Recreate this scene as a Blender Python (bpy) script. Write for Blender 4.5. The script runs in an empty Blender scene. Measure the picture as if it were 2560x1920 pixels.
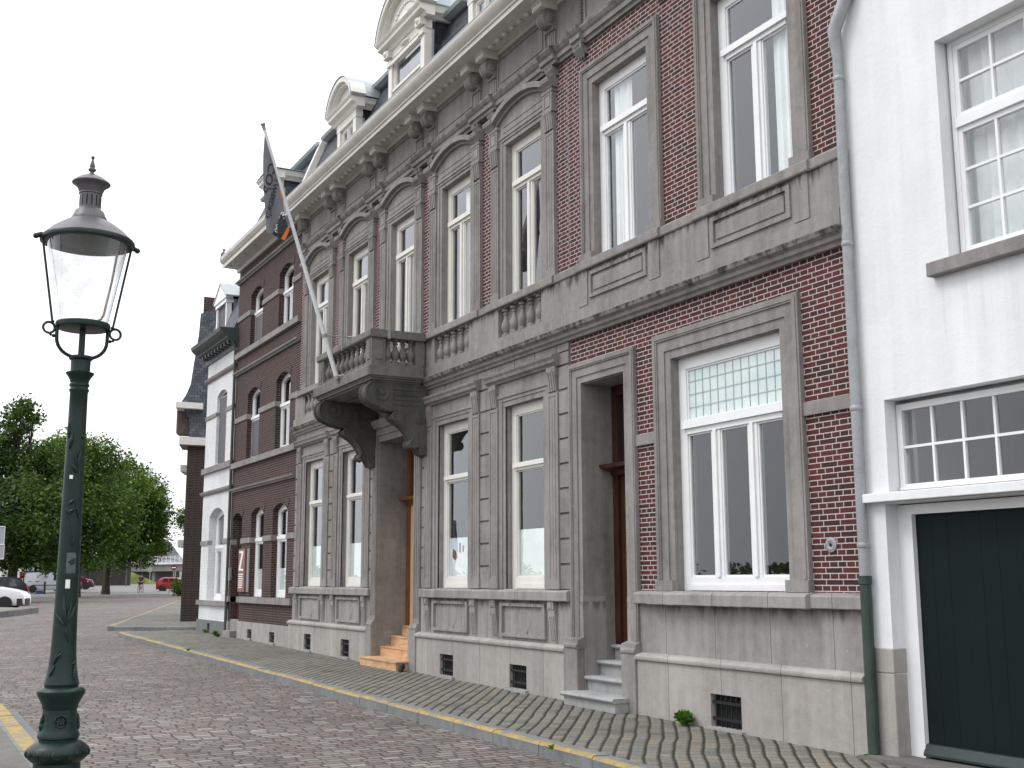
import bpy, bmesh, math, random
import numpy as np
from mathutils import Vector, Matrix
R = math.radians
SC = bpy.context.scene
COL = SC.collection
random.seed(7)

# ---------------------------------------------------------------- camera
FPX, PITCH, ROLL, YAW = 2897.0, R(9.571), R(-0.19), R(28.21)
def make_camera():
    cy, sy = math.cos(YAW), math.sin(YAW)
    fw = Vector((-cy, sy, 0)); rt = Vector((sy, cy, 0)); up = Vector((0, 0, 1))
    F = fw * math.cos(PITCH) + up * math.sin(PITCH)
    U = -fw * math.sin(PITCH) + up * math.cos(PITCH)
    Rr = rt * math.cos(ROLL) + U * math.sin(ROLL)
    U2 = -rt * math.sin(ROLL) + U * math.cos(ROLL)
    cd = bpy.data.cameras.new('camera'); co = bpy.data.objects.new('camera', cd); COL.objects.link(co)
    m = Matrix.Identity(4)
    for i in range(3):
        m[i][0], m[i][1], m[i][2] = Rr[i], U2[i], -F[i]
    m[0][3], m[1][3], m[2][3] = 8.2, -8.173, 1.62
    co.matrix_world = m
    cd.sensor_width = 36.0; cd.lens = FPX / 2560.0 * 36.0
    cd.clip_start = 0.05; cd.clip_end = 3000.0
    SC.camera = co
make_camera()

# ---------------------------------------------------------------- sky, sun, exposure (overcast)
SUN_ELEV, SUN_ROT = R(52), R(200)
w = bpy.data.worlds.new("World"); SC.world = w; w.use_nodes = True
wt = w.node_tree; wt.nodes.clear()
wo = wt.nodes.new('ShaderNodeOutputWorld'); wb = wt.nodes.new('ShaderNodeBackground')
sky = wt.nodes.new('ShaderNodeTexSky'); sky.sky_type = 'NISHITA'; sky.sun_disc = False
sky.sun_elevation = SUN_ELEV; sky.sun_rotation = SUN_ROT; sky.air_density = 1.0; sky.dust_density = 3.0
hs = wt.nodes.new('ShaderNodeHueSaturation'); hs.inputs['Saturation'].default_value = 0.3
tc = wt.nodes.new('ShaderNodeTexCoord')
nz = wt.nodes.new('ShaderNodeTexNoise'); nz.inputs['Scale'].default_value = 2.2; nz.inputs['Detail'].default_value = 5
rp = wt.nodes.new('ShaderNodeValToRGB')
rp.color_ramp.elements[0].position = 0.3; rp.color_ramp.elements[0].color = (15.2, 15.6, 16.2, 1)
rp.color_ramp.elements[1].position = 0.75; rp.color_ramp.elements[1].color = (18.5, 18.6, 18.8, 1)
mx = wt.nodes.new('ShaderNodeMix'); mx.data_type = 'RGBA'; mx.inputs[0].default_value = 0.88
wt.links.new(sky.outputs[0], hs.inputs['Color']); wt.links.new(tc.outputs['Generated'], nz.inputs['Vector'])
wt.links.new(nz.outputs[0], rp.inputs[0])
wt.links.new(hs.outputs[0], mx.inputs[6]); wt.links.new(rp.outputs[0], mx.inputs[7])
# overcast: dimmer towards the horizon, brighter overhead
sep = wt.nodes.new('ShaderNodeSeparateXYZ'); wt.links.new(tc.outputs['Generated'], sep.inputs[0])
el = wt.nodes.new('ShaderNodeMapRange'); wt.links.new(sep.outputs[2], el.inputs['Value'])
el.inputs['From Min'].default_value = 0.0; el.inputs['From Max'].default_value = 1.0; el.inputs['To Min'].default_value = 0.74; el.inputs['To Max'].default_value = 1.6
ml = wt.nodes.new('ShaderNodeVectorMath'); ml.operation = 'SCALE'; wt.links.new(mx.outputs[2], ml.inputs[0]); wt.links.new(el.outputs[0], ml.inputs['Scale'])
wt.links.new(ml.outputs[0], wb.inputs['Color']); wb.inputs['Strength'].default_value = 0.1
wt.links.new(wb.outputs[0], wo.inputs['Surface'])
sl = bpy.data.lights.new('sun', 'SUN'); sl.energy = 1.0; sl.angle = R(16); sl.color = (1.0, 0.97, 0.93)
so = bpy.data.objects.new('sun', sl); COL.objects.link(so)
sd = Vector((-0.30 * math.cos(SUN_ELEV), -0.954 * math.cos(SUN_ELEV), math.sin(SUN_ELEV)))
so.rotation_euler = sd.to_track_quat('Z', 'Y').to_euler(); so.location = (0, -20, 30)
vs = SC.view_settings; vs.view_transform = 'Standard'; vs.look = 'None'; vs.gamma = 1; vs.use_curve_mapping = False
vs.exposure = 0.0
cyc = SC.cycles; cyc.max_bounces = 7; cyc.diffuse_bounces = 2; cyc.glossy_bounces = 3; cyc.transparent_max_bounces = 12
cyc.use_denoising = True

# ---------------------------------------------------------------- ground profile
def gz(x):
    if x > 0: return 0.0
    if x > -26: return -0.0075 * x
    if x > -112: return 0.195 + 0.0048 * (-x - 26)
    if x > -165: return 0.6078 + 0.011 * (-x - 112)
    return 1.1908

# ---------------------------------------------------------------- scene helpers
WO = {}
def tag(o, label=None, cat=None, group=None, kind=None):
    if label: o['label'] = label
    if cat: o['category'] = cat
    if group: o['group'] = group
    if kind: o['kind'] = kind
    return o
def thing(name, label, cat, loc=(0, 0, 0), rotz=0.0, group=None):
    o = bpy.data.objects.new(name, None); o.empty_display_size = 0.2
    COL.objects.link(o); o.location = loc; o.rotation_euler = (0, 0, rotz)
    WO[o] = Vector(loc)
    return tag(o, label, cat, group)

class MB:
    """collects shapes in world (or local) coordinates and builds one mesh object"""
    def __init__(s): s.v = []; s.f = []; s.m = []; s.mi = 0
    def add(s, vs, fs):
        b = len(s.v); s.v += [tuple(v) for v in vs]
        for f in fs: s.f.append([b + i for i in f]); s.m.append(s.mi)
    def box(s, x0, x1, y0, y1, z0, z1):
        s.add([(x0, y0, z0), (x1, y0, z0), (x1, y1, z0), (x0, y1, z0), (x0, y0, z1), (x1, y0, z1), (x1, y1, z1), (x0, y1, z1)],
              [(0, 3, 2, 1), (4, 5, 6, 7), (0, 1, 5, 4), (1, 2, 6, 5), (2, 3, 7, 6), (3, 0, 4, 7)]); return s
    def prism(s, poly, d0, d1, axis):
        n = len(poly); vs = []
        for d in (d0, d1):
            for a, b in poly:
                vs.append({'y': (a, d, b), 'x': (d, a, b), 'z': (a, b, d)}[axis])
        fs = [tuple(range(n))[::-1], tuple(range(n, 2 * n))]
        for i in range(n): j = (i + 1) % n; fs.append((i, j, n + j, n + i))
        s.add(vs, fs); return s
    def pxz(s, poly, y0, y1): return s.prism(poly, y0, y1, 'y')
    def pyz(s, poly, x0, x1): return s.prism(poly, x0, x1, 'x')
    def pxy(s, poly, z0, z1): return s.prism(poly, z0, z1, 'z')
    def quad(s, a, b, c, d): s.add([a, b, c, d], [(0, 1, 2, 3)]); return s
    def lathe(s, prof, cx=0, cy=0, n=20, ox=(1, 0, 0), oy=(0, 1, 0), oz=(0, 0, 1), c=None, caps=True):
        ox, oy, oz = Vector(ox), Vector(oy), Vector(oz); c = Vector(c) if c else Vector((cx, cy, 0))
        vs = []; fs = []; k = len(prof)
        for r, z in prof:
            for i in range(n):
                a = 2 * math.pi * i / n
                vs.append(c + ox * (r * math.cos(a)) + oy * (r * math.sin(a)) + oz * z)
        for j in range(k - 1):
            for i in range(n):
                i2 = (i + 1) % n
                fs.append((j * n + i, j * n + i2, (j + 1) * n + i2, (j + 1) * n + i))
        if caps and prof[0][0] > 1e-5: fs.append(tuple(range(n))[::-1])
        if caps and prof[-1][0] > 1e-5: fs.append(tuple(range((k - 1) * n, k * n)))
        s.add(vs, fs); return s
    def tube(s, pts, r, n=8):
        pts = [Vector(p) for p in pts]; k = len(pts)
        rs = r if isinstance(r, (list, tuple)) else [r] * k
        vs = []; fs = []; prev = None
        for i, p in enumerate(pts):
            t = (pts[min(i + 1, k - 1)] - pts[max(i - 1, 0)]).normalized()
            if prev is None:
                a = Vector((0, 0, 1)) if abs(t.z) < 0.9 else Vector((1, 0, 0))
                u = t.cross(a).normalized()
            else:
                u = (prev - t * prev.dot(t)).normalized()
            prev = u; v = t.cross(u)
            for j in range(n):
                a = 2 * math.pi * j / n
                vs.append(p + u * (rs[i] * math.cos(a)) + v * (rs[i] * math.sin(a)))
        for i in range(k - 1):
            for j in range(n):
                j2 = (j + 1) % n
                fs.append((i * n + j, i * n + j2, (i + 1) * n + j2, (i + 1) * n + j))
        fs.append(tuple(range(n))[::-1]); fs.append(tuple(range((k - 1) * n, k * n)))
        s.add(vs, fs); return s
    def ball(s, c, r, n=10, sx=1, sy=1, sz=1):
        vs = []; fs = []; m = max(4, n // 2)
        for j in range(m + 1):
            t = math.pi * j / m
            for i in range(n):
                a = 2 * math.pi * i / n
                vs.append((c[0] + sx * r * math.sin(t) * math.cos(a), c[1] + sy * r * math.sin(t) * math.sin(a), c[2] + sz * r * math.cos(t)))
        for j in range(m):
            for i in range(n):
                i2 = (i + 1) % n; fs.append((j * n + i, (j + 1) * n + i, (j + 1) * n + i2, j * n + i2))
        s.add(vs, fs); return s
    def build(s, name, mats, parent=None, smooth=False, local=False, bevel=0.0, label=None, normals=True):
        me = bpy.data.meshes.new(name)
        if parent is not None and not local:
            o0 = WO.get(parent, Vector((0, 0, 0)))
        else: o0 = Vector((0, 0, 0))
        bm = bmesh.new()
        bv = [bm.verts.new(v) for v in s.v]
        for f, mi in zip(s.f, s.m):
            try: ff = bm.faces.new([bv[i] for i in f]); ff.material_index = mi
            except ValueError: pass
        if normals: bmesh.ops.recalc_face_normals(bm, faces=bm.faces)
        bm.to_mesh(me); bm.free()
        if not isinstance(mats, (list, tuple)): mats = [mats]
        for m in mats: me.materials.append(m)
        if smooth:
            me.polygons.foreach_set('use_smooth', [True] * len(me.polygons))
            me.set_sharp_from_angle(angle=R(38))
        o = bpy.data.objects.new(name, me); COL.objects.link(o)
        if parent is not None:
            o.parent = parent; o.location = -o0
            WO[o] = Vector((0, 0, 0))
        if bevel:
            b = o.modifiers.new('bevel', 'BEVEL'); b.width = bevel; b.segments = 2; b.limit_method = 'ANGLE'; b.angle_limit = R(50)
        if label: o['label'] = label
        return o

def cp(o, parent, d):
    """a copy of a mesh object (shares mesh) moved by d, same world frame"""
    c = o.copy(); COL.objects.link(c)
    c.parent = parent
    c.location = o.location + Vector(d) if parent is not None else Vector(d)
    return c

def wall_holes(mb, x0, x1, z0, z1, holes, y0, y1):
    """front/back faces and reveals of a wall (x0..x1,z0..z1) with rectangular holes"""
    xs = sorted({x0, x1, *[h[0] for h in holes], *[h[1] for h in holes]})
    zs = sorted({z0, z1, *[h[2] for h in holes], *[h[3] for h in holes]})
    xs = [x for x in xs if x0 <= x <= x1]; zs = [z for z in zs if z0 <= z <= z1]
    def solid(i, j):
        if i < 0 or j < 0 or i >= len(xs) - 1 or j >= len(zs) - 1: return False
        cx = (xs[i] + xs[i + 1]) / 2; cz = (zs[j] + zs[j + 1]) / 2
        return not any(h[0] < cx < h[1] and h[2] < cz < h[3] for h in holes)
    for i in range(len(xs) - 1):
        for j in range(len(zs) - 1):
            if not solid(i, j): continue
            a, b, c, d = xs[i], xs[i + 1], zs[j], zs[j + 1]
            mb.quad((a, y0, c), (b, y0, c), (b, y0, d), (a, y0, d))
            mb.quad((a, y1, c), (a, y1, d), (b, y1, d), (b, y1, c))
            if not solid(i - 1, j): mb.quad((a, y0, c), (a, y0, d), (a, y1, d), (a, y1, c))
            if not solid(i + 1, j): mb.quad((b, y0, c), (b, y1, c), (b, y1, d), (b, y0, d))
            if not solid(i, j - 1): mb.quad((a, y0, c), (a, y1, c), (b, y1, c), (b, y0, c))
            if not solid(i, j + 1): mb.quad((a, y0, d), (b, y0, d), (b, y1, d), (a, y1, d))
    return mb

def arc(xa, xb, z, rise, n=12):
    """points of a segmental arch from (xa,z) over to (xb,z)"""
    h = (xb - xa) / 2; r = (h * h + rise * rise) / (2 * rise); cx = (xa + xb) / 2; cz = z + rise - r
    a = math.asin(min(1, h / r)); out = []
    for i in range(n + 1):
        t = -a + 2 * a * i / n
        out.append((cx + r * math.sin(t), cz + r * math.cos(t)))
    return out
def ring(mb, xa, xb, z, rise, th, y0, y1, n=12):
    """arch-shaped band of thickness th outside the given inner arch"""
    ins = arc(xa, xb, z, rise, n)
    h = (xb - xa) / 2; r = (h * h + rise * rise) / (2 * rise); cx = (xa + xb) / 2; cz = z + rise - r
    outs = []
    for x, zz in ins:
        d = math.hypot(x - cx, zz - cz); k = (d + th) / d
        outs.append((cx + (x - cx) * k, cz + (zz - cz) * k))
    for i in range(n):
        mb.pxz([ins[i], ins[i + 1], outs[i + 1], outs[i]], y0, y1)
    return mb
# ---------------------------------------------------------------- materials
class G:
    def __init__(s, name):
        s.m = bpy.data.materials.new(name); s.m.use_nodes = True; s.t = s.m.node_tree; s.t.nodes.clear()
        s.o = s.t.nodes.new('ShaderNodeOutputMaterial')
        s._pos = None
    def new(s, t, **k):
        n = s.t.nodes.new(t)
        for a, b in k.items(): setattr(n, a, b)
        return n
    def put(s, sock, v):
        if v is None: return
        if isinstance(v, bpy.types.NodeSocket): s.t.links.new(v, sock)
        else:
            if isinstance(v, (tuple, list)) and len(v) == 3 and sock.type == 'RGBA': v = (*v, 1)
            sock.default_value = v
    def pos(s):
        if s._pos is None: s._pos = s.new('ShaderNodeNewGeometry').outputs['Position']
        return s._pos
    def xyz(s):
        n = s.new('ShaderNodeSeparateXYZ'); s.put(n.inputs[0], s.pos()); return n.outputs[0], n.outputs[1], n.outputs[2]
    def comb(s, x, y, z):
        n = s.new('ShaderNodeCombineXYZ'); s.put(n.inputs[0], x); s.put(n.inputs[1], y); s.put(n.inputs[2], z); return n.outputs[0]
    def ma(s, op, a, b=0.0, c=0.0, clamp=False):
        n = s.new('ShaderNodeMath', operation=op); n.use_clamp = clamp
        s.put(n.inputs[0], a); s.put(n.inputs[1], b)
        if op in ('MULTIPLY_ADD', 'SMOOTH_MIN', 'WRAP', 'COMPARE'): s.put(n.inputs[2], c)
        return n.outputs[0]
    def vm(s, op, a, b):
        n = s.new('ShaderNodeVectorMath', operation=op); s.put(n.inputs[0], a); s.put(n.inputs[1], b); return n.outputs[0]
    def noise(s, scale, detail=3, rough=0.55, vec=None, stretch=None, dist=0.0):
        n = s.new('ShaderNodeTexNoise'); v = vec if vec is not None else s.pos()
        if stretch: v = s.vm('MULTIPLY', v, stretch)
        s.put(n.inputs['Vector'], v); n.inputs['Scale'].default_value = scale; n.inputs['Detail'].default_value = detail
        n.inputs['Roughness'].default_value = rough; n.inputs['Distortion'].default_value = dist
        return n.outputs[0]
    def white(s, vec):
        n = s.new('ShaderNodeTexWhiteNoise'); s.put(n.inputs['Vector'], vec); return n.outputs['Value']
    def sstep(s, v, a, b, lo=0.0, hi=1.0):
        n = s.new('ShaderNodeMapRange', interpolation_type='SMOOTHSTEP')
        s.put(n.inputs['Value'], v); n.inputs['From Min'].default_value = a; n.inputs['From Max'].default_value = b
        n.inputs['To Min'].default_value = lo; n.inputs['To Max'].default_value = hi
        return n.outputs[0]
    def mix(s, f, a, b, blend='MIX'):
        n = s.new('ShaderNodeMix', data_type='RGBA', blend_type=blend); s.put(n.inputs[0], f); s.put(n.inputs[6], a); s.put(n.inputs[7], b)
        return n.outputs[2]
    def ramp(s, f, stops):
        n = s.new('ShaderNodeValToRGB'); s.put(n.inputs[0], f); e = n.color_ramp.elements
        while len(e) < len(stops): e.new(0.5)
        for i, (p, c) in enumerate(stops): e[i].position = p; e[i].color = (*c, 1)
        return n.outputs[0]
    def bump(s, h, strength=0.3, dist=0.02):
        n = s.new('ShaderNodeBump'); n.inputs['Strength'].default_value = strength; n.inputs['Distance'].default_value = dist
        s.put(n.inputs['Height'], h); return n.outputs[0]
    def bsdf(s, col, rough=0.8, metal=0.0, normal=None, spec=None, **k):
        n = s.new('ShaderNodeBsdfPrincipled'); s.put(n.inputs['Base Color'], col); s.put(n.inputs['Roughness'], rough)
        s.put(n.inputs['Metallic'], metal)
        if normal is not None: s.put(n.inputs['Normal'], normal)
        if spec is not None: n.inputs['Specular IOR Level'].default_value = spec
        for a, b in k.items(): s.put(n.inputs[a.replace('_', ' ')], b)
        s.t.links.new(n.outputs[0], s.o.inputs['Surface']); return s.m

def plain(name, col, rough=0.6, metal=0.0, var=0.08, scale=6.0, bump=0.0, spec=None):
    g = G(name); n = g.noise(scale, 4); n2 = g.noise(scale * 7, 2)
    f = g.ma('ADD', g.ma('MULTIPLY', n, 0.7), g.ma('MULTIPLY', n2, 0.3))
    c0 = tuple(max(0, c * (1 - var * 1.6)) for c in col); c1 = tuple(min(1, c * (1 + var * 1.6)) for c in col)
    c = g.ramp(f, [(0.3, c0), (0.7, c1)])
    nn = g.bump(g.noise(scale * 9, 3), bump, 0.01) if bump else None
    return g.bsdf(c, rough, metal, nn, spec)

def stone(name, dark, light, streak=0.5, stains=(), joint=None, rough=0.88, tone=None, black=0.0):
    g = G(name); x, y, z = g.xyz()
    big = g.noise(0.9, 4, 0.6); mid = g.noise(9, 4, 0.65); fine = g.noise(70, 2, 0.6)
    st = g.noise(1.0, 4, 0.6, stretch=(7, 7, 0.55))
    f = g.ma('ADD', g.ma('MULTIPLY', big, 0.36), g.ma('ADD', g.ma('MULTIPLY', mid, 0.22), g.ma('MULTIPLY', st, 0.42 * streak + 0.1)))
    f = g.ma('ADD', f, g.ma('MULTIPLY', fine, 0.14))
    s0 = 0.36 + 0.21 * streak
    c = g.ramp(f, [(0.30 + 0.12 * streak, dark), (0.52 + 0.16 * streak, light)])
    if joint:
        jw, jh, ox = joint
        u = g.ma('DIVIDE', g.ma('ADD', g.ma('ADD', x, y), ox), jw); col = g.ma('FLOOR', u)
        fu = g.ma('FRACT', u)
        row = 0.0
        if jh:
            v = g.ma('DIVIDE', z, jh); row = g.ma('FLOOR', v)
        rnd = g.white(g.comb(col, row, 3.0))
        c = g.mix(1.0, c, g.mix(rnd, (0.91, 0.91, 0.92), (1.06, 1.055, 1.05)), 'MULTIPLY')
        d = g.ma('MULTIPLY', g.ma('MINIMUM', fu, g.ma('SUBTRACT', 1.0, fu)), jw)
        c = g.mix(g.sstep(d, 0.002, 0.006, 1.0, 0.0), c, tuple(k * 0.45 for k in dark))
    for ztop, ln, am in stains:   # rain streaks running down from a ledge
        s1 = g.noise(1.0, 3, 0.6, stretch=(9, 9, 0.25))
        dz = g.ma('DIVIDE', g.ma('SUBTRACT', ztop, z), ln)
        k = g.sstep(g.ma('SUBTRACT', g.ma('MULTIPLY', s1, 1.5), dz), 0.42, 0.85)
        k = g.ma('MULTIPLY', k, g.sstep(dz, -0.02, 0.02)); k = g.ma('MULTIPLY', k, am)
        c = g.mix(k, c, (0.035, 0.035, 0.032))
        s2 = g.noise(1.3, 3, 0.6, stretch=(11, 11, 0.2))
        k2 = g.sstep(g.ma('SUBTRACT', g.ma('MULTIPLY', s2, 1.5), dz), 0.62, 0.95)
        k2 = g.ma('MULTIPLY', g.ma('MULTIPLY', k2, g.sstep(dz, -0.02, 0.02)), am * 0.35)
        c = g.mix(k2, c, (0.42, 0.42, 0.41))
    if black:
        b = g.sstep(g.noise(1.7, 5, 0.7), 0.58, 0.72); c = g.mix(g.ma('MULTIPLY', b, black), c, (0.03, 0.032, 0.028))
    sp = g.sstep(g.noise(33, 1), 0.74, 0.78); c = g.mix(g.ma('MULTIPLY', sp, 0.35), c, (0.55, 0.55, 0.53))
    nn = g.bump(g.ma('ADD', mid, g.ma('MULTIPLY', fine, 0.7)), 0.35, 0.012)
    return g.bsdf(c, rough, 0, nn, 0.25)

def brick(name, cols, mortar, h=0.0575, wh=0.115, mw=0.009, soot=0.0, bond=True, ws=None, bumpd=0.006, edge=0.003, grime=(0.03, 0.03, 0.028), rough=0.8):
    g = G(name); x, y, z = g.xyz()
    wob = g.noise(18, 2); wob2 = g.noise(23, 2, vec=g.vm('ADD', g.pos(), (7, 3, 5)))
    zz = g.ma('ADD', z, g.ma('MULTIPLY', g.ma('SUBTRACT', wob, 0.5), edge * 2)); uu0 = g.ma('ADD', g.ma('ADD', x, y), g.ma('MULTIPLY', g.ma('SUBTRACT', wob2, 0.5), edge * 3))
    v = g.ma('DIVIDE', zz, h); row = g.ma('FLOOR', v); fv = g.ma('FRACT', v)
    ws = ws or wh * 2
    if bond:
        par = g.ma('ABSOLUTE', g.ma('MODULO', row, 2.0))
        wd = g.ma('ADD', g.ma('MULTIPLY', par, ws - wh), wh)
        u = g.ma('ADD', g.ma('DIVIDE', uu0, wd), g.ma('MULTIPLY', par, 0.25))
    else:
        wd = ws; u = g.ma('ADD', g.ma('DIVIDE', uu0, ws), g.ma('MULTIPLY', g.ma('FRACT', g.ma('MULTIPLY', row, 0.5)), 1.0))
    col = g.ma('FLOOR', u); fu = g.ma('FRACT', u)
    du = g.ma('MULTIPLY', g.ma('MINIMUM', fu, g.ma('SUBTRACT', 1.0, fu)), wd)
    dv = g.ma('MULTIPLY', g.ma('MINIMUM', fv, g.ma('SUBTRACT', 1.0, fv)), h)
    d = g.ma('MINIMUM', du, dv)
    mask = g.sstep(d, mw * 0.5 - 0.0012, mw * 0.5 + 0.0016)
    rnd = g.white(g.comb(col, row, 1.0))
    c = g.ramp(rnd, [(i / (len(cols) - 1), k) for i, k in enumerate(cols)])
    nf = g.noise(55, 3); c = g.mix(1.0, c, g.ramp(nf, [(0.3, (0.72, 0.72, 0.72)), (0.7, (1.2, 1.2, 1.2))]), 'MULTIPLY')
    big = g.noise(0.8, 4); c = g.mix(1.0, c, g.ramp(big, [(0.3, (0.82, 0.82, 0.84)), (0.7, (1.12, 1.1, 1.1))]), 'MULTIPLY')
    mc = g.mix(g.noise(30, 2), tuple(k * 0.75 for k in mortar), tuple(min(1, k * 1.2) for k in mortar))
    c = g.mix(mask, mc, c)
    if soot:
        k = g.sstep(g.noise(1.1, 5, 0.65), 0.45, 0.72); c = g.mix(g.ma('MULTIPLY', k, soot), c, grime)
    nn = g.bump(g.ma('ADD', mask, g.ma('MULTIPLY', nf, 0.25)), 0.6, bumpd)
    return g.bsdf(c, rough, 0, nn, 0.3)

def setts(name, cols, joint, rw=0.13, ln=0.19, jw=0.012, moss=(0.06, 0.075, 0.03), mossamt=0.3, along='y', patch=0.25, rough=0.75, bumpd=0.018, cross=1.0):
    g = G(name); x, y, z = g.xyz()
    if along == 'diagonal': x, y = g.ma('ADD', g.ma('MULTIPLY', x, 0.58), g.ma('MULTIPLY', y, 0.81)), g.ma('ADD', g.ma('MULTIPLY', x, -0.81), g.ma('MULTIPLY', y, 0.58))
    w1 = g.noise(2.6, 2); w2 = g.noise(3.5, 2, vec=g.vm('ADD', g.pos(), (31, 17, 0))); w3 = g.noise(0.35, 2)
    xx = g.ma('ADD', x, g.ma('ADD', g.ma('MULTIPLY', w1, 0.03), g.ma('MULTIPLY', w3, 0.22)))
    yy = g.ma('ADD', y, g.ma('MULTIPLY', w2, 0.04))
    u = g.ma('DIVIDE', xx, rw); row = g.ma('FLOOR', u); fu = g.ma('FRACT', u)
    off = g.white(g.comb(row, 4.0, 9.0)); lw = g.ma('MULTIPLY_ADD', g.white(g.comb(row, 2.0, 5.0)), ln * 0.35, ln * 0.82)
    v = g.ma('ADD', g.ma('DIVIDE', yy, lw), off); col = g.ma('FLOOR', v); fv = g.ma('FRACT', v)
    du = g.ma('MULTIPLY', g.ma('MINIMUM', fu, g.ma('SUBTRACT', 1.0, fu)), rw)
    dv = g.ma('MULTIPLY', g.ma('MINIMUM', fv, g.ma('SUBTRACT', 1.0, fv)), ln)
    d = g.ma('SMOOTH_MIN', du, g.ma('MULTIPLY', dv, cross), 0.02)
    mask = g.sstep(d, jw * 0.2, jw * 1.1)
    rnd = g.white(g.comb(col, row, 1.0)); c = g.ramp(rnd, [(i / (len(cols) - 1), k) for i, k in enumerate(cols)])
    nf = g.noise(38, 3); c = g.mix(1.0, c, g.ramp(nf, [(0.3, (0.78, 0.78, 0.78)), (0.7, (1.16, 1.16, 1.15))]), 'MULTIPLY')
    big = g.noise(0.5, 5, 0.6); c = g.mix(1.0, c, g.ramp(big, [(0.32, (1 - patch, 1 - patch, 1 - patch)), (0.68, (1 + patch * .6, 1 + patch * .6, 1 + patch * .55))]), 'MULTIPLY')
    jc = g.mix(g.sstep(g.noise(1.6, 4), 0.62 - mossamt * 0.4, 0.72), joint, moss)
    c = g.mix(mask, jc, c)
    ht = g.ma('ADD', g.sstep(d, 0.0, 0.035), g.ma('ADD', g.ma('MULTIPLY', rnd, 0.35), g.ma('MULTIPLY', nf, 0.12)))
    nn = g.bump(ht, 0.8, bumpd)
    return g.bsdf(c, rough, 0, nn, 0.35)

def glass(name, tint=(0.93, 0.95, 0.94), wav=0.007, haze=0.0):
    g = G(name); fr = g.new('ShaderNodeFresnel'); bf = g.new('ShaderNodeNewGeometry').outputs['Backfacing']
    g.put(fr.inputs['IOR'], g.ma('SUBTRACT', 1.5, g.ma('MULTIPLY', bf, 1.5 - 1 / 1.5)))
    nn = g.bump(g.noise(1.6, 2), wav, 0.05)
    g.put(fr.inputs['Normal'], nn)
    f = g.ma('SUBTRACT', 1.0, g.ma('POWER', g.ma('SUBTRACT', 1.0, fr.outputs[0]), 2.4))
    tr = g.new('ShaderNodeBsdfTransparent'); tr.inputs[0].default_value = (*tint, 1)
    gl = g.new('ShaderNodeBsdfGlossy'); gl.inputs['Roughness'].default_value = 0.0; gl.inputs['Color'].default_value = (0.92, 0.95, 1.0, 1)
    g.put(gl.inputs['Normal'], nn)
    mx_ = g.new('ShaderNodeMixShader'); g.put(mx_.inputs[0], f); g.t.links.new(tr.outputs[0], mx_.inputs[1]); g.t.links.new(gl.outputs[0], mx_.inputs[2])
    out = mx_.outputs[0]
    if haze:
        df = g.new('ShaderNodeBsdfTranslucent'); df.inputs[0].default_value = (0.95, 0.95, 0.95, 1)
        k = g.ma('MULTIPLY', g.sstep(g.noise(7, 4), 0.35, 0.75), haze)
        m2 = g.new('ShaderNodeMixShader'); g.put(m2.inputs[0], k); g.t.links.new(out, m2.inputs[1]); g.t.links.new(df.outputs[0], m2.inputs[2]); out = m2.outputs[0]
    g.t.links.new(out, g.o.inputs['Surface']); return g.m

def leaf_mat(name, c0, c1, c2):
    g = G(name); r = g.new('ShaderNodeNewGeometry').outputs['Random Per Island']
    c = g.ramp(r, [(0.0, c0), (0.55, c1), (1.0, c2)])
    c = g.mix(1.0, c, g.ramp(g.noise(0.35, 3), [(0.32, (0.5, 0.58, 0.55)), (0.68, (1.55, 1.45, 1.15))]), 'MULTIPLY')
    d = g.new('ShaderNodeBsdfDiffuse'); g.put(d.inputs[0], c); t = g.new('ShaderNodeBsdfTranslucent'); g.put(t.inputs[0], c)
    gl = g.new('ShaderNodeBsdfGlossy'); gl.inputs['Roughness'].default_value = 0.5; gl.inputs[0].default_value = (0.5, 0.5, 0.5, 1)
    m = g.new('ShaderNodeMixShader'); m.inputs[0].default_value = 0.3; g.t.links.new(d.outputs[0], m.inputs[1]); g.t.links.new(t.outputs[0], m.inputs[2])
    m2 = g.new('ShaderNodeMixShader'); m2.inputs[0].default_value = 0.04; g.t.links.new(m.outputs[0], m2.inputs[1]); g.t.links.new(gl.outputs[0], m2.inputs[2])
    g.t.links.new(m2.outputs[0], g.o.inputs['Surface']); return g.m

def slate(name, c0, c1, h=0.15, wd=0.24):
    g = G(name); x, y, z = g.xyz()
    v = g.ma('DIVIDE', z, h); row = g.ma('FLOOR', v); fv = g.ma('FRACT', v)
    u = g.ma('ADD', g.ma('DIVIDE', g.ma('ADD', x, y), wd), g.ma('MULTIPLY', g.ma('ABSOLUTE', g.ma('MODULO', row, 2.0)), 0.5))
    col = g.ma('FLOOR', u); fu = g.ma('FRACT', u)
    rnd = g.white(g.comb(col, row, 6.0)); c = g.mix(rnd, c0, c1)
    c = g.mix(1.0, c, g.ramp(g.noise(3, 4), [(0.3, (0.75, 0.78, 0.8)), (0.7, (1.2, 1.2, 1.2))]), 'MULTIPLY')
    e = g.ma('MINIMUM', g.ma('MULTIPLY', fv, h), g.ma('MULTIPLY', g.ma('MINIMUM', fu, g.ma('SUBTRACT', 1.0, fu)), wd))
    mask = g.sstep(e, 0.003, 0.012); c = g.mix(mask, tuple(k * 0.3 for k in c0), c)
    nn = g.bump(g.ma('ADD', g.ma('SUBTRACT', 1.0, fv), g.ma('MULTIPLY', rnd, 0.3)), 0.7, 0.02)
    return g.bsdf(c, 0.62, 0, nn, 0.22)

def lead(name):   # leaded milky glass with a lattice of lead cames
    g = G(name)
    n = g.noise(4, 3); c = g.ramp(n, [(0.3, (0.52, 0.62, 0.62)), (0.7, (0.64, 0.72, 0.72))])
    return g.bsdf(c, 0.15, 0, g.bump(g.noise(30, 2), 0.15, 0.01), 0.5)

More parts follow.
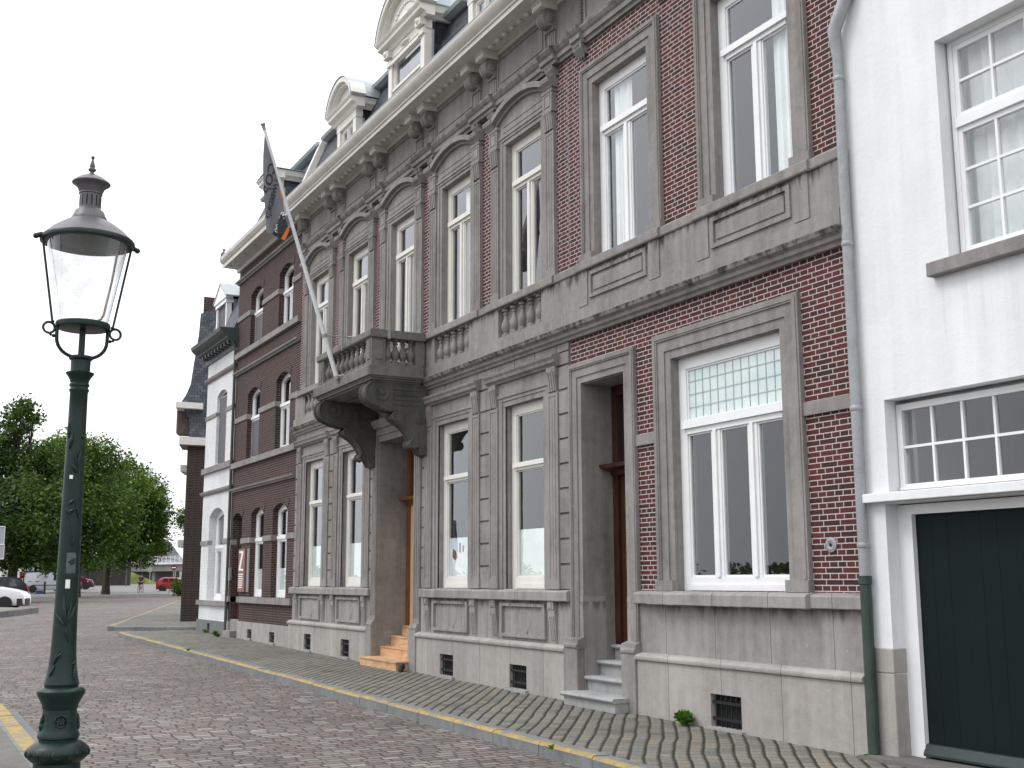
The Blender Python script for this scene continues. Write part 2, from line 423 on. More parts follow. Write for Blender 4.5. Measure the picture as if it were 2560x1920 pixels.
M = {}
M['stone'] = stone('grey stone', (0.138, 0.128, 0.120), (0.28, 0.263, 0.251), 0.5)
M['stone_block'] = stone('grey block stone', (0.142, 0.131, 0.122), (0.28, 0.262, 0.248), 0.4, joint=(0.62, 0.34, 0.1))
M['stone_band'] = stone('band stone', (0.14, 0.132, 0.125), (0.275, 0.26, 0.249), 0.6, stains=((5.76, 0.45, 0.95), (5.05, 0.22, 0.9)), black=0.25)
M['stone_frieze'] = stone('frieze stone', (0.13, 0.126, 0.118), (0.25, 0.242, 0.23), 0.5, stains=((9.04, 0.16, 0.9), (9.30, 0.3, 0.7)), black=0.5)
M['stone_dado'] = stone('dado stone', (0.165, 0.157, 0.150), (0.30, 0.287, 0.277), 0.8, stains=((1.33, 0.34, 0.6),), joint=(0.92, 0, 0.45))
M['plinth'] = stone('plinth stone', (0.235, 0.221, 0.207), (0.375, 0.354, 0.334), 0.5, joint=(0.97, 0, 0.25))
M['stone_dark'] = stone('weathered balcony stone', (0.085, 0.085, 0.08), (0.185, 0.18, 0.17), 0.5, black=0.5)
M['blue_stone'] = stone('blue stone', (0.20, 0.205, 0.21), (0.36, 0.36, 0.36), 0.3)
M['brick'] = brick('red brick', [(0.048, 0.017, 0.019), (0.082, 0.022, 0.023), (0.105, 0.025, 0.025), (0.070, 0.020, 0.022), (0.042, 0.018, 0.021)], (0.46, 0.43, 0.405), mw=0.0102)
M['brick_dark'] = brick('dark brick', [(0.022, 0.0125, 0.012), (0.042, 0.018, 0.0165), (0.056, 0.023, 0.021), (0.032, 0.015, 0.014)], (0.175, 0.14, 0.125), mw=0.009, soot=0.5)
M['brick_black'] = brick('brown black brick', [(0.022, 0.014, 0.013), (0.045, 0.024, 0.02), (0.032, 0.019, 0.017)], (0.10, 0.085, 0.078), mw=0.012, soot=0.2)
M['brick_white'] = brick('white painted brick', [(0.66, 0.68, 0.685), (0.72, 0.735, 0.74), (0.69, 0.71, 0.72)], (0.58, 0.59, 0.60), mw=0.010, bumpd=0.01)
def weathered_render():
    g = G('white render'); x, y, z = g.xyz()
    a = g.noise(0.9, 5, 0.6); s = g.noise(1.0, 4, 0.6, stretch=(5, 5, 0.35)); f = g.noise(60, 3)
    c = g.mix(g.sstep(g.ma('ADD', g.ma('MULTIPLY', a, 0.55), g.ma('MULTIPLY', s, 0.45)), 0.36, 0.62), (0.66, 0.68, 0.69), (0.75, 0.77, 0.785))
    d = g.ma('SUBTRACT', 4.29, z); k = g.ma('MULTIPLY', g.sstep(d, 0.0, 0.03), g.sstep(d, 0.35, 0.9, 1.0, 0.0)); k = g.ma('MULTIPLY', k, g.ma('MULTIPLY', g.sstep(g.noise(1.0, 3, 0.6, stretch=(12, 12, 0.3)), 0.5, 0.75), g.sstep(x, 1.0, 1.08)))
    c = g.mix(g.ma('MULTIPLY', k, 0.35), c, (0.42, 0.42, 0.40))
    k = g.ma('MULTIPLY', g.sstep(z, 1.0, 1.7, 1.0, 0.0), g.sstep(g.noise(5, 4, 0.7), 0.45, 0.7)); c = g.mix(g.ma('MULTIPLY', k, 0.25), c, (0.50, 0.49, 0.45))
    return g.bsdf(c, 0.85, 0, g.bump(g.ma('ADD', g.noise(14, 4), g.ma('MULTIPLY', f, 0.5)), 0.3, 0.012), 0.3)
M['render_white'] = weathered_render()
M['render_plain'] = plain('white render', (0.73, 0.755, 0.775), 0.85, var=0.025, scale=1.4, bump=0.35)
M['cream'] = plain('cream paint', (0.66, 0.645, 0.60), 0.45, var=0.05, scale=3)
M['gutter_paint'] = plain('off white cornice paint', (0.60, 0.585, 0.545), 0.4, var=0.09, scale=2.5)
M['white'] = plain('white window paint', (0.74, 0.75, 0.76), 0.35, var=0.03, scale=3)
M['slate'] = slate('slate', (0.022, 0.025, 0.031), (0.050, 0.055, 0.066))
M['slate_old'] = slate('grey slate', (0.055, 0.064, 0.078), (0.105, 0.113, 0.128), 0.11, 0.2)
M['stone_soot_shade'] = stone('sooty shaded console stone', (0.035, 0.036, 0.034), (0.105, 0.102, 0.096), 0.5, black=0.7)  # soot stain, with shade under the balcony also put into the colour
M['zinc'] = plain('zinc', (0.36, 0.40, 0.42), 0.45, 0.3, var=0.12, scale=2)
M['pipe'] = plain('grey pipe', (0.30, 0.31, 0.33), 0.45, 0.2, var=0.12, scale=5)
M['glass'] = glass('window glass')
M['lamp_glass'] = glass('lantern glass', (0.96, 0.97, 0.97), 0.05, haze=0.3)
M['room'] = plain('room walls', (0.20, 0.20, 0.18), 0.9, var=0.2, scale=0.8)
M['curtain'] = plain('net curtain', (0.78, 0.80, 0.81), 0.9, var=0.05, scale=3)
M['film'] = plain('frosted film', (0.84, 0.93, 0.87), 0.5, var=0.08, scale=2)
M['screen'] = plain('grey screen', (0.075, 0.075, 0.085), 0.6, var=0.1, scale=4)
M['lead'] = lead('leaded glass'); M['came'] = plain('lead came', (0.40, 0.43, 0.44), 0.5, 0.4)
M['wood_dark'] = plain('dark brown wood', (0.045, 0.015, 0.008), 0.4, var=0.3, scale=5)
M['wood_brown'] = plain('brown wood', (0.16, 0.055, 0.018), 0.45, var=0.25, scale=5)
def plywood():
    g = G('plywood'); n = g.noise(1.0, 6, 0.65, stretch=(1.5, 1.5, 14), dist=1.2); n2 = g.noise(5, 3)
    c = g.ramp(n, [(0.25, (0.33, 0.17, 0.085)), (0.5, (0.55, 0.33, 0.185)), (0.75, (0.64, 0.43, 0.27))])
    c = g.mix(1.0, c, g.ramp(n2, [(0.3, (0.8, 0.78, 0.75)), (0.7, (1.1, 1.1, 1.1))]), 'MULTIPLY')
    return g.bsdf(c, 0.7)
M['plywood'] = plywood()
M['board'] = plain('pale board', (0.52, 0.36, 0.20), 0.6, var=0.1)
M['iron'] = plain('black iron', (0.012, 0.014, 0.015), 0.5, 0.3, var=0.2)
M['black'] = plain('cellar dark', (0.008, 0.008, 0.008), 0.9)  # flat black that stands in for the shade inside openings
M['lamp_green'] = plain('dark green cast iron paint', (0.0075, 0.021, 0.0175), 0.38, 0.0, var=0.25, scale=9, bump=0.12, spec=0.28)
M['lamp_hood'] = plain('weathered grey hood', (0.085, 0.08, 0.085), 0.42, 0.0, var=0.2, scale=9, spec=0.5)
M['hood_in'] = plain('hood lining', (0.25, 0.24, 0.22), 0.6)
M['copper'] = plain('copper tube', (0.30, 0.17, 0.13), 0.5, 0.2)
M['paper'] = plain('paper', (0.74, 0.75, 0.70), 0.8)
M['road'] = setts('road setts', [(0.105, 0.089, 0.085), (0.165, 0.132, 0.126), (0.195, 0.158, 0.147), (0.135, 0.121, 0.120), (0.265, 0.25, 0.238), (0.17, 0.125, 0.118), (0.15, 0.135, 0.130), (0.22, 0.19, 0.175)], (0.026, 0.022, 0.020), 0.13, 0.21, 0.018, mossamt=0.25, cross=1.3)
M['paving'] = setts('pavement setts', [(0.115, 0.113, 0.10), (0.165, 0.16, 0.145), (0.205, 0.19, 0.162), (0.145, 0.15, 0.146), (0.225, 0.195, 0.155), (0.18, 0.175, 0.165)], (0.020, 0.018, 0.013), 0.140, 0.20, 0.022, along='diagonal', mossamt=0.5, moss=(0.035, 0.042, 0.014), cross=3.0, patch=0.22)
M['asphalt'] = plain('grey asphalt', (0.14, 0.14, 0.137), 0.9, var=0.12, scale=2, bump=0.2)
M['concrete'] = stone('concrete flags', (0.10, 0.096, 0.09), (0.165, 0.158, 0.148), 0.2)
M['kerb'] = stone('kerb stone', (0.11, 0.117, 0.122), (0.215, 0.222, 0.225), 0.3)
def worn(name, col, under):
    g = G(name); n = g.noise(9, 5, 0.7); n2 = g.noise(2.2, 3)
    k = g.sstep(g.ma('ADD', g.ma('MULTIPLY', n, 0.7), g.ma('MULTIPLY', n2, 0.4)), 0.44, 0.66)
    c = g.mix(k, g.mix(g.noise(4, 3), tuple(x * 0.75 for x in col), tuple(x * 1.15 for x in col)), under)
    return g.bsdf(c, 0.8)
M['yellow'] = worn('worn yellow paint', (0.40, 0.27, 0.055), (0.19, 0.175, 0.14))
M['trim_dark'] = plain('dark green cornice', (0.045, 0.055, 0.055), 0.5, var=0.15)
M['board_white'] = plain('white fascia board', (0.66, 0.645, 0.62), 0.5, var=0.05)
M['soffit_brown'] = plain('brown boarding', (0.15, 0.12, 0.10), 0.7, var=0.2)
M['grey_base'] = plain('grey painted base', (0.13, 0.135, 0.14), 0.7, var=0.1)
M['door_green'] = plain('black green door paint', (0.0055, 0.0115, 0.0115), 0.5, var=0.12, scale=2, spec=0.12)
M['door_green2'] = plain('green weather board', (0.013, 0.024, 0.023), 0.5, var=0.15)
M['cast_green'] = plain('green cast pipe', (0.026, 0.046, 0.036), 0.5, var=0.25, scale=6)
M['rubber'] = plain('rubber', (0.012, 0.012, 0.012), 0.8)
M['alloy'] = plain('wheel metal', (0.42, 0.43, 0.44), 0.4, 0.5)
M['car_glass'] = plain('car glass', (0.025, 0.033, 0.036), 0.06, spec=0.8, var=0.02)
M['black_plastic'] = plain('black plastic', (0.014, 0.014, 0.016), 0.6)
M['lamp_red'] = plain('tail lamp red', (0.42, 0.02, 0.03), 0.2); M['lamp_clear'] = plain('headlamp', (0.72, 0.74, 0.75), 0.1, spec=0.8)
def paint(name, c): return plain(name, c, 0.25, 0.0, var=0.02, spec=0.6)
M['p_white'] = paint('white car paint', (0.74, 0.75, 0.78)); M['p_dark'] = plain('dark blue grey paint', (0.013, 0.014, 0.02), 0.35, var=0.02, spec=0.35); M['p_silver'] = paint('silver grey van paint', (0.46, 0.47, 0.49))
M['p_red'] = paint('red paint', (0.34, 0.018, 0.035)); M['p_wine'] = paint('wine red paint', (0.10, 0.012, 0.028))
M['leaf_a'] = leaf_mat('dark leaves', (0.020, 0.042, 0.009), (0.040, 0.085, 0.015), (0.085, 0.145, 0.026))
M['leaf_b'] = leaf_mat('mid green leaves', (0.028, 0.060, 0.010), (0.058, 0.120, 0.018), (0.125, 0.195, 0.032))
M['leaf_weed'] = leaf_mat('weed leaves', (0.05, 0.12, 0.02), (0.08, 0.20, 0.03), (0.14, 0.28, 0.05))
M['bark'] = plain('bark', (0.035, 0.03, 0.025), 0.95, var=0.3, scale=4, bump=0.5)
M['grass'] = plain('mown grass', (0.11, 0.125, 0.028), 0.95, var=0.35, scale=0.7)
M['metal_grey'] = plain('galvanised steel', (0.30, 0.31, 0.32), 0.5, 0.4)
M['white_rail'] = plain('white railing', (0.62, 0.63, 0.64), 0.5)
# ---------------------------------------------------------------- window and stone-dressing builders
def window(house, x0, x1, z0, z1, y, mat, fw=0.13, transom=None, th=0.12, mull=(), mw=0.13, bot=0.10, depth=0.08, arch=0.0, name='window',
           upper_mat=None, film=None, curtain=None, lower_mull=True, low_inset=0.0, dark=None):
    """a window: frame mesh, its panes and what hangs behind them"""
    f = MB(); gy = y + 0.035
    zt = z1 + arch
    f.box(x0, x0 + fw, y, y + depth, z0, z1); f.box(x1 - fw, x1, y, y + depth, z0, z1)
    f.box(x0 + fw, x1 - fw, y, y + depth, z0, z0 + bot)
    f.box(x0 + fw - 0.01, x1 - fw + 0.01, y - 0.02, y - 0.001, z0 + 0.005, z0 + bot * 0.45)
    if arch:
        inn = arc(x0, x1, z1 - fw * 0.9, arch, 8); out = arc(x0, x1, z1, arch, 8)
        for i in range(8): f.pxz([inn[i], inn[i + 1], out[i + 1], out[i]], y + 0.001, y + depth - 0.001)
    else:
        f.box(x0 + fw, x1 - fw, y, y + depth, z1 - fw, z1)
    xa, xb = x0 + fw, x1 - fw; zb, ztop = z0 + bot, z1 - (0 if arch else fw)
    panes = []
    if transom:
        f.box(xa, xb, y - 0.012, y + depth, transom - th / 2, transom + th / 2)
        f.box(xa - 0.05, xb + 0.05, y - 0.045, y - 0.013, transom - th * 0.10, transom + th / 2)
        lo, hi = (zb, transom - th / 2), (transom + th / 2, ztop)
    else: lo, hi = (zb, ztop), None
    cuts = [xa]
    for mxx in mull:
        f.box(mxx - mw / 2, mxx + mw / 2, y + 0.004, y + depth, lo[0], lo[1])
        f.box(mxx - mw * 0.18, mxx + mw * 0.18, y - 0.018, y + 0.003, lo[0], lo[1])
        cuts += [mxx - mw / 2, mxx + mw / 2]
    cuts.append(xb)
    for i in range(0, len(cuts), 2): panes.append((cuts[i], cuts[i + 1], *lo))
    # inner sash lips
    lip = 0.022
    for (a, b, c, d) in panes + ([(xa, xb, *hi)] if hi else []):
        f.box(a, a + lip, y + 0.018, y + 0.05, c, d); f.box(b - lip, b, y + 0.018, y + 0.05, c, d)
        f.box(a + lip, b - lip, y + 0.018, y + 0.05, c, c + lip)
        if not (arch and hi and d == hi[1]): f.box(a + lip, b - lip, y + 0.018, y + 0.05, d - lip, d)
    o = f.build(name, mat, house)
    g = MB()
    for (a, b, c, d) in panes: g.quad((a, gy, c), (b, gy, c), (b, gy, d), (a, gy, d))
    gp = g.build('pane', dark or M['glass'], o, normals=False)
    if hi:
        g2 = MB(); a, b, c, d = xa, xb, *hi
        if arch:
            pts = [(a, c), (b, c)] + arc(xa, xb, z1 - fw * 0.9, arch * 0.93, 8)[::-1]
            g2.add([(p[0], gy, p[1]) for p in pts], [tuple(range(len(pts)))])
        else: g2.quad((a, gy, c), (b, gy, c), (b, gy, d), (a, gy, d))
        g2.build('pane', upper_mat or M['glass'], o, normals=False)
    if film:
        k = MB(); k.quad((xa, gy + 0.02, zb), (xb, gy + 0.02, zb), (xb, gy + 0.02, film), (xa, gy + 0.02, film)); k.build('window_film', M['film'], o, normals=False)
    if curtain:
        for (a, b, c, d) in curtain:
            k = MB(); n = max(6, int((b - a) / 0.025)); vs = []; fs = []
            for i in range(n + 1):
                t = i / n; yy = y + 0.115 + 0.022 * math.sin(t * (b - a) * 42 + a * 5) + 0.012 * math.sin(t * 61)
                vs += [(a + (b - a) * t, yy, c), (a + (b - a) * t, yy + 0.01 * math.sin(t * 9), d)]
            for i in range(n): fs.append((2 * i, 2 * i + 2, 2 * i + 3, 2 * i + 1))
            k.add(vs, fs); k.build('curtain', M['curtain'], o, smooth=True, normals=False)
    return o

def frame3(mb, x0, x1, z0, z1, w, ys=(-0.055, -0.036, -0.018), fr=(0.28, 0.68, 1.0), back=0.02, base=True):
    """three-step architrave round an opening (outer box x0..x1, z0..z1, width w)"""
    a = 0.0
    for y, k in zip(ys, fr):
        b = w * k
        mb.box(x0 + a, x0 + b, y, back, z0, z1 - a); mb.box(x1 - b, x1 - a, y, back, z0, z1 - a)
        mb.box(x0 + b, x1 - b, y, back, z1 - b, z1 - a)
        a = b
    # small bead
    y = ys[0] - 0.010; b = w * fr[0]
    mb.box(x0 + b * 0.3, x0 + b * 0.75, y, ys[0] - 0.0005, z0 + 0.13, z1 - b * 0.75); mb.box(x1 - b * 0.75, x1 - b * 0.3, y, ys[0] - 0.0005, z0 + 0.13, z1 - b * 0.75)
    mb.box(x0 + b * 0.3, x1 - b * 0.3, y, ys[0] - 0.0005, z1 - b * 0.75, z1 - b * 0.3)
    if base:
        mb.box(x0 - 0.012, x0 + w + 0.006, ys[0] - 0.022, back - 0.004, z0 - 0.001, z0 + 0.12); mb.box(x1 - w - 0.006, x1 + 0.012, ys[0] - 0.022, back - 0.004, z0 - 0.001, z0 + 0.12)

def lining(mb, x0, x1, z0, z1, t=0.075):
    """stone jambs and soffit inside an opening"""
    mb.box(x0 - t, x0, 0.021, 0.33, z0, z1); mb.box(x1, x1 + t, 0.021, 0.33, z0, z1); mb.box(x0 - t, x1 + t, 0.021, 0.33, z1, z1 + t)

def console(mb, xc, z0, z1, w=0.2, y0=-0.045, y1=-0.095):
    """small fluted console block on a pilaster head"""
    h = z1 - z0
    pr = [(0.0, z0), (y0 - 0.01, z0), (y0 - 0.02, z0 + h * 0.35), (y1 + 0.015, z0 + h * 0.8), (y1, z1), (0.0, z1)]
    mb.pyz(pr, xc - w / 2, xc + w / 2)
    for k in (-0.28, 0, 0.28):
        pr2 = [(p[0] - 0.012, p[1]) if p[0] < 0 else (0.0, p[1]) for p in pr]
        mb.pyz(pr2, xc + k * w - w * 0.09, xc + k * w + w * 0.09)

def pilaster(mb, xc, z0, z1, w=0.28, y=-0.045):
    mb.box(xc - w / 2, xc + w / 2, y, 0.02, z0, z1)
    mb.box(xc - w / 2 - 0.012, xc + w / 2 + 0.012, y - 0.014, 0.02, z0, z0 + 0.15)
    e = 0.04
    mb.box(xc - w / 2, xc - w / 2 + e, y - 0.009, y + 0.001, z0 + 0.16, z1 - 0.02); mb.box(xc + w / 2 - e, xc + w / 2, y - 0.009, y + 0.001, z0 + 0.16, z1 - 0.02)
    mb.box(xc - w / 2 + e, xc + w / 2 - e, y - 0.009, y + 0.001, z1 - 0.06, z1 - 0.02)
    for k in (-0.13, 0.13):
        mb.box(xc + k * w - 0.018, xc + k * w + 0.018, y - 0.006, y + 0.001, z0 + 0.2, z1 - 0.1)

BALPROF = [(0.075, 0.0), (0.075, 0.035), (0.05, 0.045), (0.045, 0.06), (0.068, 0.10), (0.085, 0.15), (0.078, 0.20), (0.05, 0.26), (0.034, 0.31), (0.034, 0.335),
           (0.05, 0.345), (0.05, 0.365), (0.036, 0.375), (0.036, 0.39), (0.072, 0.395), (0.072, 0.43)]
def baluster(parent, x, y, z, proto=[None], mat=None, h=0.43):
    if proto[0] is None:
        b = MB(); b.lathe([(r * 0.92, zz) for r, zz in BALPROF], n=14)
        o = b.build('baluster', mat or M['stone'], parent, smooth=True, local=True); proto[0] = o
    else:
        o = proto[0].copy(); COL.objects.link(o); o.parent = parent
    o.location = Vector((x, y, z)) - (Vector((0, 0, 0)) if WO[parent] == Vector((0, 0, 0)) else WO[parent])
    WO[o] = Vector((0, 0, 0))
    return o

def corbel_pair_strip(house, xs):
    """frieze: pilaster strip, scroll corbel and white cap for each x in xs"""
    for xc in xs:
        b = MB()
        b.box(xc - 0.105, xc + 0.105, -0.06, 0.02, 9.30, 9.66)
        for k in (-0.05, 0.0, 0.05): b.box(xc + k - 0.014, xc + k + 0.014, -0.074, -0.058, 9.33, 9.60)
        b.box(xc - 0.12, xc + 0.12, -0.10, 0.02, 9.60, 9.655)
        # scroll
        n = 14; cy, cz, r = -0.12, 9.77, 0.125
        pr = [(0.02, 9.655), (0.02, 9.90), (-0.20, 9.90)]
        for i in range(n + 1):
            t = R(60) + (R(250) - R(60)) * i / n
            pr.append((cy - 0.02 + r * math.cos(t) * 0.95, cz + r * math.sin(t)))
        b.pyz(pr, xc - 0.105, xc + 0.105)
        for k in (-0.06, 0.0, 0.06):
            b.lathe([(r * 1.03, -0.02), (r * 1.09, 0.0), (r * 1.03, 0.02)], n=18, ox=(0, 1, 0), oy=(0, 0, 1), oz=(1, 0, 0), c=(xc + k, cy - 0.02, cz))
        b.lathe([(0.055, -0.125), (0.065, -0.118), (0.065, 0.118), (0.055, 0.125)], n=14, ox=(0, 1, 0), oy=(0, 0, 1), oz=(1, 0, 0), c=(xc, cy - 0.02, cz))
        o = b.build('corbel', M['stone'], house, smooth=True)
        c = MB(); c.box(xc - 0.135, xc + 0.135, -0.31, 0.015, 9.905, 10.028); c.box(xc - 0.15, xc + 0.15, -0.325, 0.01, 9.985, 10.029)
        c.box(xc - 0.09, xc + 0.09, -0.318, -0.309, 9.925, 9.965)
        c.build('corbel_cap', M['cream'], o)

def architrave(house, x0, x1, breaks, mat):
    b = MB()
    pr = [(0.02, 9.04), (-0.05, 9.04), (-0.055, 9.09), (-0.09, 9.10), (-0.095, 9.17), (-0.12, 9.19), (-0.15, 9.235), (-0.155, 9.27), (-0.06, 9.305), (0.02, 9.305)]
    edges = [x0]
    for c, hw in breaks: edges += [c - hw, c + hw]
    edges.append(x1)
    for i in range(len(edges) - 1):
        d = -0.065 if i % 2 else 0.0
        p = [(y + d if y < 0 else y, z + (0.002 if i % 2 else 0)) for y, z in pr]
        b.pyz(p, edges[i], edges[i + 1])
    for c, hw in breaks:      # guttae blocks
        for s in (-1, 1):
            if hw < 0.3 and s == 1: continue
            xc = c + s * (0.285 if hw > 0.3 else 0)
            if hw < 0.3: xc = c
            b.pyz([(0.02, 8.90), (-0.05, 8.90), (-0.11, 8.98), (-0.12, 9.039), (0.02, 9.039)], xc - 0.11, xc + 0.11)
            for k in (-0.06, 0, 0.06): b.lathe([(0.012, 8.85), (0.024, 8.90)], n=8, c=(xc + k, -0.035, 0))
    return b.build('architrave', mat, house)

def cornice(house, x0, x1, rosettes):
    """white timber cornice with box gutter"""
    b = MB()
    pr = [(0.01, 10.03), (-0.47, 10.03), (-0.475, 10.015), (-0.515, 10.015), (-0.52, 10.085), (-0.545, 10.09), (-0.55, 10.115),
          (-0.565, 10.125), (-0.60, 10.15), (-0.635, 10.19), (-0.655, 10.225), (-0.665, 10.255), (-0.665, 10.275), (-0.63, 10.285), (-0.10, 10.285), (0.01, 10.285)]
    b.pyz(pr, x0, x1)
    b.box(x0, x1, -0.06, 0.012, 9.965, 10.029)
    for (a, c) in rosettes:
        n = 6
        for i in range(n):
            xx = a + (c - a) * (i + 0.5) / n
            b.ball((xx, -0.255, 10.025), 0.060, 10, 1, 1, 0.8); 
    o = b.build('cornice', M['gutter_paint'], house, smooth=True)
    return o

def gutter_edge(house, x0, x1):
    b = MB(); b.box(x0, x1, -0.672, -0.640, 10.277, 10.292); b.build('gutter_lip', M['zinc'], house)

def dormer(house, cx, hw, y, zc, rise, big, mats, ornate=False, yroof=lambda z: 0.075 + (z - 10.96) * 0.394, z0=10.2, flat=False):
    """white timber dormer with segmental pediment and slated cheeks"""
    white = M['cream']
    b = MB()
    # front frame: two posts, entablature
    b.box(cx - hw, cx - hw + 0.17, y - 0.03, y + 0.12, z0, zc - 0.30); b.box(cx + hw - 0.17, cx + hw, y - 0.03, y + 0.12, z0, zc - 0.30)
    b.box(cx - hw, cx - hw + 0.17, y - 0.06, y + 0.1, z0, z0 + 0.42); b.box(cx + hw - 0.17, cx + hw, y - 0.06, y + 0.1, z0, z0 + 0.42)
    b.box(cx - hw - 0.02, cx + hw + 0.02, y - 0.04, y + 0.12, zc - 0.30, zc - 0.12)
    if big:
        for s in (-1, 1):
            xx = cx + s * (hw - 0.085)
            b.box(xx - 0.10, xx + 0.10, y - 0.075, y, zc - 0.42, zc - 0.31); b.box(xx - 0.12, xx + 0.12, y - 0.14, y, zc - 0.26, zc - 0.125)
            b.ball((xx, y - 0.12, zc - 0.17), 0.07, 10)
        b.box(cx - hw + 0.2, cx + hw - 0.2, y - 0.075, y - 0.03, zc - 0.44, zc - 0.37)
        b.ball((cx, y - 0.05, zc - 0.22), 0.09, 10, 2.2, 0.6, 0.5)
    pr = [(y + 0.1, zc - 0.12), (y - 0.06, zc - 0.12), (y - 0.10, zc - 0.06), (y - 0.20, zc - 0.03), (y - 0.21, zc + 0.03), (y - 0.25, zc + 0.06), (y - 0.26, zc + 0.085), (y + 0.1, zc + 0.09)]
    b.pyz(pr, cx - hw - 0.19, cx + hw + 0.19)
    # return of the cornice along the cheeks
    depth = yroof(zc) + 0.35
    for s in (-1, 1):
        xa = cx + s * hw; pts = []
        for d, z in ((0.0, zc - 0.119), (0.05, zc - 0.119), (0.09, zc - 0.06), (0.16, zc - 0.03), (0.17, zc + 0.03), (0.2, zc + 0.085), (0.0, zc + 0.088)):
            pts.append((xa + s * d, z))
        b.pxz(pts, y + 0.101, depth)
    # segmental pediment
    a0, a1 = cx - hw - 0.24, cx + hw + 0.24
    if flat: rise = 0.03
    if not flat: ring(b, a0 + 0.06, a1 - 0.06, zc + 0.09, rise, 0.10, y - 0.24, y + 0.1, 18)
    if not flat: ring(b, a0 + 0.10, a1 - 0.10, zc + 0.09, rise - 0.06, 0.075, y - 0.17, y + 0.09, 18)
    pts = [(a0 + 0.12, zc + 0.091)] + arc(a0 + 0.12, a1 - 0.12, zc + 0.092, max(0.01, rise - 0.05), 18) + [(a1 - 0.12, zc + 0.091)]
    if not flat: b.pxz(pts, y - 0.05, y + 0.08)
    if ornate:
        for i in range(13):
            t = -0.75 + 1.5 * i / 12; h = rise * 0.62 * (1 - (t / 0.95) ** 2)
            b.ball((cx + t * hw, y - 0.06, zc + 0.10 + h), 0.05, 8, 1, 0.6, 1); b.ball((cx + t * hw * 0.8, y - 0.055, zc + 0.10 + h * 0.6), 0.035, 8, 1, 0.6, 1)
        b.ball((cx, y - 0.07, zc + 0.25), 0.16, 12, 1.6, 0.5, 0.8)
    d = b.build('dormer', white, house, smooth=True)
    # slated cheeks + roof
    c = MB()
    for s in (-1, 1):
        c = MB(); xa = cx + s * (hw - 0.04); xb = cx + s * (hw - 0.10)
        poly = [(y + 0.10, z0), (y + 0.10, zc - 0.121), (yroof(zc) + 0.2, zc - 0.121), (yroof(z0) + 0.2, z0)]
        c.pyz(poly, min(xa, xb), max(xa, xb)); c.build('dormer_cheek', mats, d)
    r_ = MB(); outer = arc(a0 + 0.0, a1 - 0.0, zc + 0.095, rise + (0.11 if not flat else 0.02), 18)
    for i in range(18):
        p, q = outer[i], outer[i + 1]
        r_.pxz([p, q, (q[0], q[1] + 0.015), (p[0], p[1] + 0.015)], y - 0.26, depth + 0.3)
    r_.build('dormer_roof', M['zinc'], d)
    # post side boards
    s_ = MB()
    for s in (-1, 1):
        xa = cx + s * (hw - 0.0)
        s_.box(min(xa, xa - s * 0.02) , max(xa, xa - s * 0.02) + 0.0, y + 0.121, y + 0.17, z0, zc - 0.30)
    s_.build('corner_board', M['zinc'], d)
    # window
    wz0 = z0 + 0.1; tr = (zc - 0.98) if big else None
    window(d, cx - hw + 0.171, cx + hw - 0.171, wz0, zc - 0.301, y + 0.02, white, fw=0.075, transom=tr, th=0.09, mull=(cx,), mw=0.10, bot=0.62 if not big else 0.5, depth=0.07)
    k = MB(); k.box(cx - hw + 0.18, cx + hw - 0.18, y + 0.35, y + 0.37, z0, zc - 0.2); k.build('blind', M['curtain'], d)
    return d

def cellar_vent(house, x0, x1, z0, z1, yf, bars=6):
    """barred cellar opening: sill stone, black plate painted as the shade inside and iron grille"""
    b = MB(); n = bars
    yb = yf + 0.045
    for i in range(n):
        xx = x0 + (x1 - x0) * (i + 0.5) / n
        b.tube([(xx, yb, z0 - 0.02), (xx, yb, z1 + 0.02)], 0.009, 6); b.ball((xx, yb, z1 - 0.05), 0.018, 6)
    for zz in (z0 + (z1 - z0) * 0.25, z0 + (z1 - z0) * 0.75):
        b.box(x0 - 0.03, x1 + 0.03, yb - 0.022, yb - 0.006, zz - 0.016, zz + 0.016)
    o = b.build('cellar_grille', M['iron'], house)
    k = MB(); k.box(x0 - 0.04, x1 + 0.04, yf + 0.088, yf + 0.096, z0 - 0.04, z1 + 0.04); k.build('cellar_shade_plate', M['black'], o)  # black plate behind the bars paints the dark of the cellar
    k = MB(); k.box(x0 - 0.06, x1 + 0.06, yf - 0.055, yf + 0.28, z0 - 0.045, z0 - 0.002); k.build('grille_sill', M['blue_stone'], o)
    return o

def roof_slope(mb, x0, x1, y0, z0, y1, z1, th=0.08):
    mb.pyz([(y0, z0), (y1, z1), (y1 + th, z1), (y0 + th, z0)], x0, x1)
# ================================================================ grey stone town house
S = thing('town_house', 'grey stone fronted town house with a balcony, five arched upper windows and white dormers', 'town house', (-11.4, 0, gz(-11.4)))
SX0, SX1 = -17.45, -5.31
UP = [-16.10, -13.72, -11.37, -9.02, -6.64]          # upper window axes
GW = [-16.20, -13.82, -9.10, -6.65]                  # ground floor window axes
VENT = [(-16.36, -15.90), (-14.05, -13.58), (-9.36, -8.86), (-6.96, -6.45)]
D1 = (-12.36, -10.64, 4.20)
# brick upper wall
b = MB(); wall_holes(b, SX0, SX1, 5.76, 10.3, [(c - 0.62, c + 0.62, 5.87 if i != 2 else 5.25, 8.45) for i, c in enumerate(UP)], 0.0, 0.33)
b.build('upper_wall', M['brick'], S)
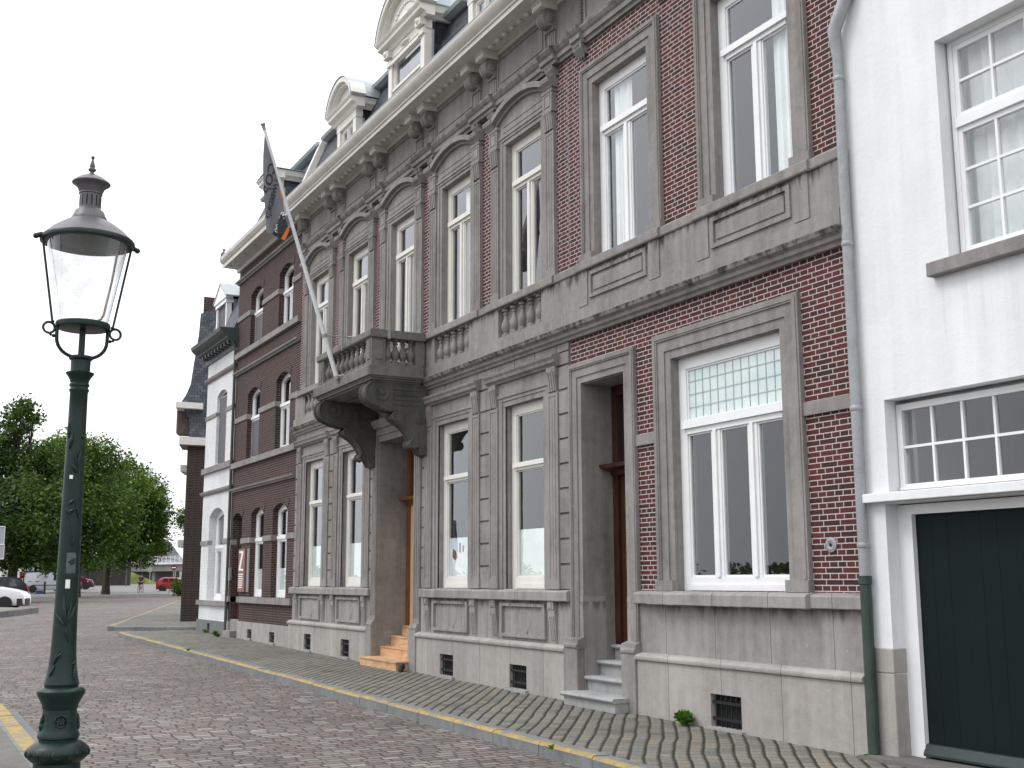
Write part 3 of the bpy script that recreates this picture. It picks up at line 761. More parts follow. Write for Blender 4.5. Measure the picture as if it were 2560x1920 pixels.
# stone ground floor wall, rusticated between the openings
holes = [(c - 0.58, c + 0.58, 1.48, 4.21) for c in GW] + [(D1[0], D1[1], -0.5, D1[2])] + []
holes.append((UP[2] - 0.62, UP[2] + 0.62, 5.25, 5.9))
b = MB(); wall_holes(b, SX0, SX1, -0.4, 5.76, holes + [(a - 0.02, c + 0.02, gz(a) + 0.0, 0.46) for a, c in VENT], 0.0, 0.33)
def rust(x0, x1, z0, z1, y=-0.03):
    z = z0
    while z < z1 - 0.05:
        e = min(z + 0.335, z1)
        b.box(x0, x1, y, 0.01, z + 0.008, e - 0.016); z += 0.343
for a, c in ((-17.45, -17.25), (-15.15, -14.87), (-12.77, -12.66), (-10.31, -10.15), (-8.05, -7.70), (-5.60, -5.32)):
    rust(a + 0.005, c - 0.005, 1.485, 4.76)
x = -17.44
while x < -5.4:
    e = min(x + 0.62, -5.32); b.box(x + 0.006, e - 0.006, -0.03, 0.01, 4.765, 4.875); x += 0.62
b.build('ground_floor_wall', M['stone_block'], S)
# plinth with torus
segs = [(SX0 - 0.02, -12.64), (-10.32, -5.37)]
for s0, s1 in segs:
    b = MB(); vs = [(a, c) for a, c in VENT if s0 < a < s1]
    wall_holes(b, s0, s1, -0.4, 0.655, [(a, c, gz(a) + 0.035, gz(a) + 0.365) for a, c in vs], -0.10, -0.001)
    b.build('plinth', M['plinth'], S)
for s0, s1 in segs:
    b = MB(); b.pyz([(0.01, 0.656), (-0.105, 0.656), (-0.128, 0.668), (-0.137, 0.69), (-0.132, 0.712), (-0.11, 0.728), (-0.07, 0.742), (-0.05, 0.75), (0.01, 0.75)], s0 - 0.01, s1)
    b.build('plinth_moulding', M['plinth'], S, smooth=True)
for a, c in VENT: cellar_vent(S, a, c, gz(a) + 0.035, gz(a) + 0.365, -0.10)
# dado with sunk panels and fluted brackets, window sill band
for s0, s1, cs in ((SX0, -12.66, GW[:2]), (-10.30, -5.32, GW[2:])):
    b = MB(); b.box(s0, s1, -0.028, 0.005, 0.751, 1.32)
    for c in cs:
        # raised frame round a sunk panel with a roundel
        x0, x1, z0, z1 = c - 0.60, c + 0.60, 0.845, 1.235
        for q in ((x0 - 0.07, x1 + 0.07, z1, z1 + 0.045), (x0 - 0.07, x1 + 0.07, z0 - 0.045, z0)): b.box(q[0], q[1], -0.072, -0.027, q[2], q[3])
        b.box(x0 - 0.07, x0, -0.072, -0.027, z0 + 0.0005, z1 - 0.0005); b.box(x1, x1 + 0.07, -0.072, -0.027, z0 + 0.0005, z1 - 0.0005)
        b.lathe([(0.20, -0.05), (0.20, 0.0), (0.17, 0.012)], n=24, ox=(1, 0, 0), oy=(0, 0, 1), oz=(0, -1, 0), c=(c + 0.02, -0.027, 1.04))
        b.box(c - 0.07, c + 0.11, -0.042, -0.027, z0, z0 + 0.06)
        for sx in (-1, 1):
            xc = c + sx * 0.87
            b.pyz([(0.0, 0.752), (-0.035, 0.752), (-0.042, 0.80), (-0.078, 1.13), (-0.082, 1.20), (-0.095, 1.215), (-0.095, 1.318), (0.0, 1.318)], xc - 0.085, xc + 0.085)
            for k in (-0.045, 0.0, 0.045): b.pyz([(-0.03, 0.765), (-0.052, 0.80), (-0.088, 1.12), (-0.07, 1.13)], xc + k - 0.013, xc + k + 0.013)
            b.box(xc - 0.045, xc + 0.045, -0.104, -0.09, 1.235, 1.30)
    b.build('dado', M['stone_dado'], S)
for s0, s1 in ((SX0 - 0.03, -12.61), (-10.22, -5.31)):
    b = MB(); b.pyz([(0.01, 1.321), (-0.105, 1.321), (-0.115, 1.335), (-0.115, 1.445), (-0.10, 1.462), (0.01, 1.482)], s0, s1)
    b.build('window_sill', M['stone_dado'], S)
# ground floor windows
for i, c in enumerate(GW):
    b = MB()
    for s in (-1, 1):
        pilaster(b, c + s * 0.91, 1.484, 4.22, 0.28)
        for k, (y, e0, e1) in enumerate(((-0.028, 0.66, 0.77), (-0.014, 0.58, 0.66))):
            b.box(min(c + s * e0, c + s * e1), max(c + s * e0, c + s * e1), y, 0.02, 1.484, 4.21 + (e0 - 0.58))
        console(b, c + s * 0.91, 4.225, 4.50, 0.22)
        b.box(c + s * 0.91 - 0.12, c + s * 0.91 + 0.12, -0.085, 0.01, 4.44, 4.575)
        b.box(c + s * 0.91 - 0.05, c + s * 0.91 + 0.05, -0.093, -0.083, 4.47, 4.55)
    b.box(c - 0.66, c + 0.66, -0.018, 0.02, 4.21, 4.29); b.box(c - 0.77, c + 0.77, -0.032, 0.02, 4.2905, 4.345); b.box(c - 0.77, c + 0.77, -0.05, 0.02, 4.3455, 4.39)
    b.box(c - 0.78, c + 0.78, -0.025, 0.02, 4.3905, 4.575)
    b.pyz([(0.01, 4.576), (-0.065, 4.576), (-0.08, 4.60), (-0.12, 4.625), (-0.13, 4.665), (-0.155, 4.70), (-0.16, 4.73), (0.01, 4.765)], c - 1.08, c + 1.08)
    b.build('window_surround', M['stone'], S)
    film = 2.35 if i in (0, 1, 3) else None
    window(S, c - 0.58, c + 0.58, 1.483, 4.21, 0.10, M['cream'], fw=0.14, transom=3.28, th=0.10, bot=0.17, film=film)
# upper floor windows: pilasters, consoles, segmental pediment
for i, c in enumerate(UP):
    b = MB(); zb = 5.872
    for s in (-1, 1):
        pilaster(b, c + s * 0.87, zb, 8.10, 0.26)
        for (y, e0, e1) in ((-0.028, 0.65, 0.74), (-0.014, 0.56, 0.65)):
            b.box(min(c + s * e0, c + s * e1), max(c + s * e0, c + s * e1), y, 0.02, zb, 8.39 + (e0 - 0.56))
        console(b, c + s * 0.87, 8.105, 8.37, 0.24, -0.05, -0.095)
        xc = c + s * 0.87
        b.box(xc - 0.145, xc + 0.145, -0.09, 0.01, 8.371, 8.42); b.box(xc - 0.13, xc + 0.13, -0.08, 0.01, 8.4205, 8.68); b.box(xc - 0.15, xc + 0.15, -0.09, 0.01, 8.6805, 8.735)
        for q in ((-0.09, 0.09, 8.64, 8.66), (-0.09, 0.09, 8.46, 8.48)): b.box(xc + q[0], xc + q[1], -0.089, -0.078, q[2], q[3])
        for q in ((-0.09, -0.07), (0.07, 0.09)): b.box(xc + q[0], xc + q[1], -0.089, -0.078, 8.4805, 8.6395)
        # moulded cap
        b.pyz([(0.01, 8.736), (-0.10, 8.736), (-0.115, 8.76), (-0.165, 8.80), (-0.18, 8.85), (-0.165, 8.875), (0.01, 8.90)], min(c + s * 0.80, c + s * 1.05), max(c + s * 0.80, c + s * 1.05))
        b.add([(c + s * 0.80, 0.0, 8.90), (c + s * 1.05, 0.0, 8.90), (c + s * 0.99, 0.0, 9.02), (c + s * 0.80, -0.13, 8.88), (c + s * 1.05, -0.13, 8.88)], [(0, 3, 4, 1), (3, 2, 4), (0, 2, 3), (1, 4, 2)])
    lining(b, c - 0.56, c + 0.56, 5.872 if i != 2 else 5.26, 8.39)
    b.box(c - 0.65, c + 0.65, -0.018, 0.02, 8.391, 8.455); b.box(c - 0.74, c + 0.74, -0.034, 0.02, 8.4555, 8.50); b.box(c - 0.74, c + 0.74, -0.05, 0.02, 8.5005, 8.535)
    b.box(c - 0.74, c + 0.74, -0.025, 0.02, 8.5355, 8.74)
    b.box(c - 0.62, c + 0.62, -0.034, -0.02, 8.585, 8.60); b.box(c - 0.62, c + 0.62, -0.034, -0.02, 8.685, 8.70)
    # tympanum and arch mouldings
    pts = [(c - 0.78, 8.741)] + arc(c - 0.80, c + 0.80, 8.745, 0.20, 14) + [(c + 0.78, 8.741)]
    b.pxz(pts, -0.025, 0.01)
    ring(b, c - 0.80, c + 0.80, 8.735, 0.20, 0.055, -0.075, 0.005, 14); ring(b, c - 0.815, c + 0.815, 8.785, 0.20, 0.085, -0.15, 0.005, 14)
    b.build('window_surround', M['stone'], S)
    z0 = 5.872 if i != 2 else 5.26
    window(S, c - 0.56, c + 0.56, z0, 8.39, 0.10, M['cream'], fw=0.135, transom=7.69, th=0.13, mull=(c,), mw=0.17, bot=0.10 if i != 2 else 0.62,
           curtain=[(c - 0.02, c + 0.40, 6.0, 8.2)] if i == 3 else None)
# band between the floors: moulding, fascia, panels with blind balustrades, sill
BALP = [(UP[0] - 0.66, UP[0] + 0.66), (UP[3] - 0.68, UP[3] + 0.66), (UP[4] - 0.68, UP[4] + 0.66)]
b = MB()
b.pyz([(0.005, 4.876), (-0.06, 4.876), (-0.075, 4.91), (-0.11, 4.93), (-0.12, 4.97), (-0.17, 5.0), (-0.19, 5.045), (-0.19, 5.06), (0.005, 5.06)], SX0 - 0.02, SX1)
b.box(SX0 - 0.02, SX1, -0.115, 0.004, 5.0605, 5.24)
wall_holes(b, SX0, SX1, 5.2405, 5.75, [(a, c, 5.285, 5.72) for a, c in BALP], -0.085, 0.003)
b.build('floor_band', M['stone_band'], S)
b = MB()
b.pyz([(0.005, 5.7505), (-0.10, 5.7505), (-0.11, 5.765), (-0.11, 5.855), (-0.095, 5.87), (0.005, 5.8715)], SX0 - 0.02, SX1)
for c in UP:
    if c != UP[2]: b.pyz([(-0.05, 5.747), (-0.13, 5.747), (-0.14, 5.762), (-0.14, 5.858), (-0.12, 5.875), (-0.05, 5.876)], c - 1.06, c + 1.06)
b.build('upper_sill', M['stone'], S)
PROTO_S = [None]
for a, c in BALP:
    for k in range(5): baluster(S, a + (c - a) * (k + 0.5) / 5, -0.015, 5.287, PROTO_S, M['stone'])
# frieze with panels
b = MB(); b.box(SX0, SX1, -0.03, 0.004, 9.3055, 10.029)
for c in [UP[0] - 0.0] + UP[1:]:
    x0, x1, z0, z1 = c - 0.78, c + 0.78, 9.37, 9.90
    for q in ((x0, x1, z0, z0 + 0.035), (x0, x1, z1 - 0.035, z1)): b.box(q[0], q[1], -0.05, -0.029, q[2], q[3])
    b.box(x0, x0 + 0.035, -0.05, -0.029, z0 + 0.0355, z1 - 0.0355); b.box(x1 - 0.035, x1, -0.05, -0.029, z0 + 0.0355, z1 - 0.0355)
    b.box(x0 + 0.10, x1 - 0.10, -0.042, -0.029, z0 + 0.09, z1 - 0.09)
b.build('frieze', M['stone_frieze'], S)
MID = [-14.90, -12.54, -10.20, -7.83]
architrave(S, SX0 - 0.01, SX1, [(-17.02, 0.2)] + [(m, 0.43) for m in MID] + [(-5.66, 0.2)], M['stone_frieze'])
corbel_pair_strip(S, [-17.02] + [m + s * 0.285 for m in MID for s in (-1, 1)] + [-5.66])
cornice(S, SX0 - 0.22, SX1, [(c - 0.72, c + 0.72) for c in UP]); gutter_edge(S, SX0 - 0.22, SX1)
# mansard roof
RY = lambda z: 0.075 + (z - 10.96) * 0.394
b = MB(); roof_slope(b, SX0, SX1, RY(10.28), 10.28, RY(12.1), 12.1, 0.1)
b.build('roof', M['slate'], S)
b = MB(); b.pyz([(RY(12.0) - 0.05, 11.99), (RY(12.0) - 0.17, 12.02), (RY(12.0) - 0.20, 12.08), (RY(12.0) - 0.15, 12.14), (RY(12.0) + 2.5, 12.35), (RY(12.0) + 2.5, 12.2)], SX0 + 0.2, SX1)
b.build('roof_edge', M['zinc'], S)
b = MB(); b.pyz([(RY(10.28) - 0.02, 10.28), (RY(10.28) - 0.14, 10.30), (RY(12.3) - 0.14, 12.32), (RY(12.3) + 2.3, 12.6), (RY(12.3) + 2.3, 10.5)], SX0 - 0.09, SX0 + 0.10)
b.build('gable_parapet', M['board_white'], S)
dormer(S, -14.55, 0.575, 0.0, 11.66, 0.52, False, M['slate']); dormer(S, -11.27, 0.88, 0.0, 12.10, 0.78, True, M['slate'], True); dormer(S, -7.95, 0.575, 0.0, 11.66, 0.52, False, M['slate'])
# rooms behind the windows
b = MB()
b.box(SX0 + 0.02, SX1 - 0.02, 4.0, 4.2, -0.3, 10.2)
for z in (1.0, 4.75, 9.4): b.box(SX0 + 0.05, SX1 - 0.05, 0.72 if z < 2 else 0.34, 3.99, z, z + 0.25)
for x in (SX0 + 0.05, -12.75, -10.25, SX1 - 0.12): b.box(x, x + 0.08, 0.345, 3.98, 1.251, 9.39)
b.box(SX0 + 0.1, SX1 - 0.2, 0.35, 0.45, 0.0, 0.6)
b.build('interior', M['room'], S)
b = MB(); b.box(SX0 + 0.01, SX0 + 0.06, 0.34, 9.0, -0.3, 10.4); b.box(SX1 - 0.06, SX1 - 0.01, 0.34, 9.0, -0.3, 12.1); b.box(SX0, SX1, 9.0, 9.3, -0.3, 12.2)
b.build('side_wall', M['brick_dark'], S)

# ---- entrance: surround, deep reveal, door
b = MB()
for x0, x1 in ((-12.655, -12.364), (-10.636, -10.32)):
    b.box(x0 + 0.02, x1 - 0.02, -0.05, 0.02, 0.80, D1[2] + 0.25); b.box(x0, x1, -0.125, 0.02, -0.2, 0.78)
    for k in (0.25, 0.5, 0.75):
        xx = x0 + (x1 - x0) * k; b.box(xx - 0.022, xx + 0.022, -0.062, -0.049, 0.98, D1[2] - 0.1)
    b.pyz([(0.01, 0.781), (-0.11, 0.781), (-0.12, 0.80), (-0.10, 0.85), (-0.085, 0.88), (0.01, 0.88)], x0 + 0.005, x1 - 0.005)
b.box(-12.36, -10.64, -0.035, 0.02, D1[2], D1[2] + 0.12); b.box(-12.36, -10.64, -0.06, 0.02, D1[2] + 0.1205, D1[2] + 0.25)
b.pyz([(0.005, D1[2] + 0.2505), (-0.10, D1[2] + 0.2505), (-0.15, D1[2] + 0.33), (-0.17, D1[2] + 0.40), (0.005, D1[2] + 0.45)], -12.46, -10.54)
b.box(-12.36, -10.64, -0.02, 0.004, D1[2] + 0.4505, 4.876)
for q in (0.08, 0.2): b.box(-12.2, -10.8, -0.035, -0.019, D1[2] + 0.48 + q, D1[2] + 0.50 + q)
b.build('door_surround', M['stone'], S)
b = MB(); b.box(D1[0] - 0.3, D1[0] + 0.001, 0.331, 0.62, -0.3, D1[2] + 0.2); b.box(D1[1] - 0.001, D1[1] + 0.3, 0.331, 0.62, -0.3, D1[2] + 0.2); b.box(D1[0] + 0.002, D1[1] - 0.002, 0.331, 0.62, D1[2], D1[2] + 0.2)
b.build('door_reveal', M['stone'], S)
b = MB(); y = 0.56
b.box(D1[0] + 0.002, D1[0] + 0.14, y, y + 0.1, 0.75, D1[2] - 0.001); b.box(D1[1] - 0.14, D1[1] - 0.002, y, y + 0.1, 0.75, D1[2] - 0.001); b.box(D1[0] + 0.14, D1[1] - 0.14, y, y + 0.1, D1[2] - 0.14, D1[2] - 0.001)
b.pyz([(y + 0.1, 3.02), (y - 0.02, 3.02), (y - 0.04, 3.08), (y - 0.16, 3.11), (y - 0.18, 3.16), (y + 0.1, 3.18)], D1[0] + 0.003, D1[1] - 0.003)
d = b.build('front_door', M['wood_brown'], S)
b = MB(); b.box(D1[0] + 0.14, D1[1] - 0.14, y + 0.03, y + 0.08, 0.80, 3.02); b.build('door_leaf', M['board'], d)
b = MB(); b.quad((D1[0] + 0.14, y + 0.05, 3.18), (D1[1] - 0.14, y + 0.05, 3.18), (D1[1] - 0.14, y + 0.05, D1[2] - 0.14), (D1[0] + 0.14, y + 0.05, D1[2] - 0.14)); b.build('fanlight_pane', M['glass'], d, normals=False)
b = MB(); b.box(-12.05, -11.82, y + 0.015, y + 0.029, 1.75, 2.55)
o = b.build('door_notice', M['paper'], d)
b = MB(); random.seed(3)
for k in range(7): b.box(-12.01, -11.86 - random.random() * 0.06, y + 0.011, y + 0.0145, 2.46 - k * 0.10, 2.50 - k * 0.10)
b.build('notice_text', M['black_plastic'], o)

# ---- balcony on two scroll consoles
BX0, BX1, BY = -12.88, -9.92, -1.19
b = MB()
b.pyz([(-0.19, 5.02), (BY + 0.06, 5.02), (BY + 0.05, 5.045), (BY, 5.05), (BY - 0.005, 5.205), (BY + 0.02, 5.225), (-0.19, 5.225)], BX0 + 0.03, BX1 - 0.03)
b.box(BX0, BX0 + 0.0295, BY + 0.01, -0.19, 5.05, 5.21); b.box(BX1 - 0.0295, BX1, BY + 0.01, -0.19, 5.05, 5.21)
b.box(BX0 + 0.12, BX1 - 0.12, BY + 0.12, -0.19, 4.955, 5.0195); b.box(BX0 + 0.07, BX1 - 0.07, BY + 0.07, -0.19, 4.985, 5.0195)
for k in range(4): b.box(BX0 + 0.5, BX1 - 0.5, -0.9 + k * 0.19, -0.78 + k * 0.19, 4.93, 4.9545)
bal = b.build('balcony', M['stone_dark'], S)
b = MB(); rx0, rx1, ry = -12.74, -10.0, -1.12
b.box(rx0 - 0.0, rx1, ry, ry + 0.17, 5.226, 5.285); b.box(rx0, rx0 + 0.17, ry + 0.1701, -0.18, 5.226, 5.285); b.box(rx1 - 0.17, rx1, ry + 0.1701, -0.18, 5.226, 5.285)
for xx in (rx0, rx1 - 0.25):
    b.box(xx - 0.004, xx + 0.254, ry - 0.004, ry + 0.25, 5.2855, 5.715)
    b.box(xx + 0.05, xx + 0.2, ry - 0.02, ry - 0.003, 5.34, 5.66); b.box(xx + (0.2535 if xx > -11 else -0.02), xx + (0.27 if xx > -11 else -0.0045), ry + 0.05, ry + 0.2, 5.34, 5.66)
for xx in (rx0 + 0.02, rx1 - 0.19): b.box(xx, xx + 0.17, -0.30, -0.13, 5.2855, 5.715)
b.pyz([(ry + 0.21, 5.716), (ry - 0.02, 5.716), (ry - 0.045, 5.74), (ry - 0.045, 5.835), (ry - 0.03, 5.85), (ry + 0.21, 5.855)], rx0 - 0.045, rx1 + 0.045)
for xa, xb in ((rx0 - 0.045, rx0 + 0.20), (rx1 - 0.20, rx1 + 0.045)): b.box(xa, xb, ry + 0.2101, -0.135, 5.716, 5.853)
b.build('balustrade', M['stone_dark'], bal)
PROTO_B = [None]
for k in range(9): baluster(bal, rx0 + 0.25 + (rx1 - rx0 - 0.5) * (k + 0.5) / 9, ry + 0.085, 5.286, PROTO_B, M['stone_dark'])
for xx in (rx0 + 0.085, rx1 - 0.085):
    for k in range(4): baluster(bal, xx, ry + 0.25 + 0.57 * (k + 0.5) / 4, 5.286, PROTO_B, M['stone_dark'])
b = MB(); b.box(rx1 - 0.045, rx1 + 0.052, -0.85, -0.80, 5.70, 5.862); b.build('rail_cramp', M['metal_grey'], bal)
prof = [(0.0, 4.953), (-1.06, 4.953)]
for i in range(11):
    t = R(70) + R(175) * i / 10; prof.append((-0.985 + 0.20 * math.cos(t), 4.77 + 0.20 * math.sin(t)))
prof += [(-0.98, 4.555), (-0.88, 4.51), (-0.75, 4.485), (-0.63, 4.475), (-0.60, 4.45), (-0.66, 4.43), (-0.70, 4.39), (-0.68, 4.345), (-0.60, 4.31), (-0.50, 4.25), (-0.41, 4.17),
         (-0.34, 4.07), (-0.305, 4.0), (-0.34, 3.97), (-0.36, 3.92), (-0.33, 3.875), (-0.26, 3.86), (-0.22, 3.90), (-0.17, 3.84), (-0.12, 3.75), (0.0, 3.70)]
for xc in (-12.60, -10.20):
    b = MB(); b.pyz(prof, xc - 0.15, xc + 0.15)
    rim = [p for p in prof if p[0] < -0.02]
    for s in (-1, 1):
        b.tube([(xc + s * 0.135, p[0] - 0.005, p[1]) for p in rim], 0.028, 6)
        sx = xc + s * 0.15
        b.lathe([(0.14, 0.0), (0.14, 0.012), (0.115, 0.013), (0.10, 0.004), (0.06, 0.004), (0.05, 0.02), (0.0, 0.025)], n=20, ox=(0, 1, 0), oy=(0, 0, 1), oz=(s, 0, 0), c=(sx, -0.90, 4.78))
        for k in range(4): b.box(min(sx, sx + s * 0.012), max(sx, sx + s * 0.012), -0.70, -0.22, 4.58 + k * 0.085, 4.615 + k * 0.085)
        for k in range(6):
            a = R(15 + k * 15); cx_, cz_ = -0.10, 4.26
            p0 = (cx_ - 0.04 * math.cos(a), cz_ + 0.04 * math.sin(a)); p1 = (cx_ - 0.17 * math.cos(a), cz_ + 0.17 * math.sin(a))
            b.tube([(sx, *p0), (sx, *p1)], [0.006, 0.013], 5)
    b.build('balcony_console', M['stone_soot_shade'], bal, smooth=True)
# ================================================================ red brick house on the right of the stone house
H = thing('brick_house', 'red brick house with wide leaded window and stone steps to a recessed door', 'house', (-2.6, 0, 0))
HX0, HX1 = -5.305, 0.02
D2 = (-5.03, -4.0, 4.23); BW = (-2.97, -1.02, 1.485, 4.225); U6 = (-4.63, -3.33); U7 = (-2.0, -0.70)
VH = (-2.285, -1.765)
b = MB(); wall_holes(b, HX0, HX1, 1.40, 10.3, [(D2[0] - 0.06, D2[1] + 0.06, 0.5, D2[2] + 0.06), (BW[0] - 0.06, BW[1] + 0.06, 1.484, BW[3] + 0.06), (U6[0] - 0.06, U6[1] + 0.06, 5.87, 8.47), (U7[0] - 0.06, U7[1] + 0.06, 5.87, 8.47)], 0.0, 0.33)
b.build('wall', M['brick'], H)
b = MB()   # straight vertical joint where the two houses meet
b.box(HX0 - 0.012, HX0 + 0.006, -0.004, 0.01, 5.88, 8.98); b.build('party_joint', M['kerb'], H)
b = MB(); wall_holes(b, HX0, HX1, -0.4, 1.399, [(D2[0], D2[1], -0.3, 1.45), (VH[0], VH[1], 0.0, 0.45)], -0.022, 0.33)
b.build('dado', M['stone_dado'], H)
b = MB(); wall_holes(b, -3.69, HX1, -0.4, 0.655, [(VH[0], VH[1], 0.04, 0.385)], -0.10, -0.0225)
b.build('plinth', M['plinth'], H)
b = MB(); b.pyz([(0.01, 0.656), (-0.105, 0.656), (-0.128, 0.668), (-0.137, 0.69), (-0.132, 0.712), (-0.11, 0.728), (-0.07, 0.742), (-0.04, 0.75), (0.01, 0.75)], -3.69, HX1 + 0.005)
b.build('plinth_moulding', M['plinth'], H, smooth=True)
cellar_vent(H, VH[0], VH[1], 0.04, 0.385, -0.10)
b = MB()
pr = [(0.01, 1.325), (-0.105, 1.325), (-0.115, 1.335), (-0.115, 1.44), (-0.10, 1.46), (0.01, 1.482)]
b.pyz(pr, -3.72, HX1 + 0.03)
b.pyz([(y - 0.06 if y < 0 else -0.05, z - 0.006 if z < 1.4 else z) for y, z in pr], -3.36, -0.64)
b.build('window_sill', M['stone_dado'], H)
b = MB(); frame3(b, -3.30, -0.70, 1.484, 4.555, 0.325); lining(b, *BW); b.build('window_surround', M['stone'], H)
# wide window: leaded top light over three casements
xa, xb = BW[0], BW[1]
wn = window(H, xa, xb, BW[2], BW[3], 0.10, M['white'], fw=0.135, transom=3.385, th=0.16, mull=(-2.31, -1.665), mw=0.155, bot=0.155, depth=0.09, upper_mat=M['lead'],
            curtain=None)
b = MB(); gx0, gx1, gz0, gz1 = xa + 0.135, xb - 0.135, 3.465, 4.09
for k in range(1, 12): xx = gx0 + (gx1 - gx0) * k / 12; b.box(xx - 0.004, xx + 0.004, 0.128, 0.134, gz0, gz1)
for k in range(1, 4): zz = gz0 + (gz1 - gz0) * k / 4; b.box(gx0, gx1, 0.1265, 0.1275, zz - 0.004, zz + 0.004)
b.build('lead_came', M['came'], wn)
# string course
for q in ((-3.74, -3.301), (-0.699, HX1)):
    b = MB(); b.box(q[0], q[1], -0.035, 0.004, 3.25, 3.385); b.build('string_course', M['stone'], H)
b = MB(); b.lathe([(0.075, 0), (0.075, 0.012), (0.045, 0.018), (0.03, 0.012)], n=16, ox=(1, 0, 0), oy=(0, 0, 1), oz=(0, -1, 0), c=(-0.42, -0.001, 1.945))
o = b.build('wall_rosette', M['metal_grey'], H); b = MB(); b.lathe([(0.018, 0.019), (0.0, 0.021)], n=10, ox=(1, 0, 0), oy=(0, 0, 1), oz=(0, -1, 0), c=(-0.42, -0.001, 1.945)); b.build('rosette_hole', M['black'], o)
# upper windows
for i, (a, c) in enumerate((U6, U7)):
    b = MB(); frame3(b, a - 0.29, c + 0.29, 5.873, 8.70, 0.29); lining(b, a, c, 5.873, 8.41); b.build('window_surround', M['stone'], H)
    m = (a + c) / 2
    window(H, a, c, 5.873, 8.41, 0.10, M['white'], fw=0.13, transom=7.685, th=0.13, mull=(m,), mw=0.16, bot=0.10,
           curtain=[(a + 0.22, a + 0.62, 5.95, 8.35)] if i == 0 else [(m + 0.16, c - 0.06, 5.95, 8.35)])
# floor band: moulding, fascia, dado with raised panels, sill
b = MB()
b.pyz([(0.005, 4.876), (-0.06, 4.876), (-0.075, 4.91), (-0.11, 4.93), (-0.12, 4.97), (-0.17, 5.0), (-0.19, 5.045), (-0.19, 5.06), (0.005, 5.06)], HX0, HX1 + 0.02)
b.box(HX0, HX1 + 0.01, -0.115, 0.004, 5.0605, 5.24); b.box(HX0, HX1, -0.085, 0.004, 5.2405, 5.75)
for a, c in ((U6[0] - 0.02, U6[1] + 0.02), (U7[0] - 0.02, U7[1] + 0.02)):
    z0, z1 = 5.34, 5.70
    b.box(a, c, -0.112, -0.084, z0, z0 + 0.05); b.box(a, c, -0.112, -0.084, z1 - 0.05, z1)
    b.box(a, a + 0.06, -0.112, -0.084, z0 + 0.0505, z1 - 0.0505); b.box(c - 0.06, c, -0.112, -0.084, z0 + 0.0505, z1 - 0.0505)
    b.box(a + 0.10, c - 0.10, -0.10, -0.084, z0 + 0.09, z1 - 0.09)
    for e in (a - 0.27, c + 0.05): b.box(e, e + 0.22, -0.10, -0.084, 5.26, 5.748)
b.build('floor_band', M['stone_band'], H)
b = MB(); b.pyz([(0.005, 5.7505), (-0.10, 5.7505), (-0.11, 5.765), (-0.11, 5.855), (-0.095, 5.87), (0.005, 5.8715)], HX0, HX1 + 0.02)
for a, c in (U6, U7): b.pyz([(-0.05, 5.747), (-0.13, 5.747), (-0.14, 5.762), (-0.14, 5.858), (-0.12, 5.875), (-0.05, 5.876)], a - 0.33, c + 0.33)
b.build('upper_sill', M['stone'], H)
b = MB(); b.box(HX0, HX1, -0.03, 0.004, 9.3055, 10.029)
for c in ((U6[0] + U6[1]) / 2, (U7[0] + U7[1]) / 2):
    x0, x1, z0, z1 = c - 0.78, c + 0.78, 9.37, 9.90
    for q in ((x0, x1, z0, z0 + 0.035), (x0, x1, z1 - 0.035, z1)): b.box(q[0], q[1], -0.05, -0.029, q[2], q[3])
    b.box(x0, x0 + 0.035, -0.05, -0.029, z0 + 0.0355, z1 - 0.0355); b.box(x1 - 0.035, x1, -0.05, -0.029, z0 + 0.0355, z1 - 0.0355)
for k in range(14):   # rope moulding
    z = 9.32 + k * 0.05; b.tube([(-4.90, -0.05, z), (-4.82, -0.05, z + 0.035)], 0.022, 6)
b.build('frieze', M['stone_frieze'], H)
architrave(H, HX0, HX1, [(-4.86, 0.13), (-2.66, 0.43), (-0.18, 0.17)], M['stone_frieze'])
corbel_pair_strip(H, [-2.66 - 0.285, -2.66 + 0.285, -0.18])
cornice(H, HX0, HX1 + 0.05, [(-4.6, -3.3), (-2.0, -0.6)]); gutter_edge(H, HX0, HX1 + 0.05)
b = MB(); roof_slope(b, HX0, HX1, RY(10.28), 10.28, RY(12.1), 12.1, 0.1); b.build('roof', M['slate'], H)
b = MB(); b.pyz([(RY(12.0) - 0.05, 11.99), (RY(12.0) - 0.17, 12.02), (RY(12.0) - 0.20, 12.08), (RY(12.0) - 0.15, 12.14), (RY(12.0) + 2.5, 12.35), (RY(12.0) + 2.5, 12.2)], HX0, HX1); b.build('roof_edge', M['zinc'], H)
dormer(H, -4.65, 0.575, 0.0, 11.66, 0.52, False, M['slate']); dormer(H, -1.3, 0.575, 0.0, 11.66, 0.52, False, M['slate'])
# door surround and deep reveal
b = MB(); frame3(b, -5.31, -3.72, 0.75, 4.52, 0.276, base=False); lining(b, D2[0], D2[1], 1.40, D2[2])
for x0, x1 in ((-5.375, -5.034), (-3.996, -3.695)): b.box(x0, x1, -0.125, 0.02, -0.2, 0.72)
for x0, x1 in ((-5.35, -5.026), (-4.004, -3.70)):
    b.pyz([(0.01, 0.7205), (-0.125, 0.7205), (-0.14, 0.74), (-0.14, 0.77), (-0.12, 0.80), (-0.115, 0.84), (0.01, 0.88)], x0, x1)
b.build('door_surround', M['stone'], H)
b = MB(); b.box(D2[0] - 0.25, D2[0] + 0.001, 0.3305, 0.62, -0.3, D2[2] + 0.2); b.box(D2[1] - 0.001, D2[1] + 0.25, 0.331, 0.62, -0.3, D2[2] + 0.2); b.box(D2[0] + 0.002, D2[1] - 0.002, 0.331, 0.62, D2[2], D2[2] + 0.2)
b.build('door_reveal', M['stone'], H)
b = MB(); y = 0.47
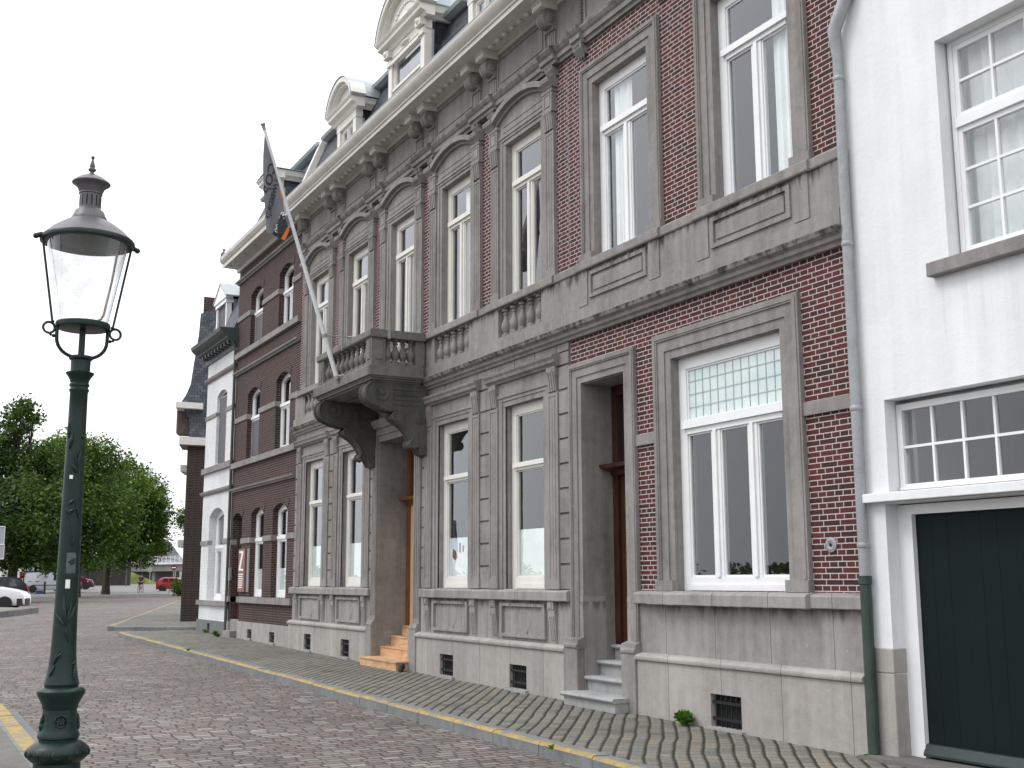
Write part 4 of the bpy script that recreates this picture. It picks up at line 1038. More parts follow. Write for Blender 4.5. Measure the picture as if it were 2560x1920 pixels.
b.box(D2[0] + 0.002, D2[0] + 0.13, y, y + 0.1, 0.77, D2[2] - 0.001); b.box(D2[1] - 0.13, D2[1] - 0.002, y, y + 0.1, 0.77, D2[2] - 0.001); b.box(D2[0] + 0.13, D2[1] - 0.13, y, y + 0.1, D2[2] - 0.14, D2[2] - 0.001)
b.pyz([(y + 0.1, 3.00), (y - 0.02, 3.0), (y - 0.05, 3.06), (y - 0.20, 3.09), (y - 0.22, 3.14), (y + 0.1, 3.16)], D2[0] + 0.003, D2[1] - 0.003)
d = b.build('front_door', M['wood_dark'], H)
b = MB(); b.box(D2[0] + 0.13, D2[1] - 0.13, y + 0.04, y + 0.09, 0.79, 3.0)
for z0, z1 in ((0.95, 1.6), (1.75, 2.85)): b.box(D2[0] + 0.24, D2[1] - 0.24, y + 0.02, y + 0.039, z0, z1)
b.build('door_leaf', M['wood_dark'], d)
b = MB(); b.quad((D2[0] + 0.13, y + 0.05, 3.16), (D2[1] - 0.13, y + 0.05, 3.16), (D2[1] - 0.13, y + 0.05, D2[2] - 0.14), (D2[0] + 0.13, y + 0.05, D2[2] - 0.14)); b.build('fanlight_pane', M['glass'], d, normals=False)
# stone steps with rounded nosing
def nosed(mb, x0, x1, yf, yb, zt, zb, over=0.045):
    mb.box(x0, x1, yf + over, yb, zb, zt - 0.055)
    pr = [(yb, zt - 0.0549), (yf + 0.012, zt - 0.0549), (yf, zt - 0.045), (yf - 0.008, zt - 0.028), (yf, zt - 0.01), (yf + 0.015, zt), (yb, zt)]
    mb.pyz(pr, x0 - 0.015, x1 + 0.015)
b = MB()
nosed(b, -5.06, -3.86, -0.36, 0.02, 0.20, -0.2)
nosed(b, D2[0] + 0.02, D2[1] - 0.02, -0.03, 0.25, 0.385, 0.15); nosed(b, D2[0] + 0.02, D2[1] - 0.02, 0.17, 0.5, 0.575, 0.33); nosed(b, D2[0] + 0.02, D2[1] - 0.02, 0.40, 0.64, 0.77, 0.5)
b.build('stone_step', M['blue_stone'], H, smooth=True)
# rooms and side walls
b = MB(); b.box(HX0 + 0.02, HX1 - 0.02, 4.0, 4.2, -0.3, 10.2)
for z in (1.0, 4.75, 9.4): b.box(HX0 + 0.05, HX1 - 0.05, 0.62, 3.99, z, z + 0.25)
for x in (HX0 + 0.05, -3.7, HX1 - 0.12): b.box(x, x + 0.08, 0.625, 3.98, 1.251, 9.39)
b.box(HX0 + 0.4, HX1 - 0.3, 0.35, 0.45, 0.0, 0.5); b.build('interior', M['room'], H)
b = MB(); b.box(HX0 + 0.01, HX0 + 0.06, 0.64, 9.0, -0.3, 12.1); b.box(HX1 - 0.06, HX1 - 0.01, 0.34, 9.0, -0.3, 12.1); b.box(HX0, HX1, 9.0, 9.3, -0.3, 12.2)
b.build('side_wall', M['brick_dark'], H)
# rain pipe at the right corner
b = MB(); px, py = 0.075, -0.075
b.tube([(0.30, -0.06, 7.62), (0.255, -0.075, 7.42), (0.16, -0.10, 7.22), (0.085, -0.11, 7.08), (px, -0.09, 6.95), (px, py, 6.80), (px, py, 1.62)], [0.075, 0.07, 0.07, 0.07, 0.062, 0.052, 0.052], 14)
for z in (6.55, 4.83, 3.2, 1.9): b.lathe([(0.055, z), (0.060, z + 0.008), (0.060, z + 0.04), (0.055, z + 0.048)], px, py, 14)
rp_ = b.build('rain_pipe', M['pipe'], H, smooth=True)
b = MB(); b.lathe([(0.053, -0.05), (0.053, 1.56), (0.062, 1.565), (0.062, 1.64), (0.05, 1.645)], px, py, 14); b.build('pipe_foot', M['cast_green'], rp_, smooth=True)

# ================================================================ white garage house at the right edge
W = thing('garage_house', 'white rendered house with a black green garage door and small paned windows', 'house', (2.6, 0, 0))
b = MB(); gd = (0.30, 3.30); uw = (1.22, 2.98, 4.42, 6.50); tw = (0.36, 3.24, 2.40, 3.27)
wall_holes(b, 0.035, 6.0, -0.3, 9.2, [(gd[0], gd[1], -0.5, 2.30), tw, uw], 0.0, 0.4)
b.build('wall', M['render_white'], W, bevel=0.012)
b = MB()
b.box(0.062, 0.304, -0.012, 0.158, -0.2, 0.762); b.box(0.058, 0.308, -0.015, 0.158, 0.7645, 0.985)
b.build('corner_stone', M['plinth'], W, bevel=0.01)
b = MB(); b.box(0.075, 6.0, -0.10, 0.0, 2.315, 2.398); b.build('ledge', M['render_white'], W, bevel=0.008)
b = MB(); b.box(0.02, 3.7, -0.22, 0.35, -0.12, 0.035); b.build('threshold', M['concrete'], W)
# garage door
b = MB(); y = 0.16
b.box(0.295, 0.46, y, y + 0.14, 0.035, 2.29); b.box(3.14, 3.24, y, y + 0.14, 0.035, 2.29); b.box(0.46, 3.14, y, y + 0.14, 2.20, 2.29)
gdo = b.build('garage_door_frame', M['white'], W)
b = MB(); n = 15
for k in range(n):
    x0 = 0.461 + (3.139 - 0.461) * k / n; x1 = 0.461 + (3.139 - 0.461) * (k + 1) / n
    b.box(x0 + 0.0008, x1 - 0.0008, y + 0.05 + 0.0006 * (k % 3), y + 0.09, 0.06, 2.195)
b.build('garage_door', M['door_green'], gdo)
b = MB(); b.pyz([(y + 0.049, 0.055), (y - 0.02, 0.055), (y - 0.02, 0.075), (y + 0.02, 0.155), (y + 0.049, 0.16)], 0.455, 3.14); b.build('weather_board', M['door_green2'], gdo)
# small paned windows
def paned(house, x0, x1, z0, z1, y, cols, rows, fw=0.055, bar=0.022, name='window', casements=1, transom=None):
    f = MB(); g = MB()
    f.box(x0, x0 + fw, y, y + 0.08, z0, z1); f.box(x1 - fw, x1, y, y + 0.08, z0, z1); f.box(x0 + fw, x1 - fw, y, y + 0.08, z0, z0 + fw); f.box(x0 + fw, x1 - fw, y, y + 0.08, z1 - fw, z1)
    f.box(x0 + 0.02, x1 - 0.02, y - 0.03, y - 0.001, z0 + 0.005, z0 + 0.03)
    zs = [(z0 + fw, z1 - fw, rows)] if transom is None else [(z0 + fw, transom - 0.045, rows[0]), (transom + 0.045, z1 - fw, rows[1])]
    if transom: f.box(x0 + fw, x1 - fw, y - 0.02, y + 0.08, transom - 0.045, transom + 0.045)
    cw = (x1 - x0 - 2 * fw) / casements
    for zi, (za, zb, rw) in enumerate(zs):
        for c in range(casements):
            a = x0 + fw + cw * c; e = a + cw
            st = 0.05 if casements > 1 else 0.001
            if casements > 1:
                f.box(a, a + st, y + 0.01, y + 0.06, za, zb); f.box(e - st, e, y + 0.01, y + 0.06, za, zb); f.box(a + st, e - st, y + 0.01, y + 0.06, za, za + st); f.box(a + st, e - st, y + 0.01, y + 0.06, zb - st, zb)
            a += st; e -= st; zc, zd = za + st, zb - st
            for k in range(1, cols): xx = a + (e - a) * k / cols; f.box(xx - bar / 2, xx + bar / 2, y + 0.012, y + 0.05, zc, zd)
            for k in range(1, rw): zz = zc + (zd - zc) * k / rw; f.box(a, e, y + 0.0135, y + 0.048, zz - bar / 2, zz + bar / 2)
            g.quad((a, y + 0.035, zc), (e, y + 0.035, zc), (e, y + 0.035, zd), (a, y + 0.035, zd))
    o = f.build(name, M['white'], house); g.build('pane', M['glass'], o, normals=False)
    return o
wo_ = paned(W, uw[0] + 0.02, uw[1] - 0.02, uw[2] + 0.02, uw[3] - 0.001, 0.14, 2, (3, 2), 0.05, 0.026, casements=2, transom=5.70)
k_ = MB()
vs = []; fs = []; n = 60
for i in range(n + 1):
    t = i / n; vs += [(uw[0] + (uw[1] - uw[0]) * t, 0.32 + 0.02 * math.sin(t * 70), uw[2]), (uw[0] + (uw[1] - uw[0]) * t, 0.32 + 0.02 * math.sin(t * 70 + 0.3), uw[3])]
for i in range(n): fs.append((2 * i, 2 * i + 2, 2 * i + 3, 2 * i + 1))
k_.add(vs, fs); k_.build('curtain', M['curtain'], wo_, smooth=True, normals=False)
paned(W, tw[0] + 0.01, tw[1] - 0.01, tw[2] + 0.02, tw[3] - 0.04, 0.14, 8, 2, 0.06, 0.024)
b = MB(); b.box(1.04, 3.16, -0.10, 0.14, 4.29, 4.419); b.build('window_sill', M['stone'], W, bevel=0.01)
b = MB(); b.box(0.1, 5.9, 3.0, 3.2, -0.2, 9.0)
for z in (-0.25, 2.32, 3.9): b.box(0.1, 5.9, 0.41, 2.99, z, z + 0.06 if z == 2.32 else z + 0.25)
b.build('interior', M['screen'], W)
b = MB(); b.box(0.04, 0.09, 0.405, 9.0, -0.3, 9.2); b.box(5.94, 5.99, 0.405, 9.0, -0.3, 9.2); b.box(0.04, 5.99, 9.0, 9.2, -0.3, 9.2); b.build('side_wall', M['render_white'], W)
b = MB(); b.pyz([(-0.35, 9.2), (4.5, 13.0), (9.5, 9.2)], 0.04, 6.0); b.build('roof', M['slate'], W)

# ================================================================ dark brick house left of the stone house
K = thing('dark_brick_house', 'three storey dark brown brick house with pale stone bands and arched white windows', 'house', (-20.3, 0, gz(-20.3)))
KX0, KX1 = -23.10, -17.47
ups = [(-21.84, -20.70), (-19.28, -18.14)]
low = [(-21.12, -20.0), (-19.24, -18.08)]
kd = (-22.90, -21.98)
AR = 0.16
def arch_holes(lst, z0, z1): return [(a, c, z0, z1 + AR) for a, c in lst]
b = MB()
hl = arch_holes(ups, 7.74, 9.12) + arch_holes(ups, 4.73, 6.42) + arch_holes(low, 1.21, 3.26) + [(kd[0], kd[1], 0.0, 3.22 + AR)]
wall_holes(b, KX0, KX1, 0.55, 10.5, hl, 0.0, 0.3)
for (a, c, z0, z1) in hl:
    pts = arc(a, c, z1 - AR, AR, 10); n = len(pts) // 2
    b.pxz(pts[:n + 1] + [(a, z1)], 0.0, 0.3); b.pxz(pts[n:] + [(c, z1)], 0.0, 0.3)
b.build('wall', M['brick_dark'], K)
for (a, c, z0, z1) in hl:
    b = MB(); ring(b, a, c, z1 - AR, AR, 0.23, -0.012, 0.01, 10); b.build('brick_arch', M['brick_dark'], K)
b = MB()
def band(mb, z0, z1, holes, x0=KX0, x1=KX1, y=-0.03):
    xs = [x0] + [v for h in sorted(holes) for v in h] + [x1]
    for i in range(0, len(xs), 2):
        mb = MB(); mb.box(xs[i] - (0.004 if i else -0.001), xs[i + 1] + (0.004 if i + 2 < len(xs) else -0.001), y, 0.12, z0, z1); mb.build('stone_band', M['stone'], K)
band(b, 8.65, 8.78, ups); band(b, 5.82, 5.95, ups); band(b, 2.56, 2.69, [kd] + low)
for q in ((KX0, KX1, -0.085, 7.59, 7.735), (KX0, KX1, -0.085, 4.58, 4.725), (KX0, kd[0], -0.06, 1.06, 1.20), (kd[1], KX1, -0.085, 1.06, 1.205)):
    b = MB(); b.box(q[0], q[1], q[2], 0.13, q[3], q[4]); b.build('window_sill', M['stone'], K)
b = MB()
for z in (9.72, 7.13, 3.94):
    b = MB(); b.pyz([(0.005, z), (-0.05, z), (-0.06, z + 0.03), (-0.10, z + 0.05), (-0.11, z + 0.09), (0.005, z + 0.12)], KX0 - 0.02, KX1)
    b.build('string_course', M['stone_frieze'], K)
b = MB(); b.box(KX0 + 0.05, kd[0] - 0.02, -0.04, 0.3, -0.2, 0.56); b.build('plinth', M['plinth'], K)
b = MB(); wall_holes(b, kd[1] + 0.02, KX1, -0.2, 0.59, [(-21.0, -20.6, 0.2, 0.42), (-19.1, -18.68, 0.18, 0.42)], -0.05, 0.3)
b.build('plinth', M['plinth'], K)
for a, c, z in ((-21.0, -20.6, 0.2), (-19.1, -18.68, 0.18)): cellar_vent(K, a, c, z, 0.42, -0.05, 4)
for i, (a, c) in enumerate(ups):
    window(K, a, c, 7.74, 9.12, 0.13, M['white'], fw=0.11, transom=8.62, th=0.12, mull=((a + c) / 2,) if i else (), mw=0.10, bot=0.09, arch=AR)
    window(K, a, c, 4.73, 6.42, 0.13, M['white'], fw=0.11, transom=5.80, th=0.12, mull=((a + c) / 2,) if i else (), mw=0.10, bot=0.09, arch=AR)
for q in ((ups[0], 7.83, 8.55), (ups[0], 4.82, 5.73)):
    b = MB(); b.box(q[0][0] + 0.12, q[0][1] - 0.12, 0.105, 0.118, q[1], q[2]); b.build('roller_screen', M['screen'], K)
for a, c in low: window(K, a, c, 1.212, 3.26, 0.13, M['white'], fw=0.15, transom=2.60, th=0.13, mull=(), bot=0.16, arch=AR, film=1.9)
b = MB(); b.box(kd[0] + 0.01, kd[1] - 0.01, 0.16, 0.22, 0.62, 2.4); b.build('front_door', M['wood_dark'], K)
b = MB(); b.box(kd[1] - 0.06, kd[1] - 0.005, 0.05, 0.16, 0.62, 3.2); b.build('door_jamb', M['white'], K)
b = MB(); b.box(kd[0], kd[1], 0.161, 0.165, 2.41, 3.36); b.build('fanlight_pane', M['glass'], K)
b = MB(); b.box(kd[0] + 0.12, kd[1] - 0.12, -0.20, 0.15, -0.1, 0.33); b.box(kd[0] + 0.06, kd[1] - 0.06, 0.0, 0.29, 0.3305, 0.61); b.build('door_step', M['stone'], K)
b = MB(); b.box(-22.96, -22.86, -0.06, 0.0, 1.62, 1.95); b.build('intercom', M['metal_grey'], K)
# cornice with white gutter and mutules
b = MB(); x0, x1 = KX0 - 0.1, KX1
b.pyz([(0.005, 10.10), (-0.06, 10.10), (-0.08, 10.2), (-0.42, 10.215), (-0.425, 10.20), (-0.46, 10.20), (-0.47, 10.30), (-0.50, 10.31), (-0.56, 10.38), (-0.58, 10.46), (-0.10, 10.47), (0.005, 10.47)], x0, x1)
for k in range(12):
    xx = x0 + 0.3 + k * 0.46; b.box(xx - 0.03, xx + 0.03, -0.36, -0.28, 10.185, 10.212)
b.build('cornice', M['gutter_paint'], K)
b = MB()
b.add([(KX0, -0.12, 10.46), (KX1, -0.12, 10.46), (KX1, 0.48, 12.0), (KX0 + 0.85, 0.48, 12.0), (KX0, 9, 10.46), (KX1, 9, 10.46), (KX1, 8.4, 12.0), (KX0 + 0.85, 8.4, 12.0)],
      [(0, 1, 2, 3), (0, 3, 7, 4), (5, 4, 7, 6), (3, 2, 6, 7), (1, 5, 6, 2)]); b.build('roof', M['slate_old'], K)
b = MB(); b.pyz([(0.50, 11.97), (0.30, 11.98), (0.26, 12.04), (0.30, 12.10), (0.55, 12.12)], KX0 + 0.8, KX1 - 0.1); b.build('roof_edge', M['zinc'], K)
dormer(K, -18.95, 0.45, -0.33, 11.45, 0.42, False, M['slate_old'], flat=True, yroof=lambda z: -0.12 + (z - 10.46) * 0.39, z0=10.4)
b = MB(); b.box(KX0 + 0.02, KX1 - 0.02, 3.0, 3.2, 0, 10.2)
for z in (0.7, 4.0, 7.1, 9.9): b.box(KX0 + 0.05, KX1 - 0.05, 0.31, 2.99, z, z + 0.2)
b.build('interior', M['room'], K)
b = MB(); b.box(KX0 + 0.01, KX0 + 0.06, 0.31, 9.0, 0, 10.45); b.box(KX1 - 0.06, KX1 - 0.01, 0.31, 9.0, 0, 12.0); b.box(KX0 + 0.01, KX1 - 0.01, 8.9, 9.0, 0, 10.45); b.build('side_wall', M['brick_dark'], K)

# ================================================================ narrow white house
N = thing('white_house', 'narrow white painted brick house with a dark eaves cornice and one gabled dormer', 'house', (-24.7, 0, gz(-24.7)))
NX0, NX1 = -26.36, -23.12
b = MB(); wl = (-25.50, -23.86); wm = (-25.12, -24.02)
hl = [(wl[0], wl[1], 1.07, 3.42 + 0.22), (wm[0], wm[1], 4.86, 6.86 + 0.14)]
wall_holes(b, NX0, NX1, 0.50, 8.0, hl, 0.0, 0.3)
for (a, c, z0, z1), r_ in zip(hl, (0.22, 0.14)):
    pts = arc(a, c, z1 - r_, r_, 10); n = len(pts) // 2
    b.pxz(pts[:n + 1] + [(a, z1)], 0.0, 0.3); b.pxz(pts[n:] + [(c, z1)], 0.0, 0.3)
b.build('wall', M['brick_white'], N)
for z in (7.42, 4.06):
    b = MB(); b.pyz([(0.005, z), (-0.05, z), (-0.09, z + 0.05), (-0.10, z + 0.1), (0.005, z + 0.13)], NX0 - 0.04, NX1 + 0.03); b.build('string_course', M['stone'], N)
for q in ((NX0 - 0.02, wm[0] + 0.004, 6.30, 6.41), (wm[1] - 0.004, NX1, 6.30, 6.41), (NX0 - 0.02, wl[0] + 0.004, 2.62, 2.745), (wl[1] - 0.004, NX1, 2.62, 2.745)):
    b = MB(); b.box(q[0], q[1], -0.03, 0.1, q[2], q[3]); b.build('stone_band', M['stone'], N)
for z0, z1 in ((4.69, 4.855), (0.93, 1.065)):
    b = MB(); b.box(NX0 - 0.05, NX1 + 0.02, -0.085, 0.14, z0, z1); b.build('window_sill', M['stone'], N)
b = MB(); wall_holes(b, NX0 - 0.02, NX1 - 0.02, -0.2, 0.52, [(-25.1, -24.8, 0.22, 0.44)], -0.05, 0.28); b.build('plinth', M['grey_base'], N)
b = MB(); b.box(-25.2, -24.7, 0.0, 0.02, 0.2, 0.5); b.build('cellar_shade_sheet', M['black'], N)  # black sheet painted as the shade inside the plinth hole
window(N, wl[0], wl[1], 1.072, 3.42, 0.20, M['white'], fw=0.20, transom=2.52, th=0.14, mull=(-24.68,), mw=0.12, bot=0.16, arch=0.22, curtain=[(-25.2, -24.8, 1.3, 2.4)])
window(N, wm[0], wm[1], 4.86, 6.86, 0.10, M['white'], fw=0.07, bot=0.06, arch=0.14)
b = MB(); b.box(wm[0] + 0.08, wm[1] - 0.08, 0.06, 0.09, 4.93, 6.80); b.build('roller_screen', M['screen'], N)
b = MB()
b.pyz([(0.005, 7.98), (-0.05, 7.98), (-0.07, 8.12), (-0.30, 8.24), (-0.31, 8.27), (-0.42, 8.32), (-0.50, 8.40), (-0.53, 8.50), (-0.1, 8.51), (0.005, 8.51)], NX0 - 0.12, NX1 + 0.10)
for k in range(9): xx = NX0 + 0.2 + k * 0.36; b.box(xx - 0.06, xx + 0.06, -0.24, -0.02, 8.10, 8.2)
b.build('cornice', M['trim_dark'], N)
b = MB(); ny = lambda z: -0.1 + (z - 8.5) * 0.38
b.add([(NX0, -0.12, 8.50), (NX1, -0.12, 8.50), (NX1, 0.66, 10.6), (NX0 + 0.15, 0.66, 10.6), (NX0, 8, 8.50), (NX1, 8, 8.50), (NX1, 7.2, 10.6), (NX0 + 0.15, 7.2, 10.6)],
      [(0, 1, 2, 3), (0, 3, 7, 4), (5, 4, 7, 6), (3, 2, 6, 7), (1, 5, 6, 2)]); b.build('roof', M['slate_old'], N)
b = MB(); a, c = -25.72, -24.55; y = 0.02
b.box(a, a + 0.11, y, y + 0.2, 8.5, 9.58); b.box(c - 0.11, c, y, y + 0.2, 8.5, 9.58); b.box(a - 0.03, c + 0.03, y - 0.03, y + 0.2, 9.5805, 9.70)
m = (a + c) / 2; b.pxz([(a - 0.12, 9.701), (c + 0.12, 9.701), (c + 0.12, 9.76), (m, 10.24), (a - 0.12, 9.76)], y - 0.06, y + 0.15)
dn = b.build('dormer', M['white'], N)
b = MB(); b.box(a + 0.11, c - 0.11, y + 0.05, y + 0.08, 8.55, 9.58); b.build('roller_screen', M['screen'], dn)
b = MB(); b.pyz([(y + 0.151, 8.5), (y + 0.151, 9.70), (1.2, 9.70), (0.4, 8.5)], c - 0.06, c); b.pyz([(y + 0.151, 8.5), (y + 0.151, 9.70), (1.2, 9.70), (0.4, 8.5)], a, a + 0.06)
b.pxz([(a - 0.16, 9.78), (m, 10.28), (c + 0.16, 9.78), (c + 0.16, 9.74), (m, 10.235), (a - 0.16, 9.74)], y - 0.08, 1.9); b.build('dormer_roof', M['zinc'], dn)
b = MB(); b.box(NX0 + 0.02, NX1 - 0.02, 2.5, 2.6, 0, 8)
for z in (0.6, 4.0, 7.5): b.box(NX0 + 0.05, NX1 - 0.05, 0.31, 2.49, z, z + 0.2)
b.build('interior', M['room'], N)
b = MB(); b.box(NX0 + 0.005, NX0 + 0.06, 0.305, 8, -0.1, 8.5); b.box(NX1 - 0.06, NX1 - 0.005, 0.305, 8, -0.1, 8.5); b.box(NX0 + 0.005, NX1 - 0.005, 7.9, 8.0, -0.1, 8.5); b.build('side_wall', M['brick_white'], N)
b = MB(); b.tube([(NX1 + 0.05, -0.40, 8.36), (NX1 + 0.06, -0.25, 8.28), (NX1 + 0.07, -0.10, 8.05), (NX1 + 0.05, -0.06, 7.9), (NX1 + 0.05, -0.06, 0.3)], 0.04, 8); b.build('rain_pipe', M['trim_dark'], N, smooth=True)

# ================================================================ slate hung building at the side street
L = thing('slate_building', 'dark brick building with a tall slate hung gable, flared eaves and projecting white fascia boards', 'building', (-36.5, 4, gz(-33)))
GX = -33.0
def shear(mb):
    mb.v = [(x, y + max(0.0, GX - x) * 0.34, z) for x, y, z in mb.v]; return mb
b = MB(); b.box(GX - 9, GX, 0.95, 12.0, -0.2, 6.28); shear(b).build('wall', M['brick_black'], L)
prof = [(0.99, 6.59), (0.97, 7.25), (0.64, 7.82), (0.80, 8.08), (0.96, 8.50), (1.04, 9.25), (1.17, 10.3), (1.21, 11.10), (1.9, 11.45), (11.5, 11.45), (11.9, 6.59)]
b = MB(); b.pyz(prof, GX - 9, GX - 0.02); shear(b).build('slate_gable', M['slate_old'], L)
b = MB(); b.box(GX - 8, GX - 0.03, 1.3, 3.0, 11.0, 11.75); shear(b).build('chimney', M['brick_dark'], L)
b = MB()
b.box(GX - 1.5, GX + 0.28, 0.42, 1.36, 7.60, 7.81)
shear(b).build('eaves_board', M['board_white'], L)
b = MB(); b.box(GX - 1.4, GX - 0.6, 0.45, 0.98, 6.80, 7.60)
for k in range(5): b.box(GX - 0.61, GX - 0.585, 0.46 + k * 0.105, 0.545 + k * 0.105, 6.82, 7.6)
shear(b).build('oriel', M['soffit_brown'], L)
b = MB(); b.box(GX - 1.3, GX + 0.22, 0.60, 12.0, 6.32, 6.59); shear(b).build('lower_fascia', M['board_white'], L)
b = MB(); b.box(GX - 1.3, GX + 0.20, 0.62, 11.9, 6.285, 6.3195); shear(b).build('fascia_soffit', M['soffit_brown'], L)
for q in ((0.68, 5.42, 5.66), (0.70, 2.78, 3.02)):
    b = MB(); b.box(GX - 1.8, GX - 0.4, q[0], 0.949, q[1], q[2]); shear(b).build('window_sill', M['board_white'], L)
# ================================================================ ground
def sheet(name, poly, dz, mat, kind='structure', thick=None):
    """horizontal sheet following the ground profile, split at the slope breaks"""
    b = MB()
    def clip(p, x, keep_less):
        out = []
        for i in range(len(p)):
            a, c = p[i], p[(i + 1) % len(p)]
            ia = a[0] <= x if keep_less else a[0] >= x; ic = c[0] <= x if keep_less else c[0] >= x
            if ia: out.append(a)
            if ia != ic:
                t = (x - a[0]) / (c[0] - a[0]); out.append((x, a[1] + t * (c[1] - a[1])))
        return out
    for lo, hi in ((-5000, -165), (-165, -112), (-112, -26), (-26, 0), (0, 5000)):
        p = clip(clip(poly, hi, True), lo, False)
        if len(p) < 3: continue
        ar = sum(p[i][0] * p[(i + 1) % len(p)][1] - p[(i + 1) % len(p)][0] * p[i][1] for i in range(len(p)))
        if ar < 0: p = p[::-1]
        if thick:
            n = len(p); vs = [(x, y, gz(x) + dz) for x, y in p] + [(x, y, gz(x) + dz - thick) for x, y in p]
            b.add(vs, [tuple(range(n)), tuple(range(n, 2 * n))[::-1]] + [(i, n + i, n + (i + 1) % n, (i + 1) % n) for i in range(n)])
        else: b.add([(x, y, gz(x) + dz) for x, y in p], [tuple(range(len(p)))])
    o = b.build(name, mat, normals=False); o['kind'] = kind
    return o
RDZ = -0.125     # road level below the pavement
sheet('ground', [(-1500, -900), (600, -900), (600, 1200), (-1500, 1200)], RDZ - 0.08, M['asphalt'])
sheet('road', [(-96, -60), (60, -60), (60, 14), (-60, 14), (-96, 24)], RDZ, M['road'])
sheet('far_road', [(-420, -60), (-95.9, -60), (-95.9, 70), (-420, 140)], RDZ + 0.004, M['asphalt'])
sheet('pavement', [(-26.2, -2.06), (30, -2.20), (30, 0.4), (-26.4, 0.4), (-26.6, -0.6)], 0.0, M['paving'], thick=0.3)
sheet('side_pavement', [(-30.1, -1.72), (-65.0, 7.95), (-110, 22), (-112, 32), (-40, 14), (-30.0, 6.0), (-28.8, 0.6)], 0.0, M['paving'], thick=0.3)
# kerbs, in stones
def kerb(name, p0, p1, width, dz, ln=1.0, side=1, h=0.26, paint=None):
    p0 = Vector((*p0, 0)); p1 = Vector((*p1, 0)); d = (p1 - p0); L_ = d.length; d /= L_; nrm = Vector((-d.y, d.x, 0)) * side
    b = MB(); c = MB(); s = 0.0; k = 0
    while s < L_ - 0.05:
        e = min(s + ln, L_)
        a = p0 + d * (s + 0.006); q = p0 + d * (e - 0.006)
        j = (random.random() - 0.5) * 0.012
        def V(p, o, z): 
            r_ = p + nrm * o; return (r_.x, r_.y, gz(p.x) + z)
        bev = 0.025
        sec = [(0.0, dz - h), (0.0, dz - bev), (bev, dz), (width, dz), (width, dz - h)]
        vs = [V(a, o + j * 0.4, z + (j if z > dz - h else 0)) for o, z in sec] + [V(q, o + j * 0.4, z + (j if z > dz - h else 0)) for o, z in sec]
        b.add(vs, [(0, 1, 2, 3, 4)[::-1], (5, 6, 7, 8, 9)] + [(i, 5 + i, 5 + (i + 1) % 5, (i + 1) % 5) for i in range(5)])
        if paint:
            f0, f1 = paint
            m_ = 4
            for t in range(m_):
                aa = a + (q - a) * (t / m_); qq = a + (q - a) * ((t + 1) / m_)
                c.add([V(aa, f0 + j * .4, dz + j + 0.003), V(aa, f1 + j * .4, dz + j + 0.003), V(qq, f1 + j * .4, dz + j + 0.003), V(qq, f0 + j * .4, dz + j + 0.003)], [(0, 1, 2, 3)])
                if f0 < 0.03: c.add([V(aa, f0 + j * .4, dz + j + 0.003), V(qq, f0 + j * .4, dz + j + 0.003), V(qq, -0.003 + j * .4, dz + j - bev), V(aa, -0.003 + j * .4, dz + j - bev)], [(0, 1, 2, 3)])
        s = e; k += 1
    o = b.build(name, M['kerb']); o['kind'] = 'structure'
    if paint: y_ = c.build('yellow_line', M['yellow'], o); 
    return o
kerb('kerb', (-26.2, -2.24), (30, -2.40), 0.20, 0.004, 1.0, 1, paint=(0.02, 0.075))
kerb('kerb', (-26.75, -0.6), (-26.25, -2.2), 0.18, 0.004, 0.8, 1)
kerb('side_kerb', (-65.0, 7.80), (-30.1, -1.90), 0.18, 0.004, 1.0, 1, paint=(0.0, 0.09))
kerb('side_kerb', (-30.15, -1.9), (-28.7, 0.6), 0.18, 0.004, 0.9, 1)
kerb('near_kerb', (25, -6.80), (-8.5, -6.70), 0.20, 0.004, 1.0, 1, paint=(0.0, 0.17))
sheet('near_pavement', [(25, -7.0), (-8.5, -6.9), (-8.7, -25), (25, -25)], 0.0, M['concrete'], thick=0.3)
sheet('gutter_strip', [(25, -6.78), (-8.5, -6.68), (-8.5, -6.50), (25, -6.60)], RDZ + 0.004, M['kerb'])
kerb('island_kerb', (-43.6, -4.05), (-49.5, -1.95), 0.18, 0.12, 1.0, -1, h=0.3, paint=(0.0, 0.10))
sheet('parking_island', [(-43.6, -4.2), (-49.5, -2.1), (-58, -9), (-50, -14)], 0.115, M['asphalt'], thick=0.3)

